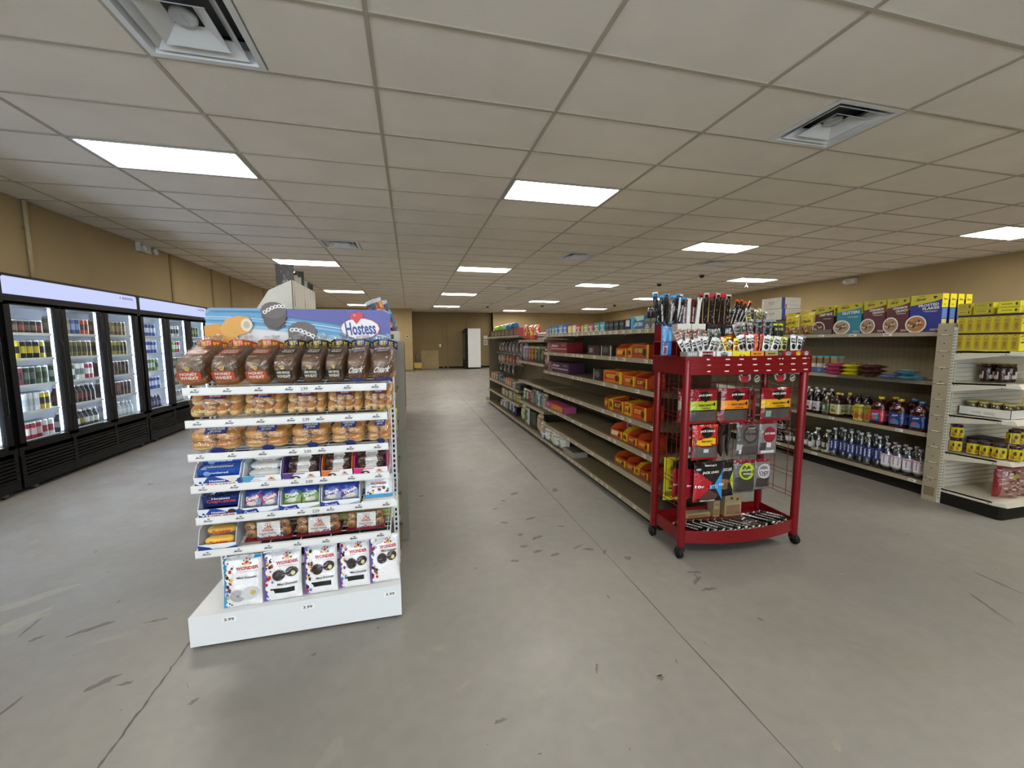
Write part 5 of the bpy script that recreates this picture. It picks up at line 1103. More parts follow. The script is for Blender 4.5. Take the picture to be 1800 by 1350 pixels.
# ---- right gondola (drinks and cereal)
RG = empty('shelf_gondola', (4.95, 4.5, 0), 'long brown shelving unit at the right, cereal on top and drinks below', 'shelving')
YR = [2.60, 3.87, 5.14, 6.41]
special('peg_brown', '#85785c', .7, 0, None, .08, 3)
bays(RG, YR[0], YR[-1], 3, 4.97, 1.5, 'peg_brown')
m = MB(); rr = random.Random(2)
for iy in range(24):
    for iz in range(56):
        y = 2.63+iy*.05; z = .2+iz*.023
        if iy < 24: m.quad((4.9495, y+.003, z-.002), (4.9495, y-.003, z-.002), (4.9495, y-.003, z+.002), (4.9495, y+.003, z+.002), 'kick_black')
m.build('peg_holes', RG)
for b in range(3):
    for k, z in enumerate((1.49, 1.056, .584, .14)):
        shelf(RG, 4.5, 4.95, YR[b], YR[b+1], z, -1, 40+b*5+k, .16 if k != 1 else .0, ke='shelf_edge', step=.16)
    for z in (1.49, .584, .14): shelf(RG, 5.44, 4.99, YR[b], YR[b+1], z, 1, 0, 0)
MB().box(4.56, YR[0]+.02, 0, 5.38, YR[-1], .10, 'kick_black').build('kick_plate', RG)
m = MB(); m.box(4.53, 2.605, 0, 4.56, 2.625, .11, 'shelf_taupe'); m.build('front_foot', RG)
# ---- end unit with cream shelves facing the camera
EG = empty('end_shelf_unit', (4.95, 2.27, 0), 'cream end shelving with yellow boxes and jars, cut by the right edge', 'shelving')
m = MB(); m.box(4.455, 2.475, 0, 4.50, 2.58, 1.565, 'shelf_edge')
for k in range(14): m.box(4.4535, 2.522, .07+k*.11, 4.4555, 2.53, .078+k*.11, 'kick_black')
for k, z in enumerate((.20, .34, .48, .62, .76, .90, 1.04, 1.18, 1.32, 1.46)): m.box(4.4530, 2.482, z, 4.4555, 2.572, z+.0025, 'kick_black'); m.box(4.4525, 2.50, z+.004, 4.4550, 2.55, z+.010, '#e2ddd0')
m.lathe([(.0, 0), (.028, .0), (.028, .004)], 14, 'shelf_edge', (4.47, 2.47, .09)) if False else None
m.box(4.4520, 2.49, .045, 4.455, 2.565, .125, 'shelf_taupe'); m.build('end_post', EG)
m = MB(); m.box(4.462, 2.455, .0, 4.50, 2.475, 1.53, 'shelf_cream')
for k in range(58): m.box(4.4615, 2.459, .04+k*.0255, 4.4625, 2.463, .050+k*.0255, 'kick_black'); m.box(4.4615, 2.467, .04+k*.0255, 4.4625, 2.471, .050+k*.0255, 'kick_black'); m.box(4.474, 2.4545, .04+k*.0255, 4.480, 2.456, .052+k*.0255, 'kick_black')
m.build('slotted_upright', EG)
m = MB()
for k in range(38): m.ext([(2.462, .10+k*.0375), (2.475, .10+k*.0375), (2.475, .135+k*.0375), (2.458, .135+k*.0375)], 4.50, 5.40, 'shelf_cream', 'x')
m.build('slatted_back', EG)
for z, z2 in ((1.327, 1.332), (1.060, 1.078), (.785, .795), (.462, .470), (.135, .137)):
    m = MB(); base = z < .2
    m.add([(4.47, 2.455, z-.012), (5.40, 2.455, z-.012), (5.40, 2.075, z2-.012), (4.50, 2.075, z2-.012), (4.47, 2.13, z2-.012), (4.47, 2.455, z), (5.40, 2.455, z), (5.40, 2.075, z2), (4.50, 2.075, z2), (4.47, 2.13, z2)], [(4, 3, 2, 1, 0), (5, 6, 7, 8, 9), (0, 1, 6, 5), (1, 2, 7, 6), (2, 3, 8, 7), (3, 4, 9, 8), (4, 0, 5, 9)], 'shelf_cream')
    for x in (4.47, 5.397): m.add([(x, 2.455, z), (x, 2.455, z-.075 if not base else z-.03), (x, 2.13, z2-.03), (x, 2.13, z2), (x+.003, 2.455, z), (x+.003, 2.455, z-.075 if not base else z-.03), (x+.003, 2.13, z2-.03), (x+.003, 2.13, z2)], [(0, 1, 2, 3), (7, 6, 5, 4), (1, 5, 6, 2)], 'shelf_cream')
    m.add([(4.50, 2.075, z2), (5.40, 2.075, z2), (5.40, 2.06, z2-.035), (4.515, 2.06, z2-.035)], [(3, 2, 1, 0)], 'shelf_cream'); m.add([(4.47, 2.13, z2), (4.50, 2.075, z2), (4.515, 2.06, z2-.035), (4.472, 2.13, z2-.032)], [(3, 2, 1, 0)], 'shelf_cream')
    for y in (2.44, 2.42, 2.15): m.box(4.4685, y-.003, z-.02, 4.47, y+.003, z-.014, 'kick_black')
    m.build('shelf', EG)
m = MB(); m.ext([(4.475, 2.46), (4.475, 2.09), (4.50, 2.075), (5.40, 2.075), (5.40, 2.46)], 0, .10, 'kick_black'); m.lathe([(.028, 0), (.028, .002)], 14, '#050505', (0, 0, 0)) if False else None; m.build('kick_plate', EG)
# ================================================================ goods on the right-hand shelves
def prod(name, m, lb, cat, loc, rz=W90, group=None, rx=0, ry=0):
    o = m.build(name); o.location = loc; o.rotation_euler = (rx, ry, rz); return tag(o, lb, cat, group)
def clone(src, lb, loc, rz=None, group=None):
    o = src.copy(); COL.objects.link(o); o.location = loc; o['label'] = lb
    if rz is not None: o.rotation_euler = (src.rotation_euler[0], src.rotation_euler[1], rz)
    if group: o['group'] = group
    return o
# cereal cartons, front faces -X, a few deep
def cereal(w_, h, d, top, body, l1, l2, flake, lb, y0, y1, x, ndeep=1, sz=.9, tilt=.10):
    first = None
    for q in range(ndeep):
        if first is None:
            m = MB()
            bowl = [('c', .24, .22, .36, .24, '#e6e2da'), ('c', .24, .22, .31, .205, flake)]+[('c', .24+.24*math.cos(i*2.4)*((i % 5)+1)/5.5, .22+.15*math.sin(i*2.4)*((i % 5)+1)/5.5, .045, .028, c) for i, c in enumerate((['#d8c8a8', '#7a5a3a', '#b8946a', '#4a3424']*5)[:18])]
            fr = [('r', 0, 0, 1, 1, body), ('p', [(0, 1), (0, .72), (.75, .80), (1, .86), (1, 1)], top), ('t', 'Save', .34, .885, .32, .075, '#23200f', .04, .25), ('t', 'Always', .36, .955, .2, .025, '#23200f'), ('p', [(.72, .93), (.78, .88), (.80, .94), (.86, .88), (.84, .95), (.78, .86), (.74, .95)], '#5f5a24')]
            tx = [('t', l1, .60, .72, .64, .07, '#e9e6e0', .05), ('t', l2, .68, .635, .52, .07, '#e9e6e0', .05)] if l2 else [('t', l1, .58, .70, .70, .09, '#d8ecec', .05)]
            fr += tx+[('r', .45, .555, .9, .565, '#cfc9bd'), ('r', .5, .535, .86, .542, '#cfc9bd'), ('r', .72, .04, .98, .09, '#b8b0a0'), ('t', '12 OZ', .85, .065, .2, .03, body)]+bowl
            sd = [('r', 0, 0, 1, 1, body), ('r', 0, .64, 1, 1, '#e8d81c'), ('t', 'Save', .5, .86, .6, .06, '#23200f'), ('r', .2, .70, .6, .74, '#b8a81c'), ('r', .08, .36, .92, .62, '#5f8ad0' if body == '#1f2f8c' else body), ('r', .1, .02, .9, .34, '#e2d64a'), ('r', .3, .06, .7, .3, '#d8cfae')]
            m.pbox(w_, d, h, body, fr, (), [('r', 0, 0, 1, 1, '#d8c832')])
            m.flat((w_/2, -d/2, 0), (0, d, 0), (0, 0, h), sd)
            first = prod('cereal_box', m, lb, 'cereal box', (x, (y0+y1)/2, 1.4945), W90, 'cereal boxes on the top right shelf')
        else: clone(first, lb.replace(' cereal box', ' cereal box, %s behind the front one' % ORD[q-1]), (x+q*(d+.022), (y0+y1)/2, 1.4945))
cereal(.232, .335, .075, '#c9bd2e', '#1f2f8c', 'FROSTED', 'FLAKES', '#b87a3c', 'blue and yellow frosted flakes cereal box at the near end', 2.605, 2.845, 4.56, 4)
cereal(.185, .325, .065, '#b9ad2c', '#5c2430', 'CINNAMON', 'CRUNCH', '#a8886a', 'maroon cinnamon crunch cereal box next to the blue one', 2.85, 3.04, 4.56, 2)
cereal(.200, .322, .065, '#b9ad2c', '#5c2430', 'CINNAMON', 'CRUNCH', '#a8886a', 'maroon cinnamon crunch cereal box beside the teal one', 3.045, 3.25, 4.56, 2)
cereal(.25, .315, .065, '#b9ad2c', '#2a7f96', 'GLITTERS', '', '#a8987a', 'teal glitters cereal box between two maroon kinds', 3.265, 3.52, 4.56, 2)
cereal(.21, .31, .065, '#b5a92c', '#4e2026', 'CRISP RICE', '', '#5a3428', 'dark brown crisp rice cereal box left of the teal one', 3.55, 3.77, 4.56, 2)
q = MB(); q.box(-.115, -.04, 0, .115, -.037, .05, '#6d6558'); q.box(-.115, -.04, 0, .115, .05, .003, '#6d6558'); prod('cardboard_tray', q, 'low grey cardboard tray in front of the crisp rice box', 'tray', (4.535, 3.66, 1.4945))
for (y0, y1, h, t1, t2, lb) in ((3.775, 3.97, .285, 'Crispy', 'Oats', 'yellow bag of crispy oats cereal on the top right shelf'), (3.975, 4.17, .265, 'HONEY', 'BUNCHES', 'yellow bag of honey bunches cereal at the far end of the cereals')):
    m = MB(); r8 = random.Random(int(y0*100)); m.pouch(y1-y0, h, .07, [('r', 0, 0, 1, .36, 'g#9a7448')]+[('c', r8.random(), r8.uniform(.04, .34), .07, .05, c) for c in ['g#c9a272', 'g#6a4a2c', 'g#b08a5a', 'g#d8bc8c']*5]+[('c', .5, .62, .42, .20, 'g#d8c41c'), ('t', t1, .5, .70, .66, .13, '#3a3210', .06, .15), ('t', t2, .5, .55, .6, .12, '#3a3210', .06, .15), ('r', .7, .95, .98, 1, 'g#5c2430')], 'g#cdb82a', 14, 16, 3); prod('cereal_bag', m, lb, 'cereal bag', (4.56, (y0+y1)/2, 1.493), W90)
for k, (z, lb) in enumerate(((1.69, 'white carton on the top right shelf, lower of two'), (1.832, 'white carton on the top right shelf, upper of two'))):
    q = MB(); q.pbox(.30, .30, .138, '#d9d5c6', [('r', .0, .0, .12, 1, '#e8e6da'), ('t', 'COOKIES', .5, .6, .3, .12, '#6d6a5c'), ('r', .4, .4, .6, .43, '#6d6a5c')], [('r', 0, .0, .18, 1, '#39478c'), ('r', .2, 0, .26, .4, '#b83a3a'), ('r', .3, .3, .9, .34, '#b8b4a4')]); prod('white_carton', q, lb, 'carton', (4.72, 4.40+.01*k, z), W90+.0)
q = MB(); q.pbox(.28, .26, .19, '#6a6250', [('r', .1, .2, .9, .8, '#574f40')]); prod('brown_carton', q, 'dark brown carton under the two white cartons on the top right shelf', 'carton', (4.73, 4.40, 1.4945))
# second shelf: canisters in a blue tray, stacked snack bags
Z2 = 1.0605
q = MB()
for b in ((-.20, -.07, 0, .20, -.067, .06), (-.20, .065, 0, .20, .068, .06), (-.20, -.07, 0, -.197, .068, .06), (.197, -.07, 0, .20, .068, .06), (-.2, -.07, 0, .2, .068, .003)): q.box(*b, '#3f5f94')
q.flat((-.2, -.07, 0), (.4, 0, 0), (0, 0, .06), [('c', .5, .5, .04, .25, '#7d9ac4')]); prod('blue_tray', q, 'blue cardboard tray of canisters on the second right shelf', 'tray', (4.60, 3.68, Z2))
for i in range(5):
    for jx in range(2):
        q = MB(); q.lathe([(.033, 0), (.036, .004), (.036, .05), (.036, .10), (.036, .165), (.038, .168), (.038, .185), (.0, .186)], 14, ['#caa24a' if i == 0 else '#c8c2b4', '#4a6aa8' if i < 4 else '#d8d2c4', '#d0ccbf', '#8a6a44' if i < 4 else '#a88a5c', '#c9c2b0', '#4f9aa0' if i else '#b8642a', '#4f9aa0' if i else '#b8642a']); prod('snack_canister', q, 'snack canister with %s lid in the blue tray, %s from far end, %s row' % ('teal' if i else 'orange', ORD[i], ['front', 'back'][jx]), 'canister', (4.57+jx*.08-.003, 3.85-i*.078, Z2+.0035), 0, 'snack canisters in the blue tray')
def flatbags(n, y, x, k, c2, lb, w_=.16, h=.21, th=.05, dx=0, txt='SNACKS'):
    src = None
    for i in range(n):
        if src is None:
            m = MB(); m.pouch(w_, h, th, [('r', .1, .2, .9, .75, 'g'+c2), ('t', txt, .5, .5, .6, .12, '#efe9da')], 'g'+k, 10, 10, 2)
            src = prod('snack_bag', m, lb % ORD[i], 'snack bag', (x, y, Z2+th*.45), W90, lb.split(',')[0]+'s', 0); src.rotation_euler = (PI/2-.0, 0, W90)
            src.rotation_euler = (-PI/2, 0, W90+PI)
            src.location = (x+.0, y, Z2+th*.42)
        else: clone(src, lb % ORD[i], (x+dx*i+rnd.uniform(-.01, .01), y+rnd.uniform(-.008, .008), Z2+th*(.42+i*.80)), src.rotation_euler[2]+rnd.uniform(-.08, .08))
flatbags(3, 3.40, 4.54, '#a83c62', '#c05a7c', 'pink snack bag in the stack of three, %s from the bottom', .15)
flatbags(3, 3.235, 4.54, '#b8ac20', '#8a7a1c', 'yellow snack bag in the stack of three, %s from the bottom', .15)
flatbags(3, 3.07, 4.56, '#4a2a26', '#6a443c', 'dark brown snack bag in the stack of three, %s from the bottom', .155)
flatbags(1, 2.90, 4.56, '#5a6a98', '#7a8ab0', 'blue-violet flat snack bag left of the pale blue ones, %s layer', .15, .2, .045)
flatbags(1, 2.74, 4.55, '#3f7894', '#6aa0b4', 'pale blue flat snack bag at the near end, %s layer', .17, .2, .045)
m = MB(); m.pouch(.16, .2, .045, [('r', .1, .2, .9, .75, 'g#5a98b0'), ('t', 'SNACKS', .5, .5, .6, .12, '#efe9da')], 'g#3a7088', 10, 10, 2); o = prod('snack_bag', m, 'teal snack bag lying on top of the flat blue bags', 'snack bag', (4.57, 2.82, Z2+.062)); o.rotation_euler = (-PI/2, .0, W90+PI+.3)
# bottles
def bottle(name, kind, lb, loc, rz=0, group=None):
    m = MB()
    if kind[0] == 'juice':      # body, label, cap colours; r, h
        _, body, label, cap, r, h, deco = kind
        sq = 5 if r > .05 else 0
        m.lathe([(r*.9, 0), (r, .012), (r, h*.12), (r, h*.52), (r*.96, h*.56), (r*.98, h*.66), (r*.72, h*.80), (r*.34, h*.88), (r*.33, h*.91)], 20, ['g'+body, 'g'+body, 'g'+label, 'g'+body, 'g'+body, 'g'+body, 'g'+body, 'g'+body], sq=sq)
        m.lathe([(r*.38, h*.905), (r*.38, h*.985), (r*.3, h)], 14, 'g'+cap)
        for a in (-PI/2, PI, 0, PI/2):
            ca, sa = math.cos(a), math.sin(a); rl = r+.0012; c = V(rl*ca, rl*sa, h*.12); u = V(-sa, ca, 0)*r*.9
            m.flat(c-u*.5*1.2, u*1.2, (0, 0, h*.40), deco, .0006)
    return prod(name, m, lb, 'bottle', loc, rz, group)
S3 = .5885
dk = lambda tx, c: [('r', .05, .05, .95, .95, '#cdc8c2'), ('r', .05, .1, .95, .36, c), ('t', tx, .5, .66, .7, .2, '#33302c'), ('c', .5, .3, .2, .16, '#2a1216')]
specs = []
for i, y in enumerate((3.86, 3.775, 3.69)): specs.append((('juice', '#190c0f', '#cdc8c2', '#e6e4e0', .042, .27, dk('JUICE', '#8c2434')), 4.56, y, 'dark juice bottle with white label, %s from far end, front row' % ORD[i]))
for i, y in enumerate((3.90, 3.80, 3.71, 3.62)): specs.append((('juice', '#190c0f', '#b8b2aa', '#dedcd8', .042, .285, dk('JUICE', '#5c1424')), 4.67, y, 'dark juice bottle with white cap, %s from far end, back row' % ORD[i]))
specs.append((('juice', '#4a3a1c', '#4f6a3a', '#c9c6bc', .047, .25, [('r', .02, 0, .98, 1, '#47603a'), ('c', .5, .6, .26, .24, '#e2e2d4'), ('t', 'V8', .5, .6, .3, .24, '#2c4a24'), ('r', .1, .15, .9, .25, '#a8a878')]), 4.56, 3.575, 'vegetable juice bottle with green label on the third right shelf'))
specs.append((('juice', '#43331c', '#47603a', '#c9c6bc', .045, .25, [('r', .02, 0, .98, 1, '#47603a')]), 4.66, 3.50, 'green-labelled juice bottle behind, in the back row'))
for i, (x, y) in enumerate(((4.565, 3.465), (4.67, 3.42), (4.66, 3.32), (4.66, 3.23))): specs.append((('juice', '#33160e' if i < 2 else '#1f1210', '#c9c894', '#d8c832' if i < 2 else '#4a3a34', .056 if i == 0 else .048, .265, [('r', .02, 0, .98, 1, '#b9b884'), ('r', .05, .0, .95, .12, '#d8c832'), ('t', 'Apple', .4, .72, .6, .2, '#4a6a2c'), ('c', .3, .35, .2, .18, '#8a4a24'), ('r', .55, .2, .9, .4, '#4a7a34')]), x, y, 'brown apple juice bottle with %s, %s' % ('yellow cap' if i < 2 else 'dark cap', ['front row', 'second row, far', 'second row, middle', 'second row, near'][i])))
red = [('r', .0, 0, 1, 1, '#2f4f9c'), ('p', [(0, 1), (1, 1), (1, .72), (.4, .8), (0, .62)], '#b8303c'), ('t', 'PUNCH', .5, .62, .8, .2, '#dfe4f0', .1, .2), ('c', .4, .3, .26, .2, '#c4602c'), ('c', .75, .35, .18, .2, '#3aa0a8')]
blu = [('r', .0, 0, 1, 1, '#1f3a7c'), ('t', 'Ocean', .5, .78, .7, .18, '#c9d8ec', .1, .2), ('p', [(0, 0), (1, 0), (1, .3), (.5, .5), (0, .34)], '#4a7aa8'), ('c', .3, .3, .2, .16, '#a8505a')]
for i, (x, y, c, b2, d) in enumerate(((4.565, 3.04, '#d8c424', '#c82c3a', red), (4.68, 2.99, '#d0bc2a', '#b8303c', red), (4.565, 2.87, '#c9b82c', '#24407c', blu), (4.70, 2.84, '#5a8ac4', '#24407c', blu), (4.565, 2.70, '#4f86c4', '#1f3a7c', blu), (4.70, 2.68, '#4f86c4', '#1f3a7c', blu))):
    specs.append((('juice', '#3a0f14', b2, c, .066, .275, d), x, y, '%s-capped jug of red juice, %s' % ('yellow' if i < 3 else 'blue', ['far end of the jugs, front', 'far end of the jugs, back', 'middle of the jugs, front', 'middle of the jugs, back', 'by the end post, front', 'by the end post, back'][i])))
for k, x, y, lb in specs: bottle('juice_bottle', k, lb, (x, y, S3), 0, 'juice bottles on the third right shelf')
for i, (x, y) in enumerate(((4.55, 3.215), (4.56, 3.12))):
    q = MB(); q.lathe([(.05, 0), (.052, .003), (.052, .006), (.052, .17), (.052, .176), (.048, .172)], 18, ['x#b8b4a8', 'x#b8b4a8', 'g#c9b820' if i == 0 else 'g#8a7a2c', 'x#b8b4a8', 'x#b8b4a8'])
    for a in (PI, -2.2):
        ca, sa = math.cos(a), math.sin(a); c = V(.0528*ca, .0528*sa, .01); u = V(-sa, ca, 0)*.06
        q.flat(c-u*.5, u, (0, 0, .155), [('r', 0, 0, 1, 1, '#c9b820' if i == 0 else '#94842c'), ('t', 'GOLD', .5, .85, .8, .12, '#2c2410'), ('t', 'TOMATO', .5, .68, .7, .08, '#a83018'), ('c', .5, .3, .42, .2, '#a8442c'), ('r', .1, .52, .9, .58, '#5a7a2c')], .0006)
    prod('juice_can', q, 'large yellow juice can, %s' % ['with bright label, among the juice bottles', 'browner, beside the bright yellow one'][i], 'can', (x, y, S3), 0)
# bottom shelf: water
S4 = .1445
def water(name, r, h, wall, label, deco, cap, lb, x, y, group):
    m = MB(); m.lathe([(r*.85, 0), (r, .01), (r, h*.2), (r, h*.60), (r*.95, h*.68), (r*.7, h*.80), (r*.32, h*.90), (r*.32, h*.93)], 18, wall)
    m.lathe([(r*.42, h*.925), (r*.42, h*.99), (r*.36, h)], 12, 'g'+cap)
    if label: m.lathe([(r*1.01, h*label[0]), (r*1.01, h*label[1])], 18, 'g'+label[2])
    for a in (PI, -2.3):
        ca, sa = math.cos(a), math.sin(a); c = V(r*1.02*ca, r*1.02*sa, h*.2); u = V(-sa, ca, 0)*r*1.1
        m.flat(c-u*.5, u, (0, 0, h*.4), deco, .0006)
    return prod(name, m, lb, 'bottle', (x, y, S4), 0, group)
sm = [('r', .15, .1, .85, 1, '#1d2f7c'), ('t', 'smart', .5, .55, .62, .34, '#e6eaf4', PI/2)]
ev = [('r', .0, 0, 1, 1, '#dcd8dc'), ('t', 'evian', .5, .5, .62, .30, '#8c5a74', PI/2), ('r', .1, .85, .9, .93, '#c45a8c')]
srcs = {}
def wput(kind, x, y, lb):
    if kind not in srcs:
        if kind == 'smart': o = water('water_bottle', .041, .315, 'clear_bottle', None, sm, '#c9ccd0', lb, x, y, 'blue-lettered water bottles on the bottom right shelf')
        elif kind == 'evian': o = water('water_bottle', .043, .27, 'clear_bottle', (.14, .58, '#d4d0d6'), ev, '#b8a8b8', lb, x, y, 'white-labelled water bottles on the bottom right shelf')
        elif kind == 'small': o = water('water_bottle', .034, .20, 'clear_bottle', (.2, .5, '#cfccc6'), [('r', .1, .2, .9, .8, '#d8d4ce')], '#e0deda', lb, x, y, 'small white-capped bottles on the bottom right shelf')
        else: o = water('water_jug', .06, .27, 'clear_bottle', (.05, .16, '#a89c84'), [('r', .2, .2, .8, .7, '#b8b2a4')], '#c9c2b4', lb, x, y, 'clear jugs on the bottom right shelf')
        srcs[kind] = o
    else: clone(srcs[kind], lb, (x, y, S4), srcs[kind].rotation_euler[2]+rnd.uniform(-.3, .3), srcs[kind]['group'])
for i in range(6):
    for jx in range(2): wput('smart', 4.555+jx*.092+.02*(i % 2), 3.46-i*.086, 'tall clear water bottle with blue lettering, %s from far end, %s row' % (ORD[i], ['front', 'back'][jx]))
for i in range(4):
    for jx in range(2): wput('evian', 4.565+jx*.095, 2.945-i*.09, 'clear water bottle with white label, %s from far end, %s row' % (ORD[i], ['front', 'back'][jx]))
for i in range(5): wput('small', 4.55+.03*(i % 2), 4.02-i*.075, 'small bottle with white cap on the bottom right shelf, %s from far end' % ORD[i])
for i in range(2): wput('jug', 4.585, 3.68-i*.125, 'clear plastic jug on the bottom right shelf, %s of two' % ['far', 'near'][i])
for i in range(5):
    for z in range(2): bottle('juice_bottle', ('juice', '#2c1014', '#8f8a84', '#c9b42a' if z else '#6a2420', .037, .15, [('r', .02, 0, .98, 1, '#8f8a84'), ('r', .02, .4, .98, .7, '#6c1420')]), 'small dark red bottle far along the bottom right shelf, %s %s' % (ORD[i], ['lower', 'upper']
[z]), (4.56, 4.45-i*.078, S4+z*.151), 0, 'small dark bottles stacked on the bottom right shelf')
# ---- end unit goods
def ybox(): 
    m = MB(); m.pbox(.10, .052, .127, '#d8cc1a', [('r', .04, .05, .96, .95, '#e6da22'), ('p', [(.05, .9), (.5, .99), (.95, .9), (.95, .8), (.5, .86), (.05, .8)], '#8c8418'), ('c', .8, .3, .26, .24, '#b84a2c'), ('c', .8, .3, .20, .18, '#e8dcb8'), ('r', .1, .48, .5, .56, '#2c2a10'), ('t', 'TACO SHELLS', .5, .72, .7, .08, '#2c2a10')], (), [('r', 0, 0, 1, 1, '#3a0d1e')])
    m.flat((-.05, .026, 0), (0, -.052, 0), (0, 0, .127), [('r', .06, .03, .94, .97, '#c9bd22'), ('r', .16, .07, .84, .84, '#b8a224'), ('p', [(.1, .86), (.5, .97), (.9, .86), (.5, .92)], '#6a5a1a'), ('t', 'SHELLS', .5, .74, .5, .05, '#5a4a14'), ('c', .5, .45, .2, .16, '#a07a24'), ('r', .3, .18, .7, .3, '#a88a28')])
    m.box(-.05, -.026, .1275, .05, .026, .1285, '#3a0d1e'); return m
src = None
for row in range(2):
    for cx in range(3):
        for i in range(7):
            if cx and i < 4: continue
            loc = (4.535+cx*.102, 2.440-i*.0535, 1.336+row*.145); lb = 'yellow dinner box on the end unit, %s row, %s%s' % (['lower', 'upper'][row], ORD[i]+' from the post', ['', ', second column', ', third column'][cx])
            if src is None: src = prod('yellow_box', ybox(), lb, 'food box', loc, 0, 'yellow boxes on the top of the end unit')
            else: clone(src, lb, loc)
    if row == 0:
        q = MB(); q.box(4.483, 2.095, 1.4655, 4.79, 2.468, 1.4805, '#3a0d1e'); tag(q.build('divider_card'), 'dark maroon cardboard sheet between the two rows of yellow boxes', 'card')
q = MB(); q.box(4.483, 2.095, 1.6105, 4.79, 2.468, 1.626, '#3a0d1e'); tag(q.build('divider_card'), 'dark maroon cardboard sheet on top of the upper yellow boxes', 'card')
src = None
for g, (y, w_) in enumerate(((2.435, .085), (2.32, .115), (2.175, .12))):
    for z in range(2):
        m = MB(); m.pbox(.14, w_, .046, '#c9bd2a', [('r', .03, .08, .97, .92, '#d8cc24')], (), [('r', 0, 0, 1, 1, '#b8ac24')])
        m.flat((-.07, w_/2, 0), (0, -w_, 0), (0, 0, .046), [('r', .03, .08, .97, .92, '#e6da1c' if g == 2 else '#b0a22a'), ('r', .12, .25, .85, .75, '#c9bc30' if g < 2 else '#f0e424'), ('t', 'SEASONING', .42, .5, .5, .25, '#6a5c1c'), ('c', .86, .5, .06, .25, '#4a3c14')])
        prod('flat_yellow_box', m, 'flat yellow box on top of the end unit, %s, %s' % (['nearest the post', 'middle pair', 'bright pair'][g], ['lower', 'upper'][z]), 'food box', (4.556, y, 1.627+z*.0475), 0, 'flat yellow boxes on top of the end unit')
q = MB(); q.pbox(.1, .05, .07, '#5a2a4a', [('r', .1, .1, .9, .9, '#c9b8c4')], [('r', .1, .1, .9, .9, '#8a6a80')]); prod('small_violet_box', q, 'small violet and white box at the right edge on top', 'box', (4.60, 2.078, 1.627), 0)
for i in range(4):
    m = MB(); m.lathe([(.036, 0), (.04, .01), (.04, .03), (.04, .085), (.04, .115), (.034, .13)], 16, ['g#2a0f0e', 'g#2a0f0e', 'g#3a1a18', 'g#2a0f0e', 'g#2a0f0e']); m.lathe([(.037, .128), (.037, .148)], 16, 'g#3a1412'); 
    for a in (PI*.9, -2.0): c = V(.0415*math.cos(a), .0415*math.sin(a), .02); u = V(-math.sin(a), math.cos(a), 0)*.04; m.flat(c-u*.5, u, (0, 0, .07), [('c', .4, .3, .35, .25, '#c9b8ae'), ('r', .6, .1, .9, .95, '#d8d0c8')], .0006)
    prod('sauce_jar', m, 'dark sauce jar shrink-wrapped on the second shelf of the end unit, %s' % ORD[i], 'jar', (4.72+(i % 2)*.09, 2.37-(i//2)*.09, 1.075), 0, 'dark jars on the end unit')
q = MB(); q.box(4.665, 2.235, 1.2235, 4.86, 2.43, 1.228, 'g#a8a83a'); tag(q.build('tray_lid'), 'yellow-green card on top of the dark jars', 'card')
q = MB(); x0, x1, y0, y1 = 4.56, 4.98, 2.125, 2.44
for b in ((x0, y0, 0, x1, y0+.003, .07), (x0, y1-.003, 0, x1, y1, .07), (x0, y0, 0, x0+.003, y1, .07), (x1-.003, y0, 0, x1, y1, .07), (x0, y0, 0, x1, y1, .003)): q.box(b[0], b[1], b[2]+.795, b[3], b[4], b[5]+.795, '#dcdad4')
q.flat((x0, y1, .795), (0, -(y1-y0), 0), (0, 0, .07), [('t', 'TASTERS', .35, .4, .2, .3, '#a8a6a0'), ('t', 'CHOICE', .6, .4, .2, .3, '#a8a6a0')], .0008); tag(q.build('white_tray'), 'long white cardboard tray of small jars on the middle shelf of the end unit', 'tray')
for i in range(8):
    m = MB(); m.lathe([(.033, 0), (.036, .008), (.036, .06), (.036, .09), (.030, .10)], 14, ['g#4a4418', 'g#d0cec4', 'g#4a4418', 'g#4a4418']); m.lathe([(.034, .098), (.034, .115)], 14, 'g#b8a85a'); prod('olive_jar', m, 'small jar in the white tray, %s %s' % (ORD[i//2], 'near the aisle' if i % 2 == 0 else 'farther in'), 'jar', (4.61+(i % 2)*.085, 2.345-(i//2)*.058, .7995) if False else (4.615+(i % 2)*.09, 2.385-(i//2)*.074, .7990), 0, 'small jars in the white tray')
def yj(): 
    m = MB(); m.lathe([(.030, 0), (.034, .006), (.034, .012), (.034, .095), (.030, .104)], 16, ['g#3a1416', 'g#c9b81c', 'g#c9b81c', 'g#3a1416']); m.lathe([(.033, .102), (.033, .117)], 16, 'g#3a1a2c')
    for a in (PI, -2.2, 2.3): c = V(.0345*math.cos(a), .0345*math.sin(a), .012); u = V(-math.sin(a), math.cos(a), 0)*.05; m.flat(c-u*.5, u, (0, 0, .08), [('r', 0, 0, 1, 1, '#d2c21c'), ('c', .6, .62, .2, .2, '#5a3a1c'), ('c', .35, .22, .26, .18, '#a8683a'), ('r', .1, .4, .5, .45, '#8a7a1c')], .0006)
    return m
src = None
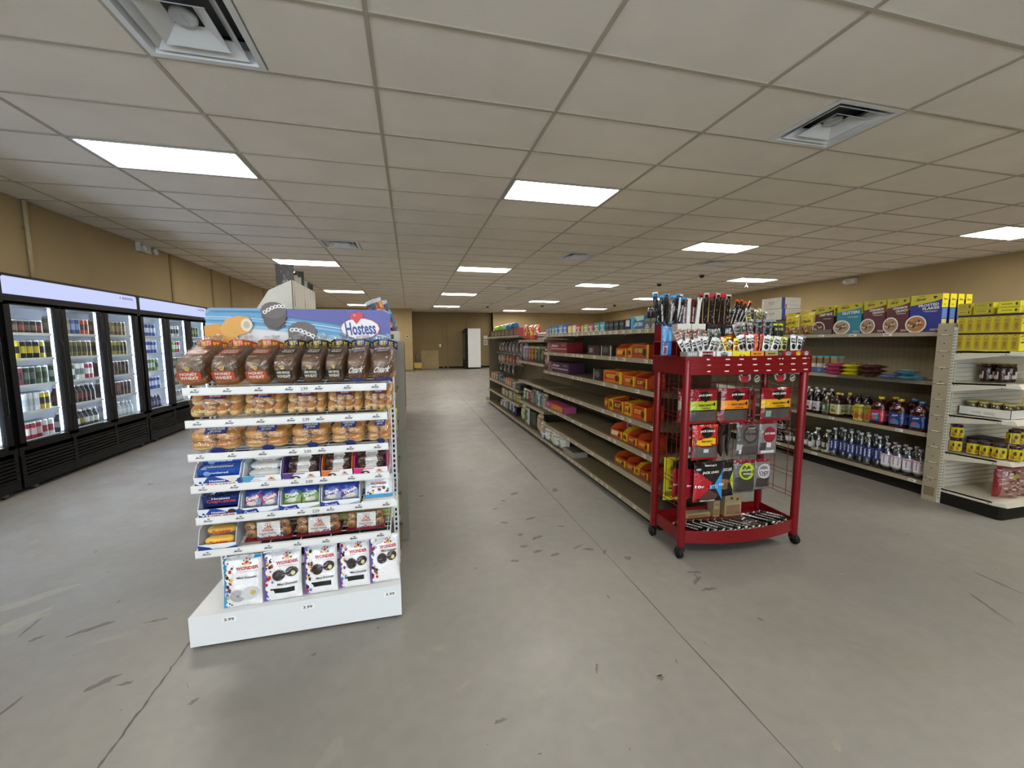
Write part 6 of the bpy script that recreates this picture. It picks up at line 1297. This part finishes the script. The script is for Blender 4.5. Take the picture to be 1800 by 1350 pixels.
for i, (x, y, z, tx) in enumerate([(4.54, 2.425, .4665, 'lowest by the post'), (4.54, 2.425, .5855, 'stacked on the one by the post'), (4.56, 2.32, .468, 'second along the front'), (4.56, 2.24, .470, 'third along the front'), (4.56, 2.165, .472, 'fourth along the front'), (4.60, 2.095, .4715, 'fifth, nearest the front edge'), (4.68, 2.095, .4715, 'sixth, at the right edge'), (4.76, 2.095, .4715, 'seventh, beyond the edge'), (4.63, 2.30, .468, 'second row, middle'), (4.66, 2.14, .5905, 'upper layer, near the front'), (4.74, 2.16, .5905, 'upper layer, right edge')]):
    lb = 'yellow jar on the end unit, fourth shelf, '+tx
    if src is None: src = prod('yellow_jar', yj(), lb, 'jar', (x, y, z), 0, 'yellow jars on the end unit')
    else: clone(src, lb, (x, y, z), rnd.uniform(-.4, .4))
q = MB(); q.pbox(.2, .16, .12, '#2a2018', [('r', .1, .2, .9, .8, '#4a3a1c')]); prod('dark_box', q, 'dark box behind the yellow jars on the end unit', 'box', (4.80, 2.36, .4655), 0)
for i in range(2):
    m = MB(); r8 = random.Random(i); m.pouch(.17, .26, .07, [('r', 0, 0, .22, 1, 'g#8c1c22'), ('r', .0, .95, 1, 1, 'g#a83a3a'), ('r', .55, .6, .9, .78, 'g#b8a82c')]+[('c', r8.uniform(.3, 1), r8.uniform(.05, .9), .10, .03, c) for c in ['g#c8a498', 'g#7a4a40', 'g#e2ccc4', 'g#5a302a']*9], 'g#a87a6e', 16, 18, i, crimp=.02); o = prod('pasta_bag', m, 'red and clear bag on the bottom shelf of the end unit, %s one' % ['left', 'right'][i], 'bag', (4.69+i*.18, 2.17-.01*i, .139), -.45)
# ================================================================ goods on the centre gondola
GX0 = 1.765
def gb(y0, y1, z, h, k, art, lb, x=1.78, d=.12, cat='box', name='product_box', group=None, side=(), top=()):
    m = MB(); w_ = abs(y1-y0)-.006; m.pbox(w_, d, h, k, art, side, top); return prod(name, m, lb, cat, (x+d/2-.02, (y0+y1)/2, z+.0006), W90, group)
zt = 1.519
W = lambda bg, *a: [('r', 0, 0, 1, 1, bg)]+list(a)
gum = lambda c, t_, tc='#e9e9e6', u='#d8d8d4': W(c, ('r', .05, .06, .95, .16, u), ('t', t_, .5, .6, .8, .25, tc), ('c', .5, .32, .18, .12, u))
TG = 'packs along the top shelf of the middle unit'
top_row = [(2.67, 2.745, .075, '#7d8078', gum('#8a8c84', 'CANS', '#2c3040'), 'grey box with round print, under the dark canisters, near one'), (2.76, 2.835, .075, '#8a8c84', gum('#868980', 'CANS', '#2c3040'), 'grey box with round print, under the dark canisters, far one'),
 (2.84, 3.04, .10, '#2f86b8', W('#2a6f94', ('p', [(0, 0), (0, 1), (.45, 1), (.2, .5), (.35, 0)], '#4aa9dc'), ('p', [(.3, 1), (.5, .6), (1, .7), (1, 1)], '#b8dcd8'), ('t', 'EXTRA', .62, .35, .62, .3, '#f2f6f8', .06, .2)), 'wide blue and teal gum box on the top shelf'),
 (3.05, 3.14, .085, '#16204c', W('#141c44', ('r', .25, .3, .98, .9, '#d8dcdc')), 'navy box with white panel next to the blue gum box')]
for i, y in enumerate((3.19, 3.285, 3.38, 3.46)): top_row.append((y-.045, y+.035, .085, '#16201e', gum('#141d1c', 'ICE', '#7a8a88', '#3c4a4a'), 'black gum pack on the top shelf, %s from the navy box' % ORD[i]))
for i, (y0, y1, h, c, t_, cn) in enumerate(((3.50, 3.60, .085, '#4aa0c4', 'MINT', 'light blue'), (3.61, 3.73, .082, '#3c9a78', 'MINT', 'green'), (3.74, 3.86, .08, '#b83a60', 'BERRY', 'pink'), (3.87, 3.97, .078, '#8ab05a', 'MELON', 'pink and green'), (3.99, 4.045, .075, '#b8a45a', 'GUM', 'tan'), (4.06, 4.17, .085, '#a8201c', 'BIG', 'red'), (4.19, 4.28, .08, '#d8d4c8', 'DENT', 'white'), (4.30, 4.42, .08, '#e0b81c', 'JUICY', 'yellow'), (4.45, 4.56, .10, '#3a5aa8', 'MINTS', 'deep blue'), (4.58, 4.72, .10, '#5a8ac0', 'MINTS', 'pale blue'), (4.74, 4.86, .10, '#2c5a94', 'MINTS', 'dark blue'), (4.88, 4.96, .09, '#4aa060', 'GUM', 'green and white'), (4.98, 5.07, .10, '#4a5a9c', 'GUM', 'violet-blue'), (5.09, 5.2, .09, '#7a6a78', 'GUM', 'grey-violet'))): top_row.append((y0, y1, h, c, gum(c, t_), '%s candy pack on the top shelf, counting away %s' % (cn, ORD[i] if i < 12 else 'last')))
for y0, y1, h, c, art, lb in top_row: gb(y0, y1, zt, h, c, art, lb, 1.775, .08, 'candy box', 'candy_pack', TG)
for i in range(5):
    q = MB(); q.lathe([(.022, 0), (.024, .004), (.024, .05), (.024, .075), (.020, .08)], 12, ['g#1c1d2a', 'g#1c1d2a', 'g#6a6f7c', 'g#1c1d2a']); prod('dark_canister', q, 'dark round canister on the grey boxes, %s from the jerky rack' % ORD[i], 'canister', (1.80+(i % 2)*.004, 2.665+i*.04, zt+.0765), 0, 'dark canisters on the top shelf')
# bay two: orange candy bags, striped packs
for i, (y, k, lb) in enumerate(((6.30, '#d8421c', 'orange-red candy bag on the middle bay, far one'), (6.02, '#e0642c', 'orange and yellow candy bag on the middle bay, near one'), (5.74, '#b82a2c', 'red candy bag on the middle bay behind the orange ones'))):
    m = MB(); r8 = random.Random(i); m.pouch(.27, .22+.02*(i < 1), .07, [('c', r8.uniform(.1, .9), r8.uniform(.1, .9), .12, .09, c) for c in ['g#f09a3c', 'g#f4d23c', 'g#c8201c', 'g#f0e0c0', 'g#e85a78']*4], 'g'+k, 14, 14, i); prod('candy_bag', m, lb, 'candy bag', (1.80, y, 1.4505), W90)
for i in range(5):
    m = MB(); m.pouch(.07, .10, .03, [('r', 0, .3+.0*i, 1, .5, 'g#2a2428'), ('r', 0, .7, 1, .8, 'g#2a2428'), ('c', .5, .6, .2, .12, 'g#b8a0a8')], 'g#bdb2b4', 8, 8, i); prod('striped_pack', m, 'black and white striped candy pack on the middle bay, %s from the red bag' % ORD[i], 'candy pack', (1.78, 5.60-i*.075, 1.4505), W90, 'striped packs on the middle bay')
# bay three: jars with coloured caps above brown boxes
for i in range(7):
    y = 8.95-i*.34; c = ['#4a3830', '#5a4a2c', '#3a2c2a', '#4a503c', '#5a5c54', '#6a2c34', '#a83240'][i]
    gb(y-.15, y+.15, 1.534, .13, c, W(c, ('r', .1, .2, .9, .7, '#8a7a60'), ('t', 'TRAIL', .5, .5, .5, .2, '#2c241c')), 'box under the coloured jars at the far end, %s from the far end' % ORD[i], 1.80, .14, 'box', 'product_box', 'boxes on the far top shelf')
for i, (y, c, cn) in enumerate(((8.75, '#a8d83c', 'lime'), (8.35, '#9cd048', 'lime'), (7.95, '#b8e0a8', 'pale green'), (7.65, '#3a8ac0', 'blue'), (7.3, '#2a6aa8', 'deep blue'))):
    q = MB(); q.lathe([(.07, 0), (.08, .01), (.085, .05), (.07, .09), (.0, .11)], 16, 'g'+c); prod('round_tub', q, 'round %s tub on the far top shelf, %s' % (cn, ORD[i]), 'tub', (1.86, y, 1.6655), 0, 'round tubs on the far top shelf')
# second row
def candybox(y0, y1, z, h, c1, c2, t_, lb, x=1.80, low=.62, group=None, spot='#5a2c14'):
    """open candy carton with its wrapped bars"""
    w_ = abs(y1-y0)-.004; d = .16
    t = empty('candy_box', (x+d/2, (y0+y1)/2, z+.0006), lb, 'candy box', group, W90)
    m = MB(); e = .002; hf = h*low
    m.box(-w_/2, -d/2, 0, w_/2, -d/2+e, hf, c1); m.box(-w_/2, d/2-e, 0, w_/2, d/2, h, c1); m.box(-w_/2, -d/2, 0, w_/2, d/2, e, c1)
    for s in (-w_/2, w_/2-e): m.ext([(-d/2, 0), (d/2, 0), (d/2, h), (-d/2+d*.3, h*.9), (-d/2, hf)], s, s+e, c1, 'x')
    m.flat((-w_/2, -d/2, 0), (w_, 0, 0), (0, 0, hf), [('r', 0, 0, 1, 1, c1), ('p', [(.05, .2), (.6, .3), (.7, .9), (.1, .8)], c2 if c2 != '#e8c41c' else '#c43a1c'), ('t', t_, .42, .55, .5, .34, '#f4d84a' if c1 != '#e8c41c' else '#4a2410', .08), ('c', .75, .42, .12, .26, spot), ('r', .88, 0, 1, 1, '#e8c41c')])
    m.flat((w_/2, -d/2, 0), (0, d, 0), (0, 0, hf), [('r', .0, 0, 1, 1, '#e8c41c' if c2 == '#e8c41c' else c1), ('c', .5, .5, .2, .3, '#8a5a14')]); m.flat((-w_/2, d/2, 0), (0, -d, 0), (0, 0, hf), [('r', .0, 0, 1, 1, '#e8c41c'), ('c', .5, .5, .2, .3, '#8a5a14')])
    m.flat((-w_/2, d/2-e, h*.5), (w_, 0, 0), (0, 0, h*.5), [('r', .05, .1, .95, .9, c2), ('t', t_, .5, .5, .6, .5, c1)]); m.build('carton', t, False)
    q = MB()
    for i in range(3): q.box(-w_/2+.008, -d/2+.012+i*.045, e, w_/2-.008, -d/2+.045+i*.045, hf*.92-.004*i, 'g'+c1 if i != 1 else 'g#3a1c14')
    q.build('wrapped_bar', t, False); return t
g2 = 'candy boxes on the second shelf'
gb(3.645, 3.92, 1.287, .095, '#2c1614', W('#2a1412', ('r', .12, .25, .42, .75, '#8a8088'), ('r', .48, .1, .56, .95, '#8c2a2c')), 'dark brown chocolate box on the second shelf', 1.80, .15, 'candy box', 'chocolate_box', g2)
gb(3.39, 3.62, 1.287, .095, '#1c1a1a', W('#171515', ('r', .0, 0, .07, 1, '#c9c4c0'), ('r', .82, 0, .92, 1, '#c9c4b4'), ('c', .4, .6, .28, .3, '#5a5652')), 'black and white chocolate box on the second shelf', 1.80, .15, 'candy box', 'chocolate_box', g2)
candybox(3.36, 3.17, 1.287, .12, '#d8541c', '#e8a83c', 'Rs', 'orange candy box with tall back on the second shelf', group=g2)
candybox(3.155, 3.09, 1.287, .12, '#e8c41c', '#e8c41c', 'PB', 'yellow-sided narrow candy box on the second shelf', group=g2)
candybox(3.085, 2.83, 1.287, .12, '#c8421c', '#8c3a1c', 'FAST BREAK', 'red-orange candy box with slanted lettering on the second shelf', low=.9, group=g2, spot='#3a1c10')
def skit(y0, y1, z, c, cd, lb):
    gb(y0, y1, z, .125, c, W(c, ('p', [(0, 0), (0, 1), (.16, 1), (.24, .3), (.2, 0)], '#8c6a70'), ('c', .1, .6, .05, .14, '#d84a5a'), ('c', .13, .3, .05, .12, cd), ('t', 'Skittles', .42, .68, .34, .26, '#e8dce0', 0, .15), ('r', .24, .32, .98, .42, '#c9a8ac'), ('t', 'ORIGINAL', .85, .72, .18, .10, '#c9a8ac')), lb, 1.80, .2, 'candy box', 'candy_carton')
skit(5.22, 4.50, 1.287, '#8c1420', '#c43a24', 'long red candy carton on the second shelf')
skit(5.18, 4.44, 1.042, '#43163c', '#6a2a8c', 'long purple candy carton on the third shelf')
gb(5.23, 4.60, 1.175, .012, '#b89a5a', W('#c9ab6a'), 'dark flat item', 1.9, .12) if False else None
g3 = 'candy boxes on the third shelf'
gb(3.61, 3.775, 1.042, .11, '#1c1818', W('#171313', ('r', .0, 0, .08, 1, '#d8d4cc'), ('c', .5, .55, .32, .32, '#6a6460')), 'black candy box with white edge on the third shelf', 1.80, .15, 'candy box', 'chocolate_box', g3)
candybox(3.60, 3.24, 1.042, .115, '#e0801c', '#c42c1c', 'REESES', 'yellow-orange candy box with red emblem on the third shelf', low=.95, group=g3)
candybox(3.215, 3.03, 1.042, .125, '#dc6418', '#e8c41c', 'REESES', 'orange candy box with cup picture on the third shelf', low=.7, group=g3)
candybox(3.02, 2.84, 1.042, .12, '#c8461a', '#8c2c14', 'CUPS', 'dark orange candy box beside the jerky rack, third shelf', low=.7, group=g3)
g4 = 'candy boxes on the fourth shelf'
for y0, y1, c, c2, t_, lw, lb in ((3.57, 3.47, '#a8461c', '#c46a2c', 'PB', .8, 'brownish orange candy box, farthest on the fourth shelf'), (3.465, 3.395, '#e8c41c', '#e8c41c', 'PB', .8, 'small yellow candy box on the fourth shelf'), (3.39, 3.20, '#d0501a', '#3a1c14', 'BIG CUP', .85, 'orange candy box with black emblem on the fourth shelf'), (3.19, 3.07, '#e0a81c', '#e8c41c', 'PB', .9, 'yellow and orange candy box in the middle of the fourth shelf'), (3.06, 2.84, '#d8501a', '#c43a14', 'STICKS', .85, 'orange candy box lettered STICKS on the fourth shelf')): candybox(y0, y1, .787, .125, c, c2, t_, lb, low=lw, group=g4)
g5 = 'candy boxes on the fifth shelf'
gb(5.24, 4.56, .552, .075, '#b8507a', W('#c4562a', ('r', 0, 0, .3, 1, '#b84a7c'), ('t', 'KIT', .14, .5, .18, .5, '#e8a8c4'), ('p', [(.3, .1), (.5, .8), (.95, .9), (.9, .1)], '#d8801c'), ('r', .95, 0, 1, 1, '#6a3a8c')), 'long pink, orange and purple candy carton on the fifth shelf', 1.79, .16, 'candy box', 'candy_carton', g5)
for y0, y1, c, c2, t_, lb in ((3.43, 3.21, '#d8561c', '#f0e0c8', 'Rs', 'open orange candy box, farthest on the fifth shelf'), (3.20, 3.13, '#e8c41c', '#e8c41c', 'PB', 'small yellow candy box on the fifth shelf'), (3.12, 2.97, '#cc4a1a', '#a83a14', 'FAST', 'dark orange open candy box on the fifth shelf'), (2.96, 2.79, '#d8501a', '#e0641c', 'REESES', 'orange candy box lettered in yellow, fifth shelf by the rack')): candybox(y0, y1, .552, .12, c, c2, t_, lb, low=.55, group=g5)
g6 = 'candy boxes on the sixth shelf'
for y0, y1, c, c2, t_, lb in ((3.34, 3.14, '#c4501c', '#7a8c24', 'Rs', 'orange candy box with green leaves, farthest on the sixth shelf'), (3.13, 2.98, '#c84a1c', '#8c7a2c', 'NUT', 'orange and olive candy box in the middle of the sixth shelf'), (2.975, 2.93, '#e8c41c', '#e8c41c', 'PB', 'narrow yellow candy box on the sixth shelf'), (2.92, 2.79, '#c8441c', '#5a2414', 'CUPS', 'orange and brown candy box nearest the rack, sixth shelf')): candybox(y0, y1, .318, .105, c, c2, t_, lb, low=.55, group=g6)
# middle bay shelf of tall green pouches; lower mixed goods
r8 = random.Random(21)
def pch(y, z, w_, h, k, k2, lb, x=1.83, t_='', rz=0.0, grp=None, th=.05):
    m = MB(); m.pouch(w_, h, th, [('r', 0, .85, 1, 1, 'g'+k2), ('c', .5, .4, .36, .22, 'g'+k2), ('r', .15, .6, .85, .78, 'g'+k2)]+([('t', t_, .5, .69, .6, .1, '#d8d4c8')] if t_ else []), 'g'+k, 8, 10, int(y*10)); return prod('snack_pouch', m, lb, 'pouch', (x, y, z), W90+rz, grp)
cs = [('#8a7a9a', '#c8c0d4', 'pale violet'), ('#7a6a80', '#b0a4bc', 'grey-violet'), ('#a8503a', '#c8905a', 'rust'), ('#8a2c34', '#b8a03a', 'red'), ('#4a5a44', '#8a9474', 'dark green'), ('#3c4a3a', '#6c7a54', 'dark green'), ('#34423a', '#7a845c', 'deep green'), ('#c9c0b0', '#a8402c', 'white and red')]
for i, (k, k2, cn) in enumerate(cs): pch(6.48-i*.16, 1.117, .15, .24, k, k2, '%s pouch on the middle bay upper shelf, %s from far end' % (cn, ORD[i]), grp='pouches on the middle bay upper shelf')
# hanging bags on pegs in the far bays
for row, (z, n, y0, y1, pal) in enumerate(((1.20, 8, 9.0, 6.9, ['#a08060', '#6a6878', '#5c6074', '#7a7888', '#8a8898', '#6c6a80', '#8a7890', '#9a90a4']), (.975, 8, 9.1, 7.2, ['#a09080', '#b0a498', '#9a4a34', '#b05a3a', '#a8502c', '#8a3a3c', '#9a8a80', '#4a3a40']), (.76, 4, 8.9, 7.8, ['#3a4654', '#5a6470', '#2c3440', '#3a4450']))):
    src = None
    for i in range(n):
        y = y0+(y1-y0)*i/(n-1); k = pal[i]
        m = MB(); m.pouch(.20, .21, .05, [('r', 0, .8, 1, 1, 'g#2c2a30'), ('c', .5, .4, .3, .2, 'g#c9c0b4')], 'g'+k, 6, 8, i)
        o = prod('peg_bag', m, 'hanging snack bag on the far pegs, %s row, %s from far end' % (['top', 'second', 'lowest'][row], ORD[i]), 'bag', (1.97, y, z), W90, 'snack bags on the far pegs')
        q = MB(); q.tube([(2.178, y, z+.205), (1.93, y, z+.205), (1.92, y, z+.215)], .004, 'x#c9c6c0', 5); q.box(1.915, y-.014, z+.205, 1.919, y+.014, z+.235, '#dedad0'); tag(q.build('peg_hook'), 'metal peg hook holding a bag, %s row, %s from far end' % (['top', 'second', 'lowest'][row], ORD[i]), 'hook', 'peg hooks in the far bays')
# far shelf rows of small goods
def rowof(n, y0, y1, z, hs, pal, nm, lb, grp, x=1.80, wf=.8, d=.12):
    for i in range(n):
        y = y0+(y1-y0)*(i+.5)/n; w_ = abs(y1-y0)/n*wf; c = pal[i % len(pal)]
        m = MB(); m.pbox(w_, d, r8.uniform(*hs), c, W(c, ('r', .1, .55, .9, .8, '#c9c4b4'), ('c', .5, .3, .25, .18, '#d8ccb0')), [('r', .2, .2, .8, .8, '#b8b0a0')]); prod(nm, m, lb % ORD[i], nm.replace('_', ' '), (x+d/2, y, z+.0006), W90, grp)
rowof(3, 9.3, 8.5, .602, (.13, .17), ['#7a8c70', '#b8604c', '#5a7a5c'], 'snack_box', 'small box at the far end of the mid shelf, %s', 'small boxes at the far end')
rowof(6, 8.4, 7.3, .602, (.08, .12), ['#3a4a7c', '#2c3c6c', '#4a5a9c', '#d87a3c', '#e08c4c', '#8a7a60'], 'snack_box', 'blue or orange box on the far mid shelf, %s', 'small boxes at the far end')
gb(6.95, 7.15, .602, .10, '#b8b4a8', W('#c9c5b8', ('r', .15, .2, .85, .35, '#5a5650'), ('r', .15, .5, .85, .65, '#5a5650')), 'white and grey lettered box on the far mid shelf', 1.80, .2)
gb(6.42, 6.93, .802-.2+.0, .09, '#141214', W('#141214', ('t', 'Snickers', .5, .5, .4, .3, '#a89ca0')), 'long black box on the far mid shelf', 1.80, .2, 'box') if False else gb(6.61, 6.94, .602, .09, '#141214', W('#141214', ('t', 'DARK', .5, .5, .4, .3, '#a89ca0')), 'long black box on the far mid shelf', 1.80, .2)
rowof(3, 8.15, 7.25, .357, (.14, .17), ['#a8a480', '#8c8a5a', '#b0a88c'], 'food_carton', 'pale carton on the low far shelf, %s', 'cartons on the low far shelf')
rowof(3, 7.15, 6.62, .357, (.15, .17), ['#8c8c2c', '#a09a2c', '#7a6a24'], 'food_carton', 'olive yellow carton on the low far shelf, %s', 'cartons on the low far shelf')
for i, (c, k2, cn) in enumerate((('#3f8c50', '#c8d8b8', 'green'), ('#8c1c34', '#d8b8b8', 'dark red'), ('#a8a088', '#4a4a40', 'tan'), ('#8a8478', '#5a564a', 'grey'), ('#d0d4cc', '#3a8a90', 'white and teal'), ('#8aa0a0', '#4a5a70', 'grey-blue'), ('#6a6458', '#a89c88', 'taupe'))): pch(6.46-i*.175, .462, .17, .20+.03*(i > 2), c, k2, '%s pouch on the middle bay lower shelf, %s from far end' % (cn, ORD[i]), grp='pouches on the middle bay lower shelf')
for i, (c, k2, cn) in enumerate((('#8a9098', '#d8d8d8', 'silver'), ('#98a0a8', '#e0e0e0', 'silver'), ('#5a606c', '#a8a8b0', 'grey'), ('#5c6a84', '#c8ccd8', 'blue-grey'), ('#4a5478', '#c8ccd8', 'blue'))): pch(8.25-i*.26, .085, .20, .15+.03*i, c, k2, '%s pouch on the bottom shelf of the far bays, %s' % (cn, ORD[i]), grp='pouches on the far bottom shelf', x=1.84, th=.07)
pch(6.50, .087, .28, .30, '#7d8a2c', '#c8c8a0', 'olive and white tall bag on the bottom shelf of the middle bay', th=.09)
pch(6.28, .087, .20, .32, '#d0d4cc', '#4a6a4c', 'white bag with green print on the bottom shelf of the middle bay', x=1.82, th=.08)
gb(5.85, 6.12, .087, .25, '#2c3c24', W('#2c3c24', ('r', .1, .4, .9, .45, '#4a5c34')), 'dark green box on the bottom shelf of the middle bay', 1.84, .22)
pch(5.62, .087, .24, .28, '#8c7a5c', '#c0a880', 'tan bag on the bottom shelf of the middle bay', th=.1)
pch(5.40, .087, .22, .22, '#a8927c', '#d0b8a0', 'pale pink and tan bag beside the tan one, bottom shelf', x=1.80, th=.1)
pch(5.28, .087, .16, .08, '#2c4a94', '#c8d0e8', 'small blue pack lying at the front of the bottom shelf', x=1.76, th=.05)
for i, (y, c) in enumerate(((5.10, '#8a8c84'), (4.93, '#a0a498'), (4.78, '#8a9478'), (4.62, '#b8b8a8'))): pch(y, .092, .19, .17, c, '#d8d8cc', 'clear and white bag of goods on the bottom shelf, %s from far end' % ORD[i], x=1.78+.03*(i % 2), rz=.3, grp='white bags on the bottom shelf', th=.09)
q = MB(); q.box(-.16, -.09, 0, .16, .09, .06, '#9a968a'); q.box(-.15, -.08, .06, .15, .08, .063, '#5a564c'); prod('grey_carton', q, 'low grey carton at the near end of the white bags, bottom shelf', 'carton', (1.86, 4.42, .0906), W90)
# ---- goods on and around the left unit
t = empty('pouch_display', (-.68, 2.98, 1.4205), 'white display carton of pouches standing above the header sign', 'display box')
m = MB(); H0 = .16
for a, b in (((-.15, -.16), .0), ((.147, -.16), .0)): m.ext([(-.17, 0), (.17, 0), (.17, .40), (-.02, .28+.05), (-.17, .16)], a[0], a[0]+.003, '#ded8cc', 'x')
m.box(-.15, -.17, 0, .15, -.167, .18, '#ded8cc'); m.box(-.15, .167, 0, .15, .17, .40, '#ded8cc'); m.box(-.15, -.17, 0, .15, .17, .003, '#ded8cc')
m.build('carton', t, False)
t.rotation_euler = (0, 0, -PI/2); t.location = (-.845, 3.24, 1.4205); t.scale = (2.2, .72, 1.0)
q = MB(); q.flat((-.151, .17, .0), (0, -.34, 0), (0, 0, .3), [('p', [(.35, .55), (.5, .66), (.65, .55)], '#6a62a0'), ('r', .36, .46, .64, .54, '#6a62a0'), ('r', .3, .36, .7, .40, '#8a82b8')], .001); q.flat((-.15, -.17, 0), (.3, 0, 0), (0, 0, .18), [('p', [(.25, .6), (.5, .85), (.75, .6)], '#6a62a0'), ('r', .28, .4, .72, .56, '#6a62a0'), ('r', .2, .2, .8, .28, '#8a82b8')], .001); q.build('carton_print', t, False)
for i, (k, k2) in enumerate((('#5c5a5a', '#8c8a8a'), ('#c9c8b8', '#9ab04a'), ('#c0c4a0', '#a8b83c'), ('#3a3836', '#b8b6b0'), ('#b8b4ac', '#8a8880'), ('#4a4846', '#c8c6c0'), ('#3a3634', '#a8a49c'))):
    m = MB(); m.pouch(.11, .27, .075, [('r', 0, .3, 1, .5, 'g'+k2), ('c', .5, .8, .5, .2, 'g'+k)], 'g'+k, 8, 10, i); o = m.build('tall_pouch'); o.location = (-.775, 2.965+.088*i, 1.60+(.055 if i in (0, 3) else .0)); o.rotation_euler = (0, 0, 0); tag(o, '%s pouch standing in the white display carton above the sign, %s from left' % (['dark grey', 'pale', 'lime', 'black', 'light grey', 'charcoal', 'dark'][i], ORD[i]), 'pouch', 'pouches in the white display carton')
q = MB(); q.box(-.86, 2.88, 1.4205, -.78, 3.0, 1.60, '#d8d4cc'); q.flat((-.86, 2.88, 1.4205), (.08, 0, 0), (0, 0, .18), [('c', .5, .5, .3, .2, '#2a2826'), ('r', .2, .8, .8, .9, '#2a2826')]); q.tube([(-.82, 2.92, 1.60), (-.80, 2.92, 1.66), (-.79, 2.92, 1.70)], .006, '#e6e4de'); tag(q.build('white_box'), 'small white and black box left of the pouch display above the sign', 'box')
t2 = MB(); t2.box(-.20, 3.0, 1.4205, -.075, 3.3, 1.50, '#d9d0c0'); t2.flat((-.20, 3.0, 1.4205), (.125, 0, 0), (0, 0, .08), [('r', .3, .3, .7, .7, '#3a3430')]); tag(t2.build('cardboard_tray'), 'cream tray holding slanted candy sticks at the top right of the sign', 'tray')
for i in range(14):
    c, c2 = [('#5a1c2c', '#8a2c3c'), ('#2a7aa8', '#8cc8e0'), ('#e0a02c', '#c8641c'), ('#4a2a5c', '#8a6aa0'), ('#b83a1c', '#e8c860'), ('#2c6a4a', '#c8c8c0')][i % 6]
    m = MB(); m.box(-.012, -.004, 0, .012, .004, .20, 'g'+c); m.box(-.012, -.0045, .12, .012, .0045, .15, 'g'+c2); m.ext([(-.013, .195), (.013, .195), (.016, .225), (-.016, .225)], -.002, .002, 'g#c9ccd0', 'y'); o = m.build('candy_stick'); o.location = (-.19+.0075*(i % 14), 3.03+.06*(i % 4), 1.50+.012*(i % 3)); o.rotation_euler = (-.12, -.45+.03*(i % 5), .1); tag(o, 'slanted candy stick above the right end of the sign, %s from left' % (ORD[i] if i < 12 else 'number %d' % (i+1)), 'candy stick', 'slanted candy sticks')
for i, (z, w_, h, c, c2, lb) in enumerate(((.621, .18, .035, '#3a4a8c', '#c8ccd8', 'blue flat pack low on the shelving right of the bread rack'), (.657, .20, .03, '#6a9a3a', '#c8d89c', 'green flat pack stacked on the blue one'), (.688, .17, .03, '#a83a34', '#8a8c44', 'red and green flat pack on top of the stack'), (.361, .42, .04, '#a8b83a', '#d8dc5c', 'yellow-green flat carton behind the lowest rack shelf'))):
    m = MB(); m.pbox(w_, .24, h, c, W(c, ('r', .1, .3, .7, .7, c2)), W(c, ('r', .1, .3, .8, .7, c2))); prod('flat_pack', m, lb, 'flat pack', (-.10-w_/2, 2.64, z), 0)
for i in range(3):
    m = MB(); m.pbox(.16, .06, .18, '#1c1c1e', W('#1a1a1c', *[('c', .2+.15*j, .2+.2*((i+j) % 4), .05, .05, '#8c8a84') for j in range(5)])); prod('dark_pack', m, 'dark speckled pack on the end shelf behind the rack base, %s' % ORD[i], 'pack', (-.80+.17*i, 2.60, .131), 0, 'dark packs behind the rack base')
m = MB(); m.pbox(.3, .1, .13, '#2a6a6c', W('#2c7074', ('r', .1, .6, .9, .8, '#5a9a98'))); prod('teal_box', m, 'teal box on the lowest end shelf behind the donut bags', 'box', (-.30, 2.60, .131), 0)
for i, (z, h, c, c2, lb) in enumerate(((.8815, .14, '#b8b49c', '#d8d01c', 'white and yellow pack on the end shelf right of the rack, middle height'), (1.1215, .13, '#a87848', '#c8a070', 'brown snack pack on the end shelf right of the rack, upper'), (.621+.1, .12, '#8a8c88', '#a82838', 'grey and dark red blister pack beside the stacked flat packs'))):
    m = MB(); m.pouch(.12, h, .05, [('r', 0, .8, 1, 1, 'g'+c2), ('c', .5, .4, .3, .2, 'g#d8d4cc')], 'g'+c, 8, 10, i); prod('snack_pack', m, lb, 'snack pack', (-.15, 2.56, z), 0)
for b in range(4):
    for k, z in enumerate((1.10, .80, .45, .12)):
        for i in range(2):
            if (b+k+i) % 3 == 0: continue
            c = [('#6a3a8c', '#d8d0e0', 'purple'), ('#a83a34', '#e0c8a0', 'red'), ('#c8c02c', '#5a3c1c', 'yellow'), ('#4a6a44', '#c8d0b8', 'green'), ('#3a5a94', '#d8dce8', 'blue')][(b*2+k+i) % 5]
            m = MB(); m.pouch(.2, .18, .07, [('c', .5, .4, .3, .22, 'g'+c[1])], 'g'+c[0], 6, 8, i); prod('snack_bag', m, '%s snack bag facing the aisle behind the bread rack, bay %s, %s shelf, %s' % (c[2], ORD[b], ['top', 'second', 'third', 'bottom'][k], ['near', 'far'][i]), 'snack bag', (-.22, YL[b]+.35+i*.5, z+.001), PI/2, 'snack bags facing the central aisle')
